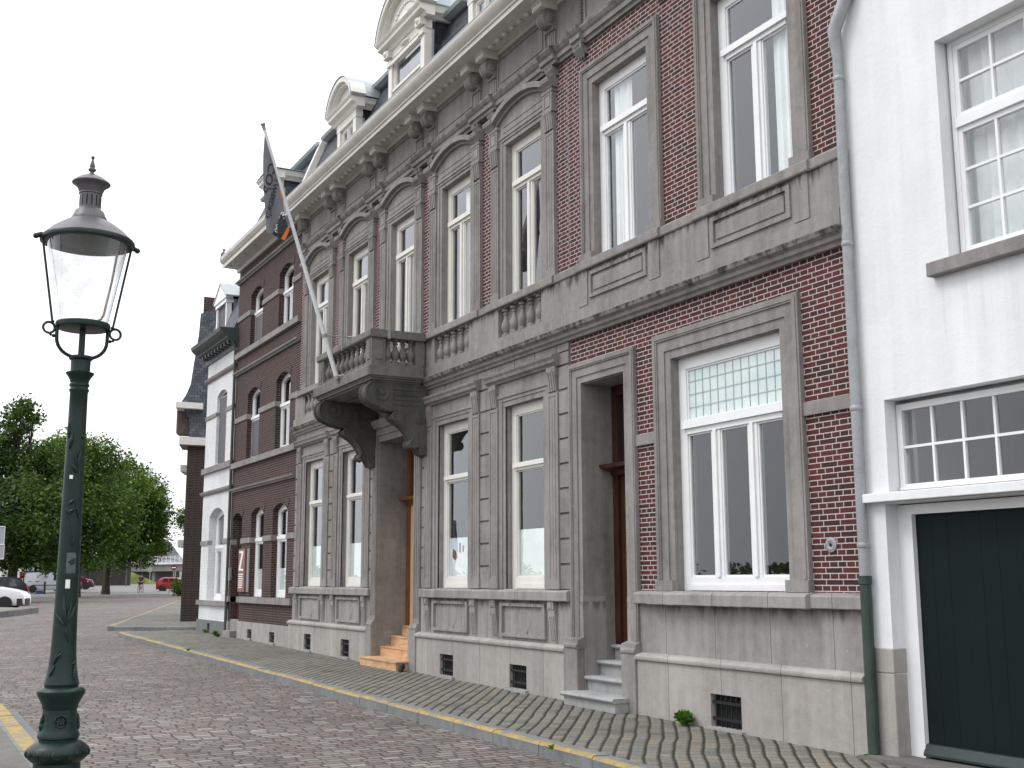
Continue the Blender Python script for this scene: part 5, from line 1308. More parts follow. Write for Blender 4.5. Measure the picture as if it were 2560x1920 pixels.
# ================================================================ street lamp in the foreground
LX, LY = 0.515, -7.165
lamp = thing('street_lamp', 'tall dark green cast iron street lamp with a glass lantern on the near kerb', 'street lamp', (LX, LY, 0))
fh = Vector((-0.992, 0.1256, 0)); rt = Vector((0.1256, 0.992, 0))
sd_ = (rt * math.cos(R(13)) + fh * math.sin(R(13)))     # direction of the lantern's two arms
fd_ = Vector((-sd_.y, sd_.x, 0))
b = MB()
post = [(0.30, -0.14), (0.30, 0.03), (0.22, 0.06), (0.19, 0.12), (0.155, 0.30), (0.137, 0.45), (0.134, 0.545), (0.16, 0.565), (0.178, 0.585), (0.183, 0.605), (0.176, 0.63), (0.150, 0.652), (0.132, 0.664), (0.112, 0.672), (0.112, 0.682),
        (0.120, 0.690), (0.121, 0.705), (0.112, 0.725), (0.107, 0.745), (0.098, 0.84), (0.097, 0.855), (0.103, 0.862), (0.104, 0.878), (0.116, 0.905), (0.133, 0.935), (0.139, 0.952), (0.139, 0.964), (0.13, 0.975), (0.112, 0.983), (0.098, 0.987),
        (0.098, 0.997), (0.102, 1.003), (0.092, 1.045), (0.082, 1.10), (0.076, 1.17), (0.072, 1.25), (0.068, 1.45), (0.065, 1.75), (0.062, 2.1), (0.058, 2.4), (0.0545, 2.65), (0.054, 2.795),
        (0.060, 2.805), (0.060, 2.815), (0.054, 2.822), (0.054, 2.832), (0.061, 2.838), (0.061, 2.848), (0.055, 2.855), (0.058, 2.872), (0.070, 2.895), (0.083, 2.912), (0.086, 2.922), (0.060, 2.93), (0.059, 2.935), (0.060, 3.0), (0.073, 3.012), (0.073, 3.028), (0.02, 3.035), (0.019, 3.23)]
b.lathe(post, LX, LY, 40)
def on_post(z, ang, extra=0.0):
    for i in range(len(post) - 1):
        (r0, z0), (r1, z1) = post[i], post[i + 1]
        if z0 <= z <= z1 and z1 > z0: r_ = r0 + (r1 - r0) * (z - z0) / (z1 - z0); break
    a = ang; d = -fh * math.cos(a) + rt * math.sin(a)
    return Vector((LX, LY, z)) + d * (r_ + extra)
# cast relief: climbing stems with slender leaves, rosette, egg moulding
random.seed(5)
def relief_leaf(z, a, dz, da, w):
    pts = [on_post(z + dz * t, a + da * t, 0.003) for t in (0, .25, .5, .75, 1)]
    b.tube(pts, [w * .2, w, w * 1.1, w * .7, w * .1], 6)
for z, a, dz, da, w in ((1.35, 0.0, 0.16, 0.5, .012), (1.35, 0.0, 0.20, -0.25, .013), (1.35, 0.05, 0.15, 0.9, .011), (1.35, -0.05, 0.08, -0.9, .012), (1.35, 0.0, -0.10, 0.35, .010), (1.12, -0.7, 0.08, 0.3, .010), (1.14, -0.75, 0.05, 0.6, .009), (1.05, -0.9, 0.07, 0.35, .009),
                        (1.03, 0.75, 0.10, 0.25, .011), (1.03, 0.85, 0.08, 0.3, .009), (1.12, 0.6, 0.03, 0.55, .009), (1.72, 0.1, 0.03, 0.5, .010), (1.73, -0.1, 0.03, 0.7, .009), (1.82, 0.25, 0.22, -0.8, .006), (1.83, 0.2, 0.07, 0.1, .009), (2.04, -0.3, 0.02, 0.7, .011), (2.09, -0.35, 0.03, 0.7, .011), (2.02, -0.1, 0.05, -0.4, .009), (2.0, 0.7, 0.10, -0.4, .009),
                        (2.28, 0.3, 0.07, -0.7, .013), (2.31, 0.2, 0.12, 0.35, .012), (2.3, 0.35, 0.16, -0.6, .008), (2.43, -0.7, 0.10, 0.35, .012), (2.5, 0.9, 0.02, -0.35, .009), (2.5, -0.9, 0.1, -0.05, .009)):
    relief_leaf(z, a, dz, da, w)
for k in range(8):    # rosette
    a0 = 2 * math.pi * k / 8; c0 = on_post(0.79, 0.08, 0.004)
    t0 = rt * math.cos(a0) + Vector((0, 0, 1)) * math.sin(a0); t1 = rt * math.cos(a0 + math.pi / 4) + Vector((0, 0, 1)) * math.sin(a0 + math.pi / 4)
    b.tube([c0 + t0 * 0.036, c0 + t1 * 0.036], 0.006, 6)
    if k % 2 == 0 or True: b.tube([c0, c0 + t0 * 0.024], [0.006, 0.009], 6)
for k in range(16):
    a0 = 2 * math.pi * k / 16
    cpt = on_post(0.605, a0, -0.004); d = (cpt - Vector((LX, LY, 0.605))).normalized(); tn = Vector((-d.y, d.x, 0))
    b.tube([cpt + tn * (0.026 * math.cos(t)) + Vector((0, 0, 0.024 * math.sin(t))) + d * (0.004 - 0.012 * abs(math.sin(t)) * (1 if math.sin(t) > 0 else 0.8)) for t in [i * math.pi / 5 for i in range(11)]], 0.004, 5)
for a in (-1.25, 1.5):
    for dz, da in ((0.05, .1), (0.03, .25), (-0.03, .15), (-0.05, -.05), (0.0, -.15)): relief_leaf(0.78, a, dz, da, .009)
b.build('post', M['lamp_green'], lamp, smooth=True)
# stickers
def sticker(name, z0, z1, a0, a1, mat):
    b = MB(); n = 6; vs = []
    for i in range(n + 1):
        a = a0 + (a1 - a0) * i / n
        vs += [on_post(z0, a, 0.003), on_post(z1, a, 0.003)]
    b.add(vs, [(2 * i, 2 * i + 2, 2 * i + 3, 2 * i + 1) for i in range(n)])
    return b.build(name, mat, lamp, normals=False)
M['grey_patch'] = plain('old sticker residue', (0.07, 0.085, 0.085), 0.7, var=0.4, scale=30)
sticker('sticker', 1.575, 1.628, -0.18, 0.20, M['paper']); sticker('sticker_residue', 1.665, 1.79, -0.22, 0.62, M['grey_patch']); sticker('sticker', 2.245, 2.268, -0.42, -0.10, M['paper'])
b = MB(); cz = Vector((LX, LY, 0))
# cradle below the lantern
for s in (-1, 1):
    pts = []
    for i in range(9):
        t = R(-90) + R(90) * i / 8 * 1.0
        pts.append(cz + sd_ * (s * (0.03 + 0.125 * math.cos(t))) + Vector((0, 0, 3.135 + 0.115 * math.sin(t))))
    pts.append(cz + sd_ * (s * 0.157) + Vector((0, 0, 3.21)))
    b.tube(pts, 0.0115, 8)
    cc = cz + sd_ * (s * 0.205) + Vector((0, 0, 3.195))
    b.tube([cc + sd_ * (0.035 * math.cos(t)) + Vector((0, 0, 0.035 * math.sin(t))) for t in [2 * math.pi * i / 16 for i in range(17)]], 0.0085, 6)
    b.ball(cc + sd_ * (-s * 0.03) + Vector((0, 0, -0.05)), 0.012, 8); b.ball(cc + sd_ * (-s * 0.012) + Vector((0, 0, -0.045)), 0.009, 8)
    b.tube([cz + sd_ * (s * 0.185) + Vector((0, 0, 3.222)), cz + sd_ * (s * 0.278) + Vector((0, 0, 3.775))], 0.0075, 8)     # outer struts
    b.ball(cz + sd_ * (s * 0.186) + Vector((0, 0, 3.235)), 0.013, 8)
    b.tube([cz + sd_ * (s * 0.26) + Vector((0, 0, 3.785)), cz + sd_ * (s * 0.285) + Vector((0, 0, 3.788)), cz + sd_ * (s * 0.315) + Vector((0, 0, 3.778))], [0.012, 0.02, 0.015], 8)
    b.ball(cz + sd_ * (s * 0.318) + Vector((0, 0, 3.775)), 0.019, 10)
b.lathe([(0.155, 3.205), (0.165, 3.21), (0.168, 3.225), (0.165, 3.243), (0.15, 3.247), (0.148, 3.215)], LX, LY, 36)
b.lathe([(0.274, 3.765), (0.290, 3.77), (0.292, 3.785), (0.285, 3.797), (0.262, 3.80), (0.262, 3.768)], LX, LY, 40)
b.build('lantern_frame', M['lamp_green'], lamp, smooth=True)
b = MB()
b.lathe([(0.283, 3.798), (0.255, 3.825), (0.225, 3.855), (0.185, 3.885), (0.145, 3.912), (0.113, 3.928), (0.112, 3.938), (0.103, 3.952), (0.09, 3.985), (0.075, 4.0), (0.068, 4.008), (0.068, 4.10), (0.074, 4.105), (0.071, 4.115), (0.078, 4.128), (0.084, 4.145),
         (0.10, 4.162), (0.119, 4.175), (0.12, 4.181), (0.10, 4.20), (0.075, 4.218), (0.05, 4.23), (0.024, 4.236), (0.023, 4.243), (0.012, 4.249), (0.012, 4.257), (0.024, 4.268), (0.025, 4.276), (0.015, 4.287), (0.018, 4.294), (0.012, 4.32), (0.006, 4.343), (0.011, 4.352), (0.011, 4.363), (0.0, 4.37)], LX, LY, 40)
hood = b.build('lantern_hood', M['lamp_hood'], lamp, smooth=True)
b = MB()
for k in range(14):
    a = 2 * math.pi * k / 14; d = Vector((math.cos(a), math.sin(a), 0)); t = Vector((-d.y, d.x, 0)); c0 = cz + d * 0.0683
    b.add([c0 + t * 0.004 + Vector((0, 0, 4.02)), c0 - t * 0.004 + Vector((0, 0, 4.02)), c0 - t * 0.004 + Vector((0, 0, 4.088)), c0 + t * 0.004 + Vector((0, 0, 4.088))], [(0, 1, 2, 3)])
b.build('vent_slot', M['black'], hood, normals=False)
b = MB(); b.lathe([(0.258, 3.775), (0.25, 3.80), (0.12, 3.89), (0.0, 3.90)], LX, LY, 32); b.build('hood_lining', M['hood_in'], hood, smooth=True)
b = MB(); n = 40; vs = []
for j, (r_, z) in enumerate(((0.150, 3.247), (0.252, 3.79))):
    for i in range(n): a = 2 * math.pi * i / n; vs.append((LX + r_ * math.cos(a), LY + r_ * math.sin(a), z))
b.add(vs, [(i, (i + 1) % n, n + (i + 1) % n, n + i) for i in range(n)])
b.build('lantern_glass', M['lamp_glass'], lamp, smooth=True)
b = MB(); P_ = lambda u, z: cz + sd_ * u + fd_ * 0.02 + Vector((0, 0, z))
b.tube([P_(0.02, 3.245), P_(0.03, 3.262), P_(0.055, 3.272), P_(0.09, 3.275), P_(0.115, 3.29), P_(0.13, 3.32), P_(0.17, 3.55), P_(0.20, 3.78)], 0.0075, 8); b.build('conduit', M['copper'], lamp, smooth=True)

# ================================================================ flag pole and flag
PB, PT = Vector((-11.40, -1.235, 5.20)), Vector((-11.40, -2.745, 9.74))
fp = thing('flag_pole', 'white flag pole leaning out over the street from the stone balcony', 'flag pole', tuple(PB))
pd_ = (PT - PB).normalized()
b = MB(); b.tube([PB, PB + pd_ * 1.0, PT - pd_ * 0.12], [0.042, 0.040, 0.026], 12); b.build('pole', M['white_rail'], fp, smooth=True)
b = MB(); b.tube([PT - pd_ * 0.12, PT - pd_ * 0.03, PT], [0.03, 0.034, 0.05], 10); b.build('pole_cap', M['pipe'], fp, smooth=True)
q = PB + pd_ * 0.80
b = MB(); b.tube([q, (q.x, -1.05, q.z + 0.02), (q.x + 0.12, -0.9, q.z + 0.02)], 0.013, 6); b.tube([(q.x + 0.05, -1.17, q.z + 0.02), (q.x + 0.05, -1.17, 5.70)], 0.011, 6); b.tube([q - pd_ * 0.03, q + pd_ * 0.03], 0.055, 10)
b.tube([PB - pd_ * 0.02, PB + pd_ * 0.05], 0.054, 10); b.tube([PB + Vector((0, -0.02, 0.03)), PB + Vector((0.22, 0.06, 0.03))], 0.014, 6); b.tube([PB + pd_ * 0.03, PB + Vector((0, 0.02, -0.08))], [0.03, 0.012], 8)
b.build('pole_bracket', M['metal_grey'], fp)
fl = thing('flag', 'furled dark grey company flag with black letters and an orange corner hanging from the pole', 'flag', (-11.40, -2.4, 7.8))
def fx(y, z): return -11.40 + 0.035 * math.sin((y + 2.7) * 16 + (z - 8) * 1.4) * min(1, max(0, (9.5 - z))) 
LEFT = [(-2.700, 9.60), (-2.712, 9.41), (-2.722, 9.13), (-2.718, 8.86), (-2.695, 8.53), (-2.672, 8.26), (-2.645, 8.0), (-2.620, 7.715)]
def lerp_prof(z, P):
    if z >= P[0][1]: return P[0][0]
    for i in range(len(P) - 1):
        if P[i + 1][1] <= z <= P[i][1]:
            t = (P[i][1] - z) / (P[i][1] - P[i + 1][1]); return P[i][0] + t * (P[i + 1][0] - P[i][0])
    return P[-1][0]
RIGHT = [(-2.695, 9.61), (-2.63, 9.41), (-2.54, 9.13), (-2.45, 8.86), (-2.36, 8.60), (-2.33, 8.40), (-2.31, 8.2), (-2.235, 7.90), (-2.205, 7.82), (-2.275, 7.625)]
def cloth(name, left, right, z1, z0, off, mat, parent, bottom=None, n=24, m=12):
    b = MB(); vs = []; fs = []
    for i in range(n + 1):
        t = i / n
        for j in range(m + 1):
            s_ = j / m
            zt_ = z1; zb_ = z0 if bottom is None else bottom(s_)
            z = zt_ + (zb_ - zt_) * t
            y = lerp_prof(z, left) * (1 - s_) + lerp_prof(z, right) * s_
            vs.append((fx(y, z) + off, y, z))
    for i in range(n):
        for j in range(m):
            a = i * (m + 1) + j; fs.append((a, a + 1, a + m + 2, a + m + 1))
    b.add(vs, fs); return b.build(name, mat, parent, smooth=True, normals=False)
M['flag_grey'] = plain('grey flag cloth', (0.155, 0.16, 0.18), 0.8, var=0.12, scale=4); M['flag_black'] = plain('black flag print', (0.022, 0.024, 0.028), 0.8); M['flag_orange'] = plain('orange flag print', (0.62, 0.13, 0.012), 0.8)
cloth('flag_cloth', LEFT, RIGHT, 9.60, 7.715, 0.0, M['flag_grey'], fl, bottom=lambda s_: 7.715 if s_ < 0.3 else 7.715 - 0.09 * (s_ - 0.3) / 0.7)
def patch(name, poly, off, mat):
    b = MB(); b.add([(fx(y, z) + off, y, z) for y, z in poly], [tuple(range(len(poly)))]); return b.build(name, mat, fl, normals=False)
patch('black_panel', [(-2.506, 7.709), (-2.42, 7.93), (-2.334, 8.165), (-2.285, 8.05), (-2.235, 7.895), (-2.29, 7.76), (-2.346, 7.650), (-2.42, 7.68)], 0.006, M['flag_black'])
patch('orange_panel', [(-2.338, 7.655), (-2.275, 7.627), (-2.207, 7.81), (-2.232, 7.885), (-2.285, 7.77)], 0.010, M['flag_orange'])
patch('orange_mark', [(-2.40, 8.56), (-2.375, 8.60), (-2.335, 8.42), (-2.36, 8.38)], 0.008, M['flag_orange'])
def flag_text(name, body, start, end, size, off, mat, widths=1.0):
    """letters printed on the flag, seen reversed from the back of the cloth"""
    cu = bpy.data.curves.new(name, 'FONT'); cu.body = body; cu.size = 1.0; cu.resolution_u = 3; cu.offset = 0.012
    t = bpy.data.objects.new(name, cu); COL.objects.link(t)
    bpy.context.view_layer.update()
    me = bpy.data.meshes.new_from_object(t.evaluated_get(bpy.context.evaluated_depsgraph_get()))
    bpy.data.objects.remove(t); bpy.data.curves.remove(cu)
    xs = [v.co.x for v in me.vertices]; x0, x1 = min(xs), max(xs)
    s_ = Vector(start); e = Vector(end); d = e - s_; L_ = d.length; d /= L_; nn_ = Vector((-d.y, d.x))   # rotate +90deg
    if nn_.x > 0: nn_ = -nn_       # letter tops point away from the pole
    bm = bmesh.new(); bm.from_mesh(me)
    bmesh.ops.triangulate(bm, faces=bm.faces)
    for v in bm.verts:
        p = s_ + d * ((v.co.x - x0) / (x1 - x0) * L_) + nn_ * (v.co.y * size)
        v.co = (fx(p.x, p.y) + off, p.x, p.y)
    bm.to_mesh(me); bm.free(); me.materials.clear(); me.materials.append(mat)
    for p in me.polygons: p.material_index = 0
    o = bpy.data.objects.new(name, me); COL.objects.link(o); o.parent = fl; o.location = -WO[fl]; WO[o] = Vector((0, 0, 0))
    return o
flag_text('flag_letters', 'COP', (-2.475, 9.02), (-2.575, 8.43), 0.20, 0.007, M['flag_black'])
flag_text('flag_lettering', 'UWBEDRIJF', (-2.40, 8.72), (-2.575, 7.96), 0.125, 0.007, M['flag_black'])
flag_text('flag_number', '99', (-2.268, 8.13), (-2.312, 7.99), 0.125, 0.012, M['paper']); flag_text('flag_numeral', '4', (-2.318, 7.975), (-2.338, 7.91), 0.125, 0.012, M['flag_orange']); flag_text('flag_number', '00', (-2.343, 7.90), (-2.395, 7.745), 0.125, 0.012, M['paper'])

# ================================================================ small things on the pavement and on the facades
st = thing('wooden_steps', 'temporary plywood steps at the stone house entrance', 'steps', (-11.5, -0.2, gz(-11.5)))
b = MB(); b.box(-12.32, -10.62, -0.345, 0.05, gz(-12) - 0.02, 0.215); b.box(-12.34, -10.58, -0.365, 0.055, 0.2155, 0.238); b.build('bottom_step', M['plywood'], st)
for z0, z1, y0, y1 in ((0.2385, 0.415, 0.056, 0.30), (0.2385, 0.595, 0.27, 0.52), (0.2385, 0.775, 0.49, 0.66)):
    b = MB(); b.box(D1[0] + 0.01, D1[1] - 0.01, y0 + 0.0005, y1, z0, z1 - 0.022); b.box(D1[0] + 0.006, D1[1] - 0.006, y0 - 0.015, y1 - 0.002, z1 - 0.0218, z1); b.build('step', M['plywood'], st)
b = MB(); b.tube([(-10.50, -0.30, gz(-10.5) - 0.02), (-10.50, -0.30, 0.13), (-10.50, -0.26, 0.17)], 0.05, 10); b.ball((-10.50, -0.28, 0.17), 0.055, 10)
tag(b.build('boot_scraper', M['iron'], smooth=True), 'small black iron boot scraper beside the plywood steps', 'boot scraper')
po = thing('poster', 'pale blue poster with a gloved hand in the lower half of a ground floor window', 'poster', (-9.0, 0.16, 1.62))
M['poster_blue'] = plain('pale blue print', (0.72, 0.82, 0.92), 0.6, var=0.12, scale=3); M['glove'] = plain('white glove print', (0.86, 0.88, 0.86), 0.7, var=0.1, scale=12); M['skin_print'] = plain('brown print', (0.18, 0.10, 0.07), 0.7, var=0.3, scale=25)
b = MB(); b.box(-9.53, -8.70, 0.148, 0.151, 1.66, 2.30); b.build('sheet', M['poster_blue'], po)
hand = [(-9.36, 1.68), (-9.02, 1.68), (-9.00, 1.84), (-8.94, 1.94), (-8.92, 2.06), (-8.97, 2.14), (-9.01, 2.05), (-9.03, 2.14), (-9.08, 2.16), (-9.12, 2.05), (-9.14, 2.11), (-9.19, 2.10), (-9.21, 1.98), (-9.30, 2.03), (-9.44, 2.12), (-9.49, 2.08), (-9.43, 1.93)]
b = MB(); b.pxz(hand, 0.145, 0.1478); b.build('printed_hand', M['glove'], po)
b = MB(); b.pxz([(-9.42, 1.99), (-9.31, 1.93), (-9.22, 1.98), (-9.28, 2.08), (-9.40, 2.13)], 0.143, 0.1447); b.pxz([(-9.16, 2.06), (-9.10, 2.06), (-9.10, 2.21), (-9.16, 2.22)], 0.143, 0.1447); b.pxz([(-9.04, 2.08), (-8.98, 2.06), (-8.97, 2.17), (-9.03, 2.17)], 0.143, 0.1447); b.build('printed_fingers', M['skin_print'], po)
# company sign at the dark house
sg = thing('company_sign', 'narrow brown company sign with a large white Z beside the dark house door', 'sign', (-21.6, -0.02, 1.3))
M['sign_brown'] = plain('brown sign', (0.20, 0.085, 0.06), 0.5, var=0.1)
b = MB(); b.box(-21.93, -21.33, -0.075, -0.005, 1.33, 2.42); b.build('sign_board', M['sign_brown'], sg)
b = MB(); zx0, zx1, za, zb_ = -21.86, -21.46, 1.86, 2.36
b.box(zx0, zx1, -0.081, -0.076, zb_ - 0.05, zb_); b.box(zx0, zx1, -0.081, -0.076, za, za + 0.05)
b.pxz([(zx0, za + 0.0505), (zx0 + 0.16, za + 0.0505), (zx1, zb_ - 0.0505), (zx1 - 0.16, zb_ - 0.0505)], -0.081, -0.076); b.build('sign_letter', M['paper'], sg)
b = MB(); random.seed(11)
for k in range(7): b.box(-21.86, -21.52 + random.random() * 0.1, -0.081, -0.076, 1.76 - k * 0.055, 1.785 - k * 0.055)
b.build('sign_text', M['paper'], sg)
b = MB(); b.box(-21.30, -21.14, -0.03, -0.002, 1.33, 2.42); b.build('sign_panel', M['metal_grey'], sg)
def weed(name, x, y, r_, n, label, cat='weed', group=None):
    b = MB(); random.seed(int(abs(x) * 100)); z = gz(x)
    for k in range(n):
        a = random.random() * 6.283; tilt = 0.25 + random.random() * 0.9; L_ = r_ * (0.6 + 0.7 * random.random()); d = Vector((math.cos(a) * math.sin(tilt), math.sin(a) * math.sin(tilt) - 0.05, math.cos(tilt)))
        p = Vector((x + (random.random() - .5) * r_ * .5, y + (random.random() - .5) * r_ * .25, z)); t = Vector((-math.sin(a), math.cos(a), 0)) * (L_ * 0.16)
        m_ = p + d * L_ * 0.55; e = p + d * L_ - Vector((0, 0, L_ * 0.12))
        b.add([p, m_ - t, e, m_ + t], [(0, 1, 2, 3)])
        for s_ in (-1, 1): b.add([m_, m_ + t * s_ * 2.2 + d * L_ * 0.1, m_ + d * L_ * 0.3 + t * s_], [(0, 1, 2)])
    tag(b.build(name, M['leaf_weed'], normals=False), label, cat, group)
weed('weed', -2.62, -0.22, 0.17, 70, 'bright green weed sprouting between setts beside the right cellar grille')
weed('weed', -23.25, -0.25, 0.14, 30, 'small weed at the foot of the dark house rain pipe')
weed('weed', -22.45, -0.4, 0.10, 24, 'tiny weed in front of the dark house door step')
weed('weed', -24.95, -0.12, 0.12, 24, 'low weeds under the white house cellar opening')
weed('weed', 0.07, -0.17, 0.05, 14, 'tiny weed at the foot of the green rain pipe')
weed('weed', -1.78, -2.41, 0.06, 16, 'tuft of grass in a kerb joint near the right cellar grille')
weed('weed', -17.4, -2.30, 0.06, 14, 'small tuft of grass in the kerb across from the grey stone house')
# a small bird on the end of the dark house gutter
b = MB(); bx, by, bz = -23.1, -0.50, 10.475
b.ball((bx, by, bz + 0.10), 0.07, 10, 1.5, 0.9, 1.0); b.ball((bx + 0.10, by, bz + 0.19), 0.045, 8); b.tube([(bx + 0.13, by, bz + 0.19), (bx + 0.19, by, bz + 0.185)], [0.015, 0.002], 6); b.tube([(bx - 0.08, by, bz + 0.09), (bx - 0.22, by, bz + 0.04)], [0.045, 0.02], 6)
b.tube([(bx + 0.02, by - 0.02, bz + 0.05), (bx + 0.03, by - 0.02, bz)], 0.008, 5); b.tube([(bx + 0.02, by + 0.02, bz + 0.05), (bx + 0.03, by + 0.02, bz)], 0.008, 5)
M['pigeon'] = plain('grey feathers', (0.20, 0.19, 0.19), 0.8, var=0.2, scale=20); tag(b.build('pigeon', M['pigeon'], smooth=True), 'grey pigeon perched on the end of the dark house gutter', 'bird')
# ================================================================ vehicles
def interp(P, x):
    if x <= P[0][0]: return P[0][1]
    for i in range(len(P) - 1):
        if P[i][0] <= x <= P[i + 1][0]:
            t = (x - P[i][0]) / (P[i + 1][0] - P[i][0]); return P[i][1] + t * (P[i + 1][1] - P[i][1])
    return P[-1][1]
def vehicle(name, label, cat, loc, rotz, L_, Wd, top, belt, paintm, wheels, wr=0.31, windows=(), screens=(), bumper=0.42, lights_front=None, lights_rear=None, stripe=None, under=0.2, rim=None):
    """lofted car body: top = roof line profile, belt = height of the widest line; x forward, ground at z=0"""
    t = thing(name, label, cat, loc, rotz)
    xs = sorted({p[0] for p in top} | {i * L_ / 26 for i in range(27)})
    def hw(x, z):
        e = abs(x / L_ - 0.5) * 2; w0 = Wd / 2 * (1 - 0.13 * e ** 5)
        bl = interp(belt, x)
        return w0 - max(0, z - bl) * 0.17 - max(0, 0.45 - z) * 0.10
    b = MB(); rows = []
    for x in xs:
        zt = interp(top, x); bl = min(interp(belt, x), zt - 0.06); zb = under + 0.05 * (abs(x / L_ - .5) * 2) ** 6
        z1 = bl + (zt - bl) * 0.8
        half = [(hw(x, zb) * 0.92, zb), (hw(x, zb + .12), zb + 0.12), (hw(x, bl * 0.75), bl * 0.75), (hw(x, bl), bl), (hw(x, z1), z1), (hw(x, zt) - 0.09, zt - 0.012), (hw(x, zt) * 0.45, zt)]
        rows.append([(x, y, z) for y, z in half] + [(x, -y, z) for y, z in half[::-1]])
    n = len(rows[0]); vs = [p for r_ in rows for p in r_]; fs = []
    for i in range(len(rows) - 1):
        for j in range(n): j2 = (j + 1) % n; fs.append((i * n + j, i * n + j2, (i + 1) * n + j2, (i + 1) * n + j))
    fs.append(tuple(range(n))[::-1]); fs.append(tuple(range((len(rows) - 1) * n, len(rows) * n)))
    b.add(vs, fs); body = b.build('body', paintm, t, smooth=True, local=True)
    def side_panel(nm, poly, mat, off=0.008):
        for s in (-1, 1):
            k = MB(); k.add([(x, s * (hw(x, z) + off), z) for x, z in poly], [tuple(range(len(poly)))]); k.build(nm, mat, t, local=True, normals=False)
    for poly in windows: side_panel('side_window', poly, M['car_glass'], 0.006)
    for (x0, z0, x1, z1, nx) in screens:
        k = MB(); w0, w1 = hw(x0, z0) - 0.06, hw(x1, z1) - 0.13
        o_ = Vector((z1 - z0, 0, -(x1 - x0))); o_.normalize(); o_ *= 0.012 * (1 if o_.z > 0 or True else -1)
        if o_.z < 0: o_ = -o_
        k.add([(x0 + o_.x, -w0, z0 + o_.z), (x0 + o_.x, w0, z0 + o_.z), (x1 + o_.x, w1, z1 + o_.z), (x1 + o_.x, -w1, z1 + o_.z)], [(0, 1, 2, 3)]); k.build(nx, M['car_glass'], t, local=True, normals=False)
    for nm, x0, x1 in (('front_bumper', L_ - 0.32, L_ + 0.05), ('rear_bumper', -0.05, 0.30)):
        k = MB(); P_ = []
        for i in range(9):
            y = -Wd / 2 * 0.95 + Wd * 0.95 * i / 8; c_ = 0.16 * (abs(y) / (Wd / 2)) ** 3
            P_.append((x1 - c_ if nm[0] == 'f' else x0 + c_, y))
        P_ += [(x0 if nm[0] == 'f' else x1, Wd / 2 * 0.97), (x0 if nm[0] == 'f' else x1, -Wd / 2 * 0.97)]
        k.pxy(P_, under - 0.01, bumper); k.build(nm, M['black_plastic'], t, local=True)
    if lights_front:
        for s in (-1, 1):
            k = MB(); x0, x1, z0, z1 = lights_front
            k.add([(x1 + 0.02, s * (hw(x1, z0) - 0.28), z0), (x1 + 0.02, s * (hw(x1, z0) - 0.05), z0), (x0, s * (hw(x0, z1) + 0.012), z1), (x0, s * (hw(x0, z0) + 0.012), z0 + 0.05), (x1 - 0.05, s * (hw(x1, z1) - 0.30), z1)], [(0, 1, 2, 4), (1, 3, 2)])
            k.build('headlight', M['lamp_clear'], t, local=True, normals=False)
    if lights_rear:
        for s in (-1, 1):
            k = MB(); x0, x1, z0, z1 = lights_rear
            y = s * (hw(x0, z0) - 0.06); k.box(x0 - 0.02, x1, min(y, y + s * 0.068), max(y, y + s * 0.068), z0, z1); k.build('tail_light', M['lamp_red'], t, local=True, bevel=0.01)
    if stripe: side_panel('rub_strip', stripe, M['black_plastic'], 0.012)
    for wx in wheels:
        for s in (-1, 1):
            k = MB(); c_ = (wx, s * (Wd / 2 - 0.065), wr); ax = dict(ox=(1, 0, 0), oy=(0, 0, 1), oz=(0, s, 0), c=c_)
            k.lathe([(wr * 0.66, -0.08), (wr * 0.96, -0.09), (wr, -0.05), (wr, 0.07), (wr * 0.96, 0.10), (wr * 0.66, 0.105)], n=24, **ax); wo_ = k.build('wheel', M['rubber'], t, smooth=True, local=True)
            k = MB(); k.lathe([(wr * 0.66, 0.10), (wr * 0.62, 0.085), (wr * 0.3, 0.07), (wr * 0.2, 0.095), (0, 0.10)], n=18, **ax)
            o = k.build('rim', M['alloy'], wo_, smooth=True, local=True)
            k = MB(); k.lathe([(wr * 1.03, -0.18), (wr * 1.15, -0.18), (wr * 1.15, 0.103), (wr * 1.03, 0.103), (wr * 1.03, -0.18)], n=24, caps=False, **ax); k.build('wheel_arch', M['black_plastic'], t, local=True)
    return t
RD = lambda x: gz(x) - 0.125
# white van whose nose stands at the left edge
vehicle('parked_van', 'white van parked at the left edge, its bonnet and headlamp pointing right', 'van', (-56.63, -5.78, RD(-56)), R(72), 4.3, 1.75,
        [(0, 1.1), (0.05, 1.75), (0.3, 1.84), (2.1, 1.86), (2.35, 1.80), (2.95, 1.13), (3.6, 1.02), (4.05, 0.90), (4.25, 0.74), (4.30, 0.58)], [(0, 0.9), (2.8, 1.02), (4.3, 0.75)], M['p_white'], (0.78, 3.42), 0.31,
        windows=[[(1.7, 1.08), (2.7, 1.10), (2.3, 1.68), (1.7, 1.70)]], screens=[(2.96, 1.14, 2.38, 1.78, 'windscreen')], bumper=0.55, lights_front=(3.72, 4.18, 0.66, 0.86), lights_rear=(0.02, 0.1, 0.8, 1.3))
vehicle('parked_car', 'dark blue grey estate car with red tail lights parked behind the white van', 'car', (-70.7, -0.1, RD(-71)), R(262), 4.2, 1.74,
        [(0, 0.72), (0.06, 1.0), (0.55, 1.52), (0.9, 1.60), (2.4, 1.58), (3.0, 1.10), (3.9, 0.92), (4.2, 0.65)], [(0, 0.92), (3.0, 0.98), (4.2, 0.7)], M['p_dark'], (0.78, 3.35), 0.32,
        windows=[[(0.65, 1.02), (1.35, 1.0), (1.35, 1.46), (0.85, 1.47)], [(1.45, 1.0), (2.75, 1.02), (2.35, 1.45), (1.45, 1.46)]], screens=[(0.10, 1.03, 0.52, 1.46, 'rear_window'), (2.98, 1.12, 2.45, 1.53, 'windscreen')], bumper=0.5, lights_rear=(0.0, 0.16, 0.76, 1.02), lights_front=(3.8, 4.1, 0.6, 0.75))
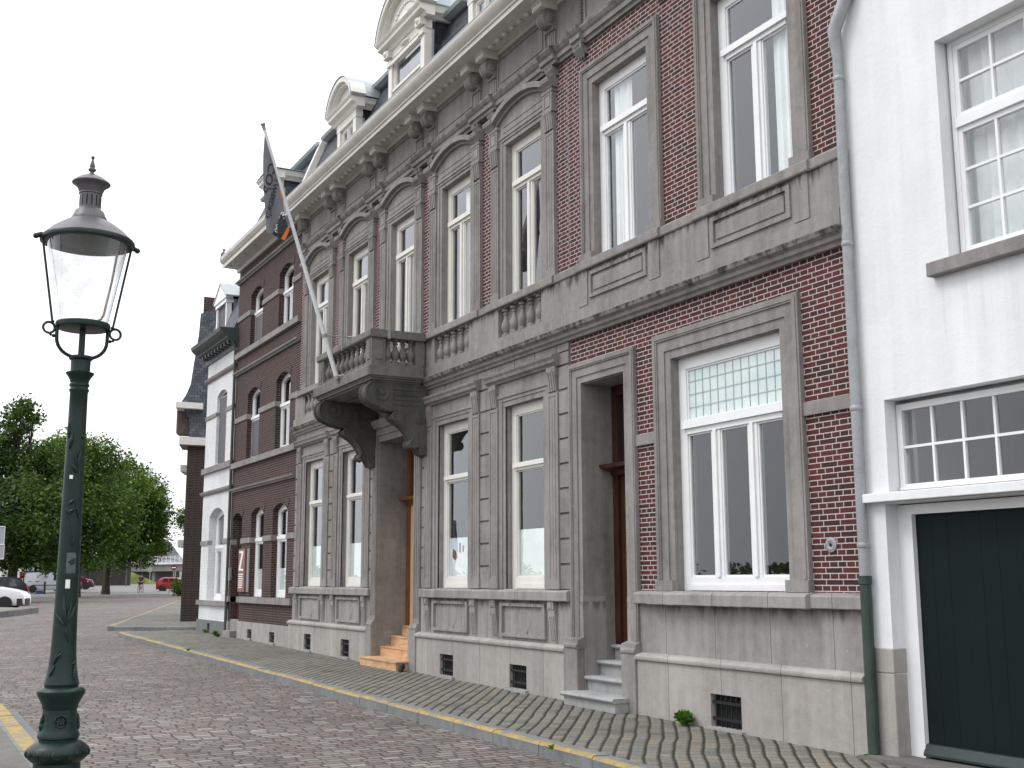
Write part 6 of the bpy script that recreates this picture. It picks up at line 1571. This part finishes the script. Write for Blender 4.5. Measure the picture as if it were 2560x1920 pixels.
vehicle('high_van', 'tall white van whose roof shows above the dark estate car', 'van', (-86.10, 0.95, RD(-86)), R(262), 4.9, 1.9,
        [(0, 1.2), (0.04, 2.1), (0.3, 2.22), (3.3, 2.24), (3.7, 2.12), (4.3, 1.2), (4.9, 0.75)], [(0, 1.1), (4.2, 1.15), (4.9, 0.8)], M['p_white'], (0.85, 3.9), 0.33,
        windows=[[(3.0, 1.25), (4.05, 1.25), (3.7, 1.95), (3.0, 1.95)]], screens=[(4.32, 1.25, 3.75, 2.05, 'windscreen')], bumper=0.5, lights_rear=(0.0, 0.1, 1.3, 1.95), lights_front=(4.5, 4.8, 0.7, 0.85))
vehicle('delivery_van', 'silver grey delivery van with plain sides standing across the square', 'van', (-110.0, 3.50, RD(-110) + 0.10), R(82), 4.6, 1.8,
        [(0, 1.1), (0.06, 1.72), (0.25, 1.82), (2.6, 1.86), (3.1, 1.76), (3.75, 1.15), (4.4, 0.9), (4.6, 0.6)], [(0, 0.95), (3.6, 1.0), (4.6, 0.7)], M['p_silver'], (0.8, 3.7), 0.31,
        windows=[[(2.55, 1.08), (3.5, 1.10), (3.05, 1.66), (2.55, 1.68)]], screens=[(3.78, 1.17, 3.15, 1.73, 'windscreen')], bumper=0.42, lights_front=(4.1, 4.45, 0.6, 0.8),
        stripe=[(0.38, 0.98), (1.35, 0.96), (1.35, 1.02), (0.38, 1.04)])
vehicle('small_car', 'bright red small car mostly hidden by the lamp post', 'car', (-116.4, 6.65, RD(-116) + 0.10), R(82), 2.9, 1.6,
        [(0, 0.7), (0.1, 1.0), (0.5, 1.4), (1.9, 1.42), (2.35, 0.98), (2.8, 0.8), (2.9, 0.55)], [(0, 0.85), (2.4, 0.9), (2.9, 0.65)], M['p_red'], (0.5, 2.4), 0.28,
        windows=[[(0.5, 0.95), (2.1, 0.95), (1.8, 1.32), (0.65, 1.32)]], screens=[(2.38, 1.0, 1.95, 1.38, 'windscreen')], bumper=0.4, lights_rear=(0.0, 0.1, 0.7, 0.95), lights_front=(2.5, 2.8, 0.55, 0.7))
vehicle('parked_suv', 'wine red car with a sloping windscreen parked under the trees beside the lamp post', 'car', (-128.0, 8.38, RD(-128) + 0.08), R(78), 4.0, 1.75,
        [(0, 0.8), (0.1, 1.15), (0.5, 1.58), (2.2, 1.64), (2.5, 1.56), (3.2, 1.12), (3.8, 0.98), (4.0, 0.6)], [(0, 0.95), (3.1, 1.0), (4.0, 0.7)], M['p_wine'], (0.7, 3.2), 0.33,
        windows=[[(0.5, 1.08), (1.4, 1.06), (1.4, 1.5), (0.7, 1.5)], [(1.5, 1.06), (2.85, 1.08), (2.35, 1.5), (1.5, 1.5)]], screens=[(3.2, 1.14, 2.55, 1.56, 'windscreen')], bumper=0.5, lights_rear=(0.0, 0.1, 0.8, 1.1), lights_front=(3.4, 3.85, 0.72, 0.9))
vehicle('hatchback', 'bright red hatchback parked on the right by the hedge', 'car', (-117.75, 17.15, RD(-117) + 0.0), R(72), 3.7, 1.65,
        [(0, 0.66), (0.06, 0.95), (0.5, 1.34), (0.85, 1.43), (2.1, 1.41), (2.75, 0.98), (3.5, 0.82), (3.7, 0.55)], [(0, 0.88), (2.7, 0.92), (3.7, 0.66)], M['p_red'], (0.62, 2.98), 0.29,
        windows=[[(0.55, 0.95), (1.2, 0.93), (1.2, 1.30), (0.82, 1.31)], [(1.32, 0.93), (2.5, 0.94), (2.05, 1.29), (1.32, 1.30)]], screens=[(0.12, 0.98, 0.5, 1.29, 'rear_window'), (2.76, 1.0, 2.15, 1.37, 'windscreen')], bumper=0.45, lights_rear=(0.0, 0.1, 0.68, 0.92), lights_front=(3.2, 3.55, 0.55, 0.72))

# ================================================================ cyclist
FW = Vector((-math.cos(YAW), math.sin(YAW), 0)); RT = Vector((math.sin(YAW), math.cos(YAW), 0))
cx, cy = -109.1, 13.87; cz_ = RD(cx)
def CP(f, r_, z): p = Vector((cx, cy, cz_)) + FW * f + RT * r_; return (p.x, p.y, p.z + z)
M['skin'] = plain('skin', (0.42, 0.26, 0.19), 0.6); M['shirt'] = plain('dark navy shirt', (0.018, 0.016, 0.035), 0.9); M['shorts'] = plain('dark shorts', (0.02, 0.02, 0.025), 0.9); M['hair'] = plain('dark hair', (0.03, 0.02, 0.015), 0.7)
person = thing('person', 'cyclist in a dark navy shirt and shorts riding away down the street', 'person', CP(0, 0, 0))
def skin_body(name, mat, joints, edges, parent, root=0, sub=2):
    me = bpy.data.meshes.new(name); me.from_pydata([Vector(j[0]) - WO[parent] for j in joints], edges, []); me.materials.append(mat)
    o = bpy.data.objects.new(name, me); COL.objects.link(o); o.parent = parent; WO[o] = Vector((0, 0, 0))
    m = o.modifiers.new('skin', 'SKIN'); m.use_smooth_shade = True
    bm = bmesh.new(); bm.from_mesh(me); lay = bm.verts.layers.skin.verify(); bm.verts.ensure_lookup_table()
    for i, j in enumerate(joints): bm.verts[i][lay].radius = (j[1], j[1]); bm.verts[i][lay].use_root = i == root
    bm.to_mesh(me); bm.free()
    o.modifiers.new('sub', 'SUBSURF').levels = sub; o.modifiers['sub'].render_levels = sub
    return o
J = [(CP(-.05, 0, .98), .13), (CP(.06, 0, 1.18), .125), (CP(.17, 0, 1.40), .14), (CP(.20, 0, 1.50), .055), (CP(.22, 0, 1.60), .085), (CP(.21, 0, 1.71), .095),
     (CP(.17, .19, 1.42), .06), (CP(.32, .27, 1.22), .045), (CP(.50, .25, 1.08), .035), (CP(.55, .24, 1.05), .04), (CP(.17, -.19, 1.42), .06), (CP(.32, -.27, 1.22), .045), (CP(.50, -.25, 1.08), .035), (CP(.55, -.24, 1.05), .04),
     (CP(-.03, .10, .92), .095), (CP(.33, .12, .82), .065), (CP(.16, .11, .45), .04), (CP(.24, .11, .40), .04), (CP(-.03, -.10, .92), .095), (CP(.24, -.12, .58), .065), (CP(.06, -.11, .24), .04), (CP(.16, -.11, .17), .04)]
Eg = [(0, 1), (1, 2), (2, 3), (3, 4), (4, 5), (2, 6), (6, 7), (7, 8), (8, 9), (2, 10), (10, 11), (11, 12), (12, 13), (0, 14), (14, 15), (15, 16), (16, 17), (0, 18), (18, 19), (19, 20), (20, 21)]
skin_body('body', M['skin'], J, Eg, person)
skin_body('shirt', M['shirt'], [(CP(-.04, 0, 1.0), .15), (CP(.06, 0, 1.18), .155), (CP(.17, 0, 1.40), .17), (CP(.19, 0, 1.48), .08), (CP(.17, .20, 1.42), .08), (CP(.25, .25, 1.31), .065), (CP(.17, -.20, 1.42), .08), (CP(.25, -.25, 1.31), .065)], [(0, 1), (1, 2), (2, 3), (2, 4), (4, 5), (2, 6), (6, 7)], person)
skin_body('shorts', M['shorts'], [(CP(-.05, 0, .98), .155), (CP(-.03, .10, .92), .12), (CP(.22, .12, .85), .09), (CP(-.03, -.10, .92), .12), (CP(.16, -.12, .70), .09)], [(0, 1), (1, 2), (0, 3), (3, 4)], person)
b = MB(); p = CP(.19, 0, 1.73); b.ball(p, 0.108, 12, 1, 1, 0.95); b.build('hair', M['hair'], person, smooth=True)
bike = thing('bicycle', 'bicycle ridden by the cyclist in the dark shirt', 'bicycle', CP(0, 0, 0))
b = MB()
for seg in (((-.12, 0, .88), (.08, 0, .30)), ((.08, 0, .30), (.52, 0, .82)), ((-.08, 0, .78), (.52, 0, .85)), ((.08, 0, .30), (-.42, 0, .34)), ((-.10, 0, .82), (-.42, 0, .34)), ((.50, 0, .98), (.60, 0, .60)), ((.60, 0, .60), (.68, 0, .34))): b.tube([CP(*seg[0]), CP(*seg[1])], 0.018, 6)
b.build('frame', M['p_red'], bike)
for f in (-.42, .68):
    b = MB(); b.tube([CP(f + .34 * math.cos(t), 0, .34 + .34 * math.sin(t)) for t in [2 * math.pi * i / 24 for i in range(25)]], 0.022, 6); wh = b.build('wheel', M['rubber'], bike)
    b = MB()
    for k in range(8): t = 2 * math.pi * k / 8; b.tube([CP(f, 0, .34), CP(f + .33 * math.cos(t), 0, .34 + .33 * math.sin(t))], 0.003, 4)
    b.build('spokes', M['alloy'], wh)
b = MB(); b.tube([CP(-.24, 0, .91), CP(-.10, 0, .92), CP(.02, 0, .91)], [.08, .06, .02], 8); b.build('saddle', M['black_plastic'], bike, smooth=True)
b = MB(); b.tube([CP(.55, -.28, 1.02), CP(.52, -.1, 1.02), CP(.50, 0, 1.0), CP(.52, .1, 1.02), CP(.55, .28, 1.02)], 0.014, 6); b.build('handlebar', M['iron'], bike)
b = MB(); p = CP(-.44, 0, .62); b.ball(p, 0.035, 8); b.build('rear_light', M['lamp_red'], bike)

# ================================================================ trees
def crown(name, lobes, n, size, mat, parent, seed, loose=0.35):
    rng = np.random.default_rng(seed)
    vol = np.array([l[3] ** 2.0 for l in lobes]); cnt = (vol / vol.sum() * n).astype(int)
    C_ = []; SH = []
    for (x, y, z, r_), m in zip(lobes, cnt):
        k = max(5, int(r_ * r_ * 11))
        d = rng.normal(size=(k, 3)); d /= np.linalg.norm(d, axis=1)[:, None]
        rad = r_ * (0.62 + 0.48 * rng.random((k, 1)) ** 0.7); cl = np.array([x, y, z]) + d * rad * np.array([1, 1, 0.92])
        cr = r_ * 0.20 + 0.22 + 0.25 * rng.random((k, 1))
        idx = rng.integers(0, k, m)
        p = cl[idx] + rng.normal(size=(m, 3)) * cr[idx] * 0.62 * np.array([1, 1, 0.72])
        C_.append(p)
    P_ = np.concatenate(C_); m = len(P_)
    a = rng.normal(size=(m, 3)); a[:, 2] *= 0.6; a /= np.linalg.norm(a, axis=1)[:, None]
    u = rng.normal(size=(m, 3)); u -= a * (u * a).sum(1)[:, None]; u /= np.linalg.norm(u, axis=1)[:, None]
    s_ = size * (0.6 + 0.8 * rng.random((m, 1)))
    V = np.empty((m, 4, 3)); V[:, 0] = P_ - a * s_; V[:, 1] = P_ + u * s_ * 0.55; V[:, 2] = P_ + a * s_; V[:, 3] = P_ - u * s_ * 0.55
    me = bpy.data.meshes.new(name); me.vertices.add(m * 4); me.vertices.foreach_set('co', (V.reshape(-1, 3) - np.array(WO[parent])).astype(np.float32).ravel())
    me.loops.add(m * 4); me.loops.foreach_set('vertex_index', np.arange(m * 4, dtype=np.int32)); me.polygons.add(m); me.polygons.foreach_set('loop_start', np.arange(0, m * 4, 4, dtype=np.int32)); me.update(calc_edges=True); me.validate()
    me.materials.append(mat); o = bpy.data.objects.new(name, me); COL.objects.link(o); o.parent = parent; WO[o] = Vector((0, 0, 0)); return o
def tree(label, x, y, lobes, n, mat, seed, tr=0.32, size=0.16, name='broadleaf_tree', group='trees round the square'):
    t = thing(name, label, 'tree', (x, y, gz(x) - 0.1), 0, group); random.seed(seed)
    zt = max(l[2] for l in lobes); b = MB(); zc = min(l[2] for l in lobes) + 0.8
    b.tube([(x, y, gz(x) - 0.3), (x + 0.05, y, gz(x) + 0.8), (x - 0.1, y + 0.1, zc), (x, y + 0.1, zc + (zt - zc) * 0.6)], [tr * 1.35, tr, tr * 0.8, tr * 0.3], 10)
    for l in lobes:
        if l[3] < 0.45: pass
        z0 = zc + (l[2] - zc) * 0.35 * random.random()
        mid = ((x + l[0]) / 2 + random.uniform(-.3, .3), (y + l[1]) / 2 + random.uniform(-.3, .3), (z0 + l[2]) / 2 + 0.2)
        b.tube([(x, y, max(zc - 0.8, z0)), mid, (l[0], l[1], l[2] - l[3] * 0.1)], [tr * 0.42, tr * 0.25, 0.04], 6)
        for k in range(4):
            e = (l[0] + random.uniform(-1, 1) * l[3] * .8, l[1] + random.uniform(-1, 1) * l[3] * .8, l[2] + random.uniform(-.3, .9) * l[3] * .8); b.tube([mid, e], [tr * 0.12, 0.015], 5)
    b.build('trunk', M['bark'], t, smooth=True)
    crown('crown', lobes, int(n * 1.5), size * 0.8, mat, t, seed); return t
tree('dark broadleaf tree at the left edge with one loose tuft rising above its crown', -75.2, -0.7, [(-75.5, -2.6, 5.8, 2.5), (-76.5, -1.6, 9.2, 2.0), (-71.2, -1.1, 6.2, 2.3), (-74.3, -2.0, 10.2, 1.2), (-74.6, 0.2, 8.2, 1.9), (-71.7, 0.3, 5.2, 1.9), (-73.3, -0.8, 12.1, 0.75), (-75.8, -1.3, 12.2, 0.8), (-72.9, -0.2, 12.5, 0.7), (-74.4, -1.2, 13.2, 0.5), (-74.2, -1.2, 11.2, 0.6), (-75.1, 1.0, 9.4, 1.3), (-74.7, -2.7, 10.0, 1.6), (-73.2, 1.2, 6.4, 1.6), (-72.8, -1.3, 3.7, 1.5), (-73.9, 1.0, 3.8, 1.3)], 21000, M['leaf_a'], 3)
tree('tall middle broadleaf tree rising directly behind the lamp post', -88.2, 5.1, [(-86.9, 4.4, 10.7, 2.4), (-88.4, 6.1, 9.9, 2.3), (-85.5, 3.5, 8.6, 2.4), (-85.5, 6.2, 6.8, 2.6), (-87.8, 4.5, 6.0, 2.5), (-87.4, 5.1, 11.9, 1.3), (-85.8, 6.4, 10.9, 1.2), (-86.4, 7.3, 5.3, 1.9), (-89.5, 3.5, 11.5, 1.5), (-85.3, 5.4, 4.1, 1.8), (-88.5, 3.8, 4.1, 1.4)], 21000, M['leaf_b'], 5)
tree('broad green tree on the right of the group, its branches reaching over the street', -99.9, 9.2, [(-97.7, 10.2, 10.2, 1.8), (-95.4, 10.8, 8.5, 2.2), (-97.3, 12.0, 6.9, 1.8), (-98.0, 10.8, 6.5, 2.6), (-98.6, 12.5, 5.0, 1.5), (-96.9, 12.8, 7.2, 0.8), (-97.1, 13.3, 4.6, 0.6), (-98.8, 10.4, 4.1, 1.6), (-95.9, 11.6, 3.9, 1.0), (-97.4, 10.3, 11.6, 0.8), (-96.8, 12.2, 9.5, 1.0), (-100.4, 9.7, 9.1, 2.2), (-96.2, 12.6, 8.5, 0.8), (-96.6, 13.2, 5.9, 0.7)], 19000, M['leaf_b'], 8)
tree('dim broadleaf tree farther back between the two larger crowns', -112.0, 3.0, [(-112, 2, 7, 3.2), (-112, 5, 6.5, 3.0), (-111, 8, 6.5, 3.0), (-112, -1, 6, 3.0), (-111, 5, 4.2, 2.4), (-111, 0.5, 4.0, 2.2), (-112, 10, 5.0, 2.4)], 12000, M['leaf_a'], 13, size=0.22)
tree('tree mostly hidden behind the slate hung building', -94.5, 16.5, [(-93.8, 14.6, 6.8, 0.7), (-93.7, 14.9, 6.0, 0.9), (-94.5, 15.6, 7.2, 1.2), (-94.5, 16.6, 6.0, 2.0)], 4000, M['leaf_b'], 21)
b = thing('hedge_bush', 'rounded green bush at the corner of the side street', 'bush', (-89.8, 13.9, gz(-89.8)))
crown('foliage', [(-89.8, 13.7, 1.0, 0.6), (-89.6, 13.85, 1.5, 0.6), (-89.9, 14.3, 1.3, 0.8), (-89.8, 13.55, 0.6, 0.45), (-89.8, 14.2, 0.7, 0.8)], 9000, 0.08, M['leaf_b'], b, 17)

# ================================================================ far end of the street: walls, bridge, houses, signs
b = MB(); p0, p1 = Vector((-156.0, 6.0, 0)), Vector((-157.6, 21.4, 0))
vs = [(p0.x, p0.y, 0.2), (p1.x, p1.y, 0.2), (p1.x, p1.y, 4.6), (p0.x, p0.y, 5.6), (p0.x - 1, p0.y, 0.2), (p1.x - 1, p1.y, 0.2), (p1.x - 1, p1.y, 4.6), (p0.x - 1, p0.y, 5.6)]
b.add(vs, [(0, 1, 2, 3), (4, 7, 6, 5), (3, 2, 6, 7), (0, 3, 7, 4), (1, 5, 6, 2)])
for k in range(7): t = k / 6; q = p0 + (p1 - p0) * t; b.box(q.x, q.x + 0.25, q.y - 0.2, q.y + 0.2, 0.2, 5.5 - 0.95 * t)
M['dark_wall'] = stone('old dark masonry', (0.022, 0.02, 0.017), (0.055, 0.05, 0.042), 0.5); tag(b.build('retaining_wall', M['dark_wall']), 'long dark masonry retaining wall under the trees at the end of the square', 'wall')
b = MB(); b.add([(-133.0, 3.2, 0.2), (-131.0, 7.0, 0.2), (-131.0, 7.0, 3.6), (-133.0, 3.2, 3.6), (-133.4, 3.0, 0.2), (-131.4, 6.9, 0.2), (-131.4, 6.9, 3.6), (-133.4, 3.0, 3.6)], [(0, 1, 2, 3), (4, 7, 6, 5), (3, 2, 6, 7), (0, 3, 7, 4), (1, 5, 6, 2)]); M['pale_wall'] = plain('pale plaster', (0.38, 0.38, 0.39), 0.9); tag(b.build('plaster_wall', M['pale_wall']), 'pale grey plaster wall seen beneath the left tree', 'wall')
b = MB(); G0 = [(-172.6, 23.7, 0.7), (-176.9, 30.4, 0.7), (-182, 29.5, 1.2), (-178, 22.5, 3.9), (-174.5, 23.2, 3.7)]
b.add(G0 + [(-176, 26.4, 2.35)], [(0, 1, 5), (1, 2, 5), (2, 3, 5), (3, 4, 5), (4, 0, 5)]); o = b.build('grass_bank', M['grass'], normals=False); o['kind'] = 'structure'
br = thing('bridge', 'concrete railway bridge with a white railing crossing the far end of the street', 'bridge', (-200, 33, 0.5))
A0, A1 = Vector((-219, 27.5, 0)), Vector((-184, 38.5, 0)); dd = (A1 - A0); LB = dd.length; dd /= LB; nn = Vector((-dd.y, dd.x, 0))
if nn.x < 0: nn = -nn
def BP(s, o, z): p = A0 + dd * s + nn * o; return (p.x, p.y, z)
def bbox(mb, s0, s1, o0, o1, z0, z1): mb.add([BP(s0, o0, z0), BP(s1, o0, z0), BP(s1, o1, z0), BP(s0, o1, z0), BP(s0, o0, z1), BP(s1, o0, z1), BP(s1, o1, z1), BP(s0, o1, z1)], [(0, 3, 2, 1), (4, 5, 6, 7), (0, 1, 5, 4), (1, 2, 6, 5), (2, 3, 7, 6), (3, 0, 4, 7)])
M['bridge_c'] = plain('bridge concrete', (0.16, 0.155, 0.145), 0.9, var=0.2, scale=0.6)
b = MB(); bbox(b, 0, LB, -6, 0, 3.2, 4.35); b.build('girder', M['bridge_c'], br)
b = MB(); bbox(b, 0, LB, -6.2, 0.35, 4.351, 4.62); b.build('deck_edge', M['white_rail'], br)
b = MB(); bbox(b, 0, 9.5, -6, -0.2, 0.3, 3.199); b.build('abutment', M['bridge_c'], br)
b = MB(); bbox(b, 17.5, 18.5, -4, -0.6, 0.3, 3.199); b.build('pier', M['bridge_c'], br)
b = MB()
for k in range(5): z = 4.75 + k * 0.24; b.tube([BP(6, 0.15, z), BP(LB, 0.15, z)], 0.035, 5)
for k in range(22): s_ = 6 + (LB - 6.2) * k / 21; b.tube([BP(s_, 0.15, 4.6), BP(s_, 0.15, 5.75)], 0.05, 5)
b.build('railing', M['white_rail'], br)
def gable_house(name, label, x, y, w_, d_, h, hr, rot, wallm, roofm, trim=None, windows=()):
    t = thing(name, label, 'house', (x, y, gz(x)), rot)
    b = MB(); b.box(-w_ / 2, w_ / 2, 0, d_, -0.5, h); b.pxz([(-w_ / 2, h), (0, h + hr - 0.1), (w_ / 2, h)], 0.0, d_); b.build('wall', wallm, t, local=True)
    b = MB(); e = 0.35; b.pxz([(-w_ / 2 - e, h - e * hr / (w_ / 2)), (0, h + hr), (w_ / 2 + e, h - e * hr / (w_ / 2)), (w_ / 2 + e, h - e * hr / (w_ / 2) + 0.25), (0, h + hr + 0.25), (-w_ / 2 - e, h - e * hr / (w_ / 2) + 0.25)], -0.4, d_ + 0.3); b.build('roof', roofm, t, local=True)
    if trim:
        b = MB(); b.pxz([(-w_ / 2 - e, h - e * hr / (w_ / 2) - 0.05), (0, h + hr - 0.05), (w_ / 2 + e, h - e * hr / (w_ / 2) - 0.05), (w_ / 2 + e, h - e * hr / (w_ / 2) + 0.2), (0, h + hr + 0.2), (-w_ / 2 - e, h - e * hr / (w_ / 2) + 0.2)], -0.46, -0.41); b.build('verge_board', trim, t, local=True)
    for (u, z, ww, hh) in windows:
        b = MB(); b.box(u - ww / 2, u + ww / 2, -0.06, 0.02, z, z + hh); f = b.build('window', M['white_rail'], t, local=True)
        b = MB(); b.box(u - ww / 2 + 0.1, u - 0.04, -0.07, -0.061, z + 0.1, z + hh - 0.1); b.box(u + 0.04, u + ww / 2 - 0.1, -0.07, -0.061, z + 0.1, z + hh - 0.1); b.build('pane', M['car_glass'], f, local=True)
    return t
RV = R(62)
gable_house('far_house', 'far red brick house with a grey roof beyond the bridge, left of the gap', -262, 45.5, 6.5, 9, 5.6, 4.0, RV, M['brick_dark'], M['slate_old'], None, [(1.6, 3.2, 1.4, 1.5), (-1.4, 3.2, 1.4, 1.5)])
gable_house('far_house', 'far house with a green mossy gable and white verge beyond the bridge', -241.6, 57.1, 11.0, 9, 4.6, 7.0, RV, M['leaf_weed'] if False else plain('mossy gable', (0.07, 0.085, 0.04), 0.9, var=0.3, scale=0.7), M['slate_old'], M['board_white'], [(-2.6, 4.2, 1.3, 1.6)])
gable_house('far_house', 'far pale shop front with white window posts seen under the bridge', -238, 43.5, 9.0, 6, 3.4, 1.6, RV, M['pale_wall'], M['slate_old'], None, [(-3.2, 0.3, 2.2, 2.6), (-0.8, 0.3, 2.0, 2.6), (1.5, 0.3, 2.0, 2.6), (3.5, 0.3, 1.6, 2.6)])
def pole_sign(name, label, x, y, h, disc, z, mat, mat2=None, bar=False):
    t = thing(name, label, 'road sign', (x, y, RD(x))); z0 = RD(x)
    b = MB(); b.tube([(x, y, z0 - 0.1), (x, y, z0 + h)], 0.05, 8); b.build('post', M['metal_grey'], t, smooth=True)
    v = Vector((0.9, -0.43, 0)).normalized(); s_ = Vector((0.43, 0.9, 0)).normalized()
    b = MB(); b.lathe([(disc, -0.01), (disc, 0.015)], n=24, ox=s_, oy=(0, 0, 1), oz=v, c=Vector((x, y, z0 + z)) + v * 0.07); d = b.build('sign_disc', mat, t)
    if bar:
        c = Vector((x, y, z0 + z)) + v * 0.09; b = MB(); b.add([c - s_ * disc * .7 - Vector((0, 0, disc * .15)), c + s_ * disc * .7 - Vector((0, 0, disc * .15)), c + s_ * disc * .7 + Vector((0, 0, disc * .15)), c - s_ * disc * .7 + Vector((0, 0, disc * .15))], [(0, 1, 2, 3)]); b.build('sign_bar', mat2, d, normals=False)
    return t
pole_sign('road_sign', 'round grey backed road sign on a pale post before the grass bank', -163.8, 25.4, 2.9, 0.36, 2.1, M['metal_grey'])
pole_sign('road_sign', 'red no entry sign with a white bar under the bridge', -183.2, 32.9, 3.3, 0.45, 2.6, M['p_wine'], M['paper'], True)
def slim(name, label, x, y, h, r_, mat, cat, z=None):
    b = MB(); z0 = RD(x) if z is None else z; b.tube([(x, y, z0 - 0.1), (x, y, z0 + h * .5), (x, y, z0 + h)], [r_ * 1.2, r_, r_ * .7], 8); return tag(b.build(name, mat, smooth=True), label, cat)
slim('post', 'thin grey post left of the delivery van', -92.3, 1.7, 4.3, 0.05, M['bark'], 'post')
slim('post', 'slim dark post in front of the retaining wall left of the tree trunk', -140.2, 15.8, 5.2, 0.09, M['bark'], 'post', 0.9)
slim('post', 'slim pale post at the right end of the retaining wall', -149.6, 19.66, 5.4, 0.08, M['screen'], 'post', 0.95)
bo = thing('barrier', 'low blue black barrier rail in front of the silver delivery van', 'barrier', (-104.8, 4.73, RD(-104.8))); z0 = RD(-104.8) + 0.12
b = MB(); b.tube([(-104.8, 4.73, z0 - 0.2), (-104.8, 4.73, z0 + 1.0)], 0.09, 8); b.build('post', M['p_dark'], bo)
b = MB(); b.tube([(-105.3, 3.7, z0 + 0.68), (-103.2, 7.6, z0 + 0.66)], 0.05, 6); b.build('rail', M['iron'], bo)
b = MB(); b.box(-105.2, -105.0, 4.0, 4.65, z0 - 0.1, z0 + 0.22); M['blue_box'] = plain('blue plastic', (0.015, 0.05, 0.16), 0.5); tag(b.build('crate', M['blue_box'], bevel=0.03), 'small blue plastic crate at the foot of the barrier', 'crate')
la = thing('road_lamp', 'modern road lamp on a curved arm reaching from behind the slate building', 'street lamp', (-65.6, 9.3, gz(-65)))
ap = Vector((-65.6, 9.3, 0)); hp = Vector((-65.50, 7.2, 0))
b = MB(); b.tube([(ap.x, ap.y, gz(-65)), (ap.x, ap.y, 5.0), (ap.x, ap.y - 0.25, 5.33), (ap.x + .03, ap.y - 1.0, 5.58), (hp.x, hp.y + 0.35, 5.80)], [0.09, 0.06, 0.05, 0.045, 0.04], 8); b.build('mast', M['metal_grey'], la, smooth=True)
b = MB(); b.ball((hp.x, hp.y, 5.82), 0.2, 12, 0.8, 2.0, 0.45); b.build('lamp_head', M['trim_dark'], la, smooth=True)
# route sign seen from behind, and a site cabin, at the left edge
rs = thing('route_sign', 'grey back of a large two panel route sign at the left edge', 'road sign', (-62.6, -3.1, gz(-62)))
sdir = Vector((0.473, 0.881, 0)); sc_ = Vector((-62.4, -3.1, 0))
M['sign_back'] = plain('grey sign back', (0.30, 0.31, 0.35), 0.5, var=0.05)
for z0, z1, e in ((3.62, 4.60, 0.0), (2.82, 3.60, 0.03)):
    a, c = sc_ - sdir * 1.5, sc_ + sdir * (0.80 + e)
    b = MB(); o_ = Vector((-0.04, 0.02, 0)); b.add([(*(a.xy), z0), (*(c.xy), z0), (*(c.xy), z1), (*(a.xy), z1), (*((a + o_).xy), z0), (*((c + o_).xy), z0), (*((c + o_).xy), z1), (*((a + o_).xy), z1)], [(0, 1, 2, 3), (4, 7, 6, 5), (0, 4, 5, 1), (1, 5, 6, 2), (2, 6, 7, 3), (3, 7, 4, 0)]); pn = b.build('sign_panel', M['sign_back'], rs)
    b = MB(); q = Vector((0.03, -0.015, 0)); b.tube([(a + q).to_tuple()[:2] + (z0,), (c + q).to_tuple()[:2] + (z0,), (c + q).to_tuple()[:2] + (z1,), (a + q).to_tuple()[:2] + (z1,)], 0.022, 5); b.build('sign_rim', M['white_rail'], pn)
b = MB(); p = sc_ - sdir * 0.3; b.tube([(p.x - .1, p.y, gz(-62) - 0.1), (p.x - .1, p.y, 4.7)], 0.06, 8); b.build('sign_post', M['metal_grey'], rs)
cb = thing('site_cabin', 'white site cabin with a dark green oval emblem at the left edge', 'cabin', (-84.6, -2.0, gz(-84)), R(61.8)); 
b = MB(); b.box(-2.6, 1.62, 0, 2.4, -0.1, 2.95); b.build('wall', M['p_white'], cb, local=True, bevel=0.03); b = MB(); b.box(-2.7, 1.70, -0.1, 2.5, 2.951, 3.25); b.build('roof', M['pale_wall'], cb, local=True)
b = MB(); b.lathe([(0.62, 0.0), (0.62, 0.02)], n=24, ox=(1, 0, 0), oy=(0, 0, 0.42), oz=(0, -1, 0), c=(0.45, -0.002, 2.45)); b.build('emblem', M['cast_green'], cb, local=True)

# ================================================================ what the windows mirror: the far bank behind the camera
for k, (x, y, w_, h, hr) in enumerate(((-150, -95, 11, 5.5, 5.0), (-118, -118, 12, 5.0, 5.2), (-176, -70, 13, 5.5, 4.6), (-78, -140, 14, 5.0, 5.0))):
    gable_house('bank_house', ['low brick house on the far river bank, second from the left', 'low brick house on the far river bank, third from the left', 'low brick house on the far river bank, farthest left', 'low brick house on the far river bank, farthest right'][k], x, y, w_, 8, h, hr, R(208), M['brick_dark'], M['slate'], None)
hd = thing('bank_hedge', 'long dark hedge along the far river bank', 'hedge', (-110, -70, 0))
crown('foliage', [(-210 + 5.4 * k, -28 - 3.4 * k, 1.0 + 0.4 * math.sin(k * 2.1), 2.3) for k in range(40)], 26000, 0.4, M['leaf_a'], hd, 31)
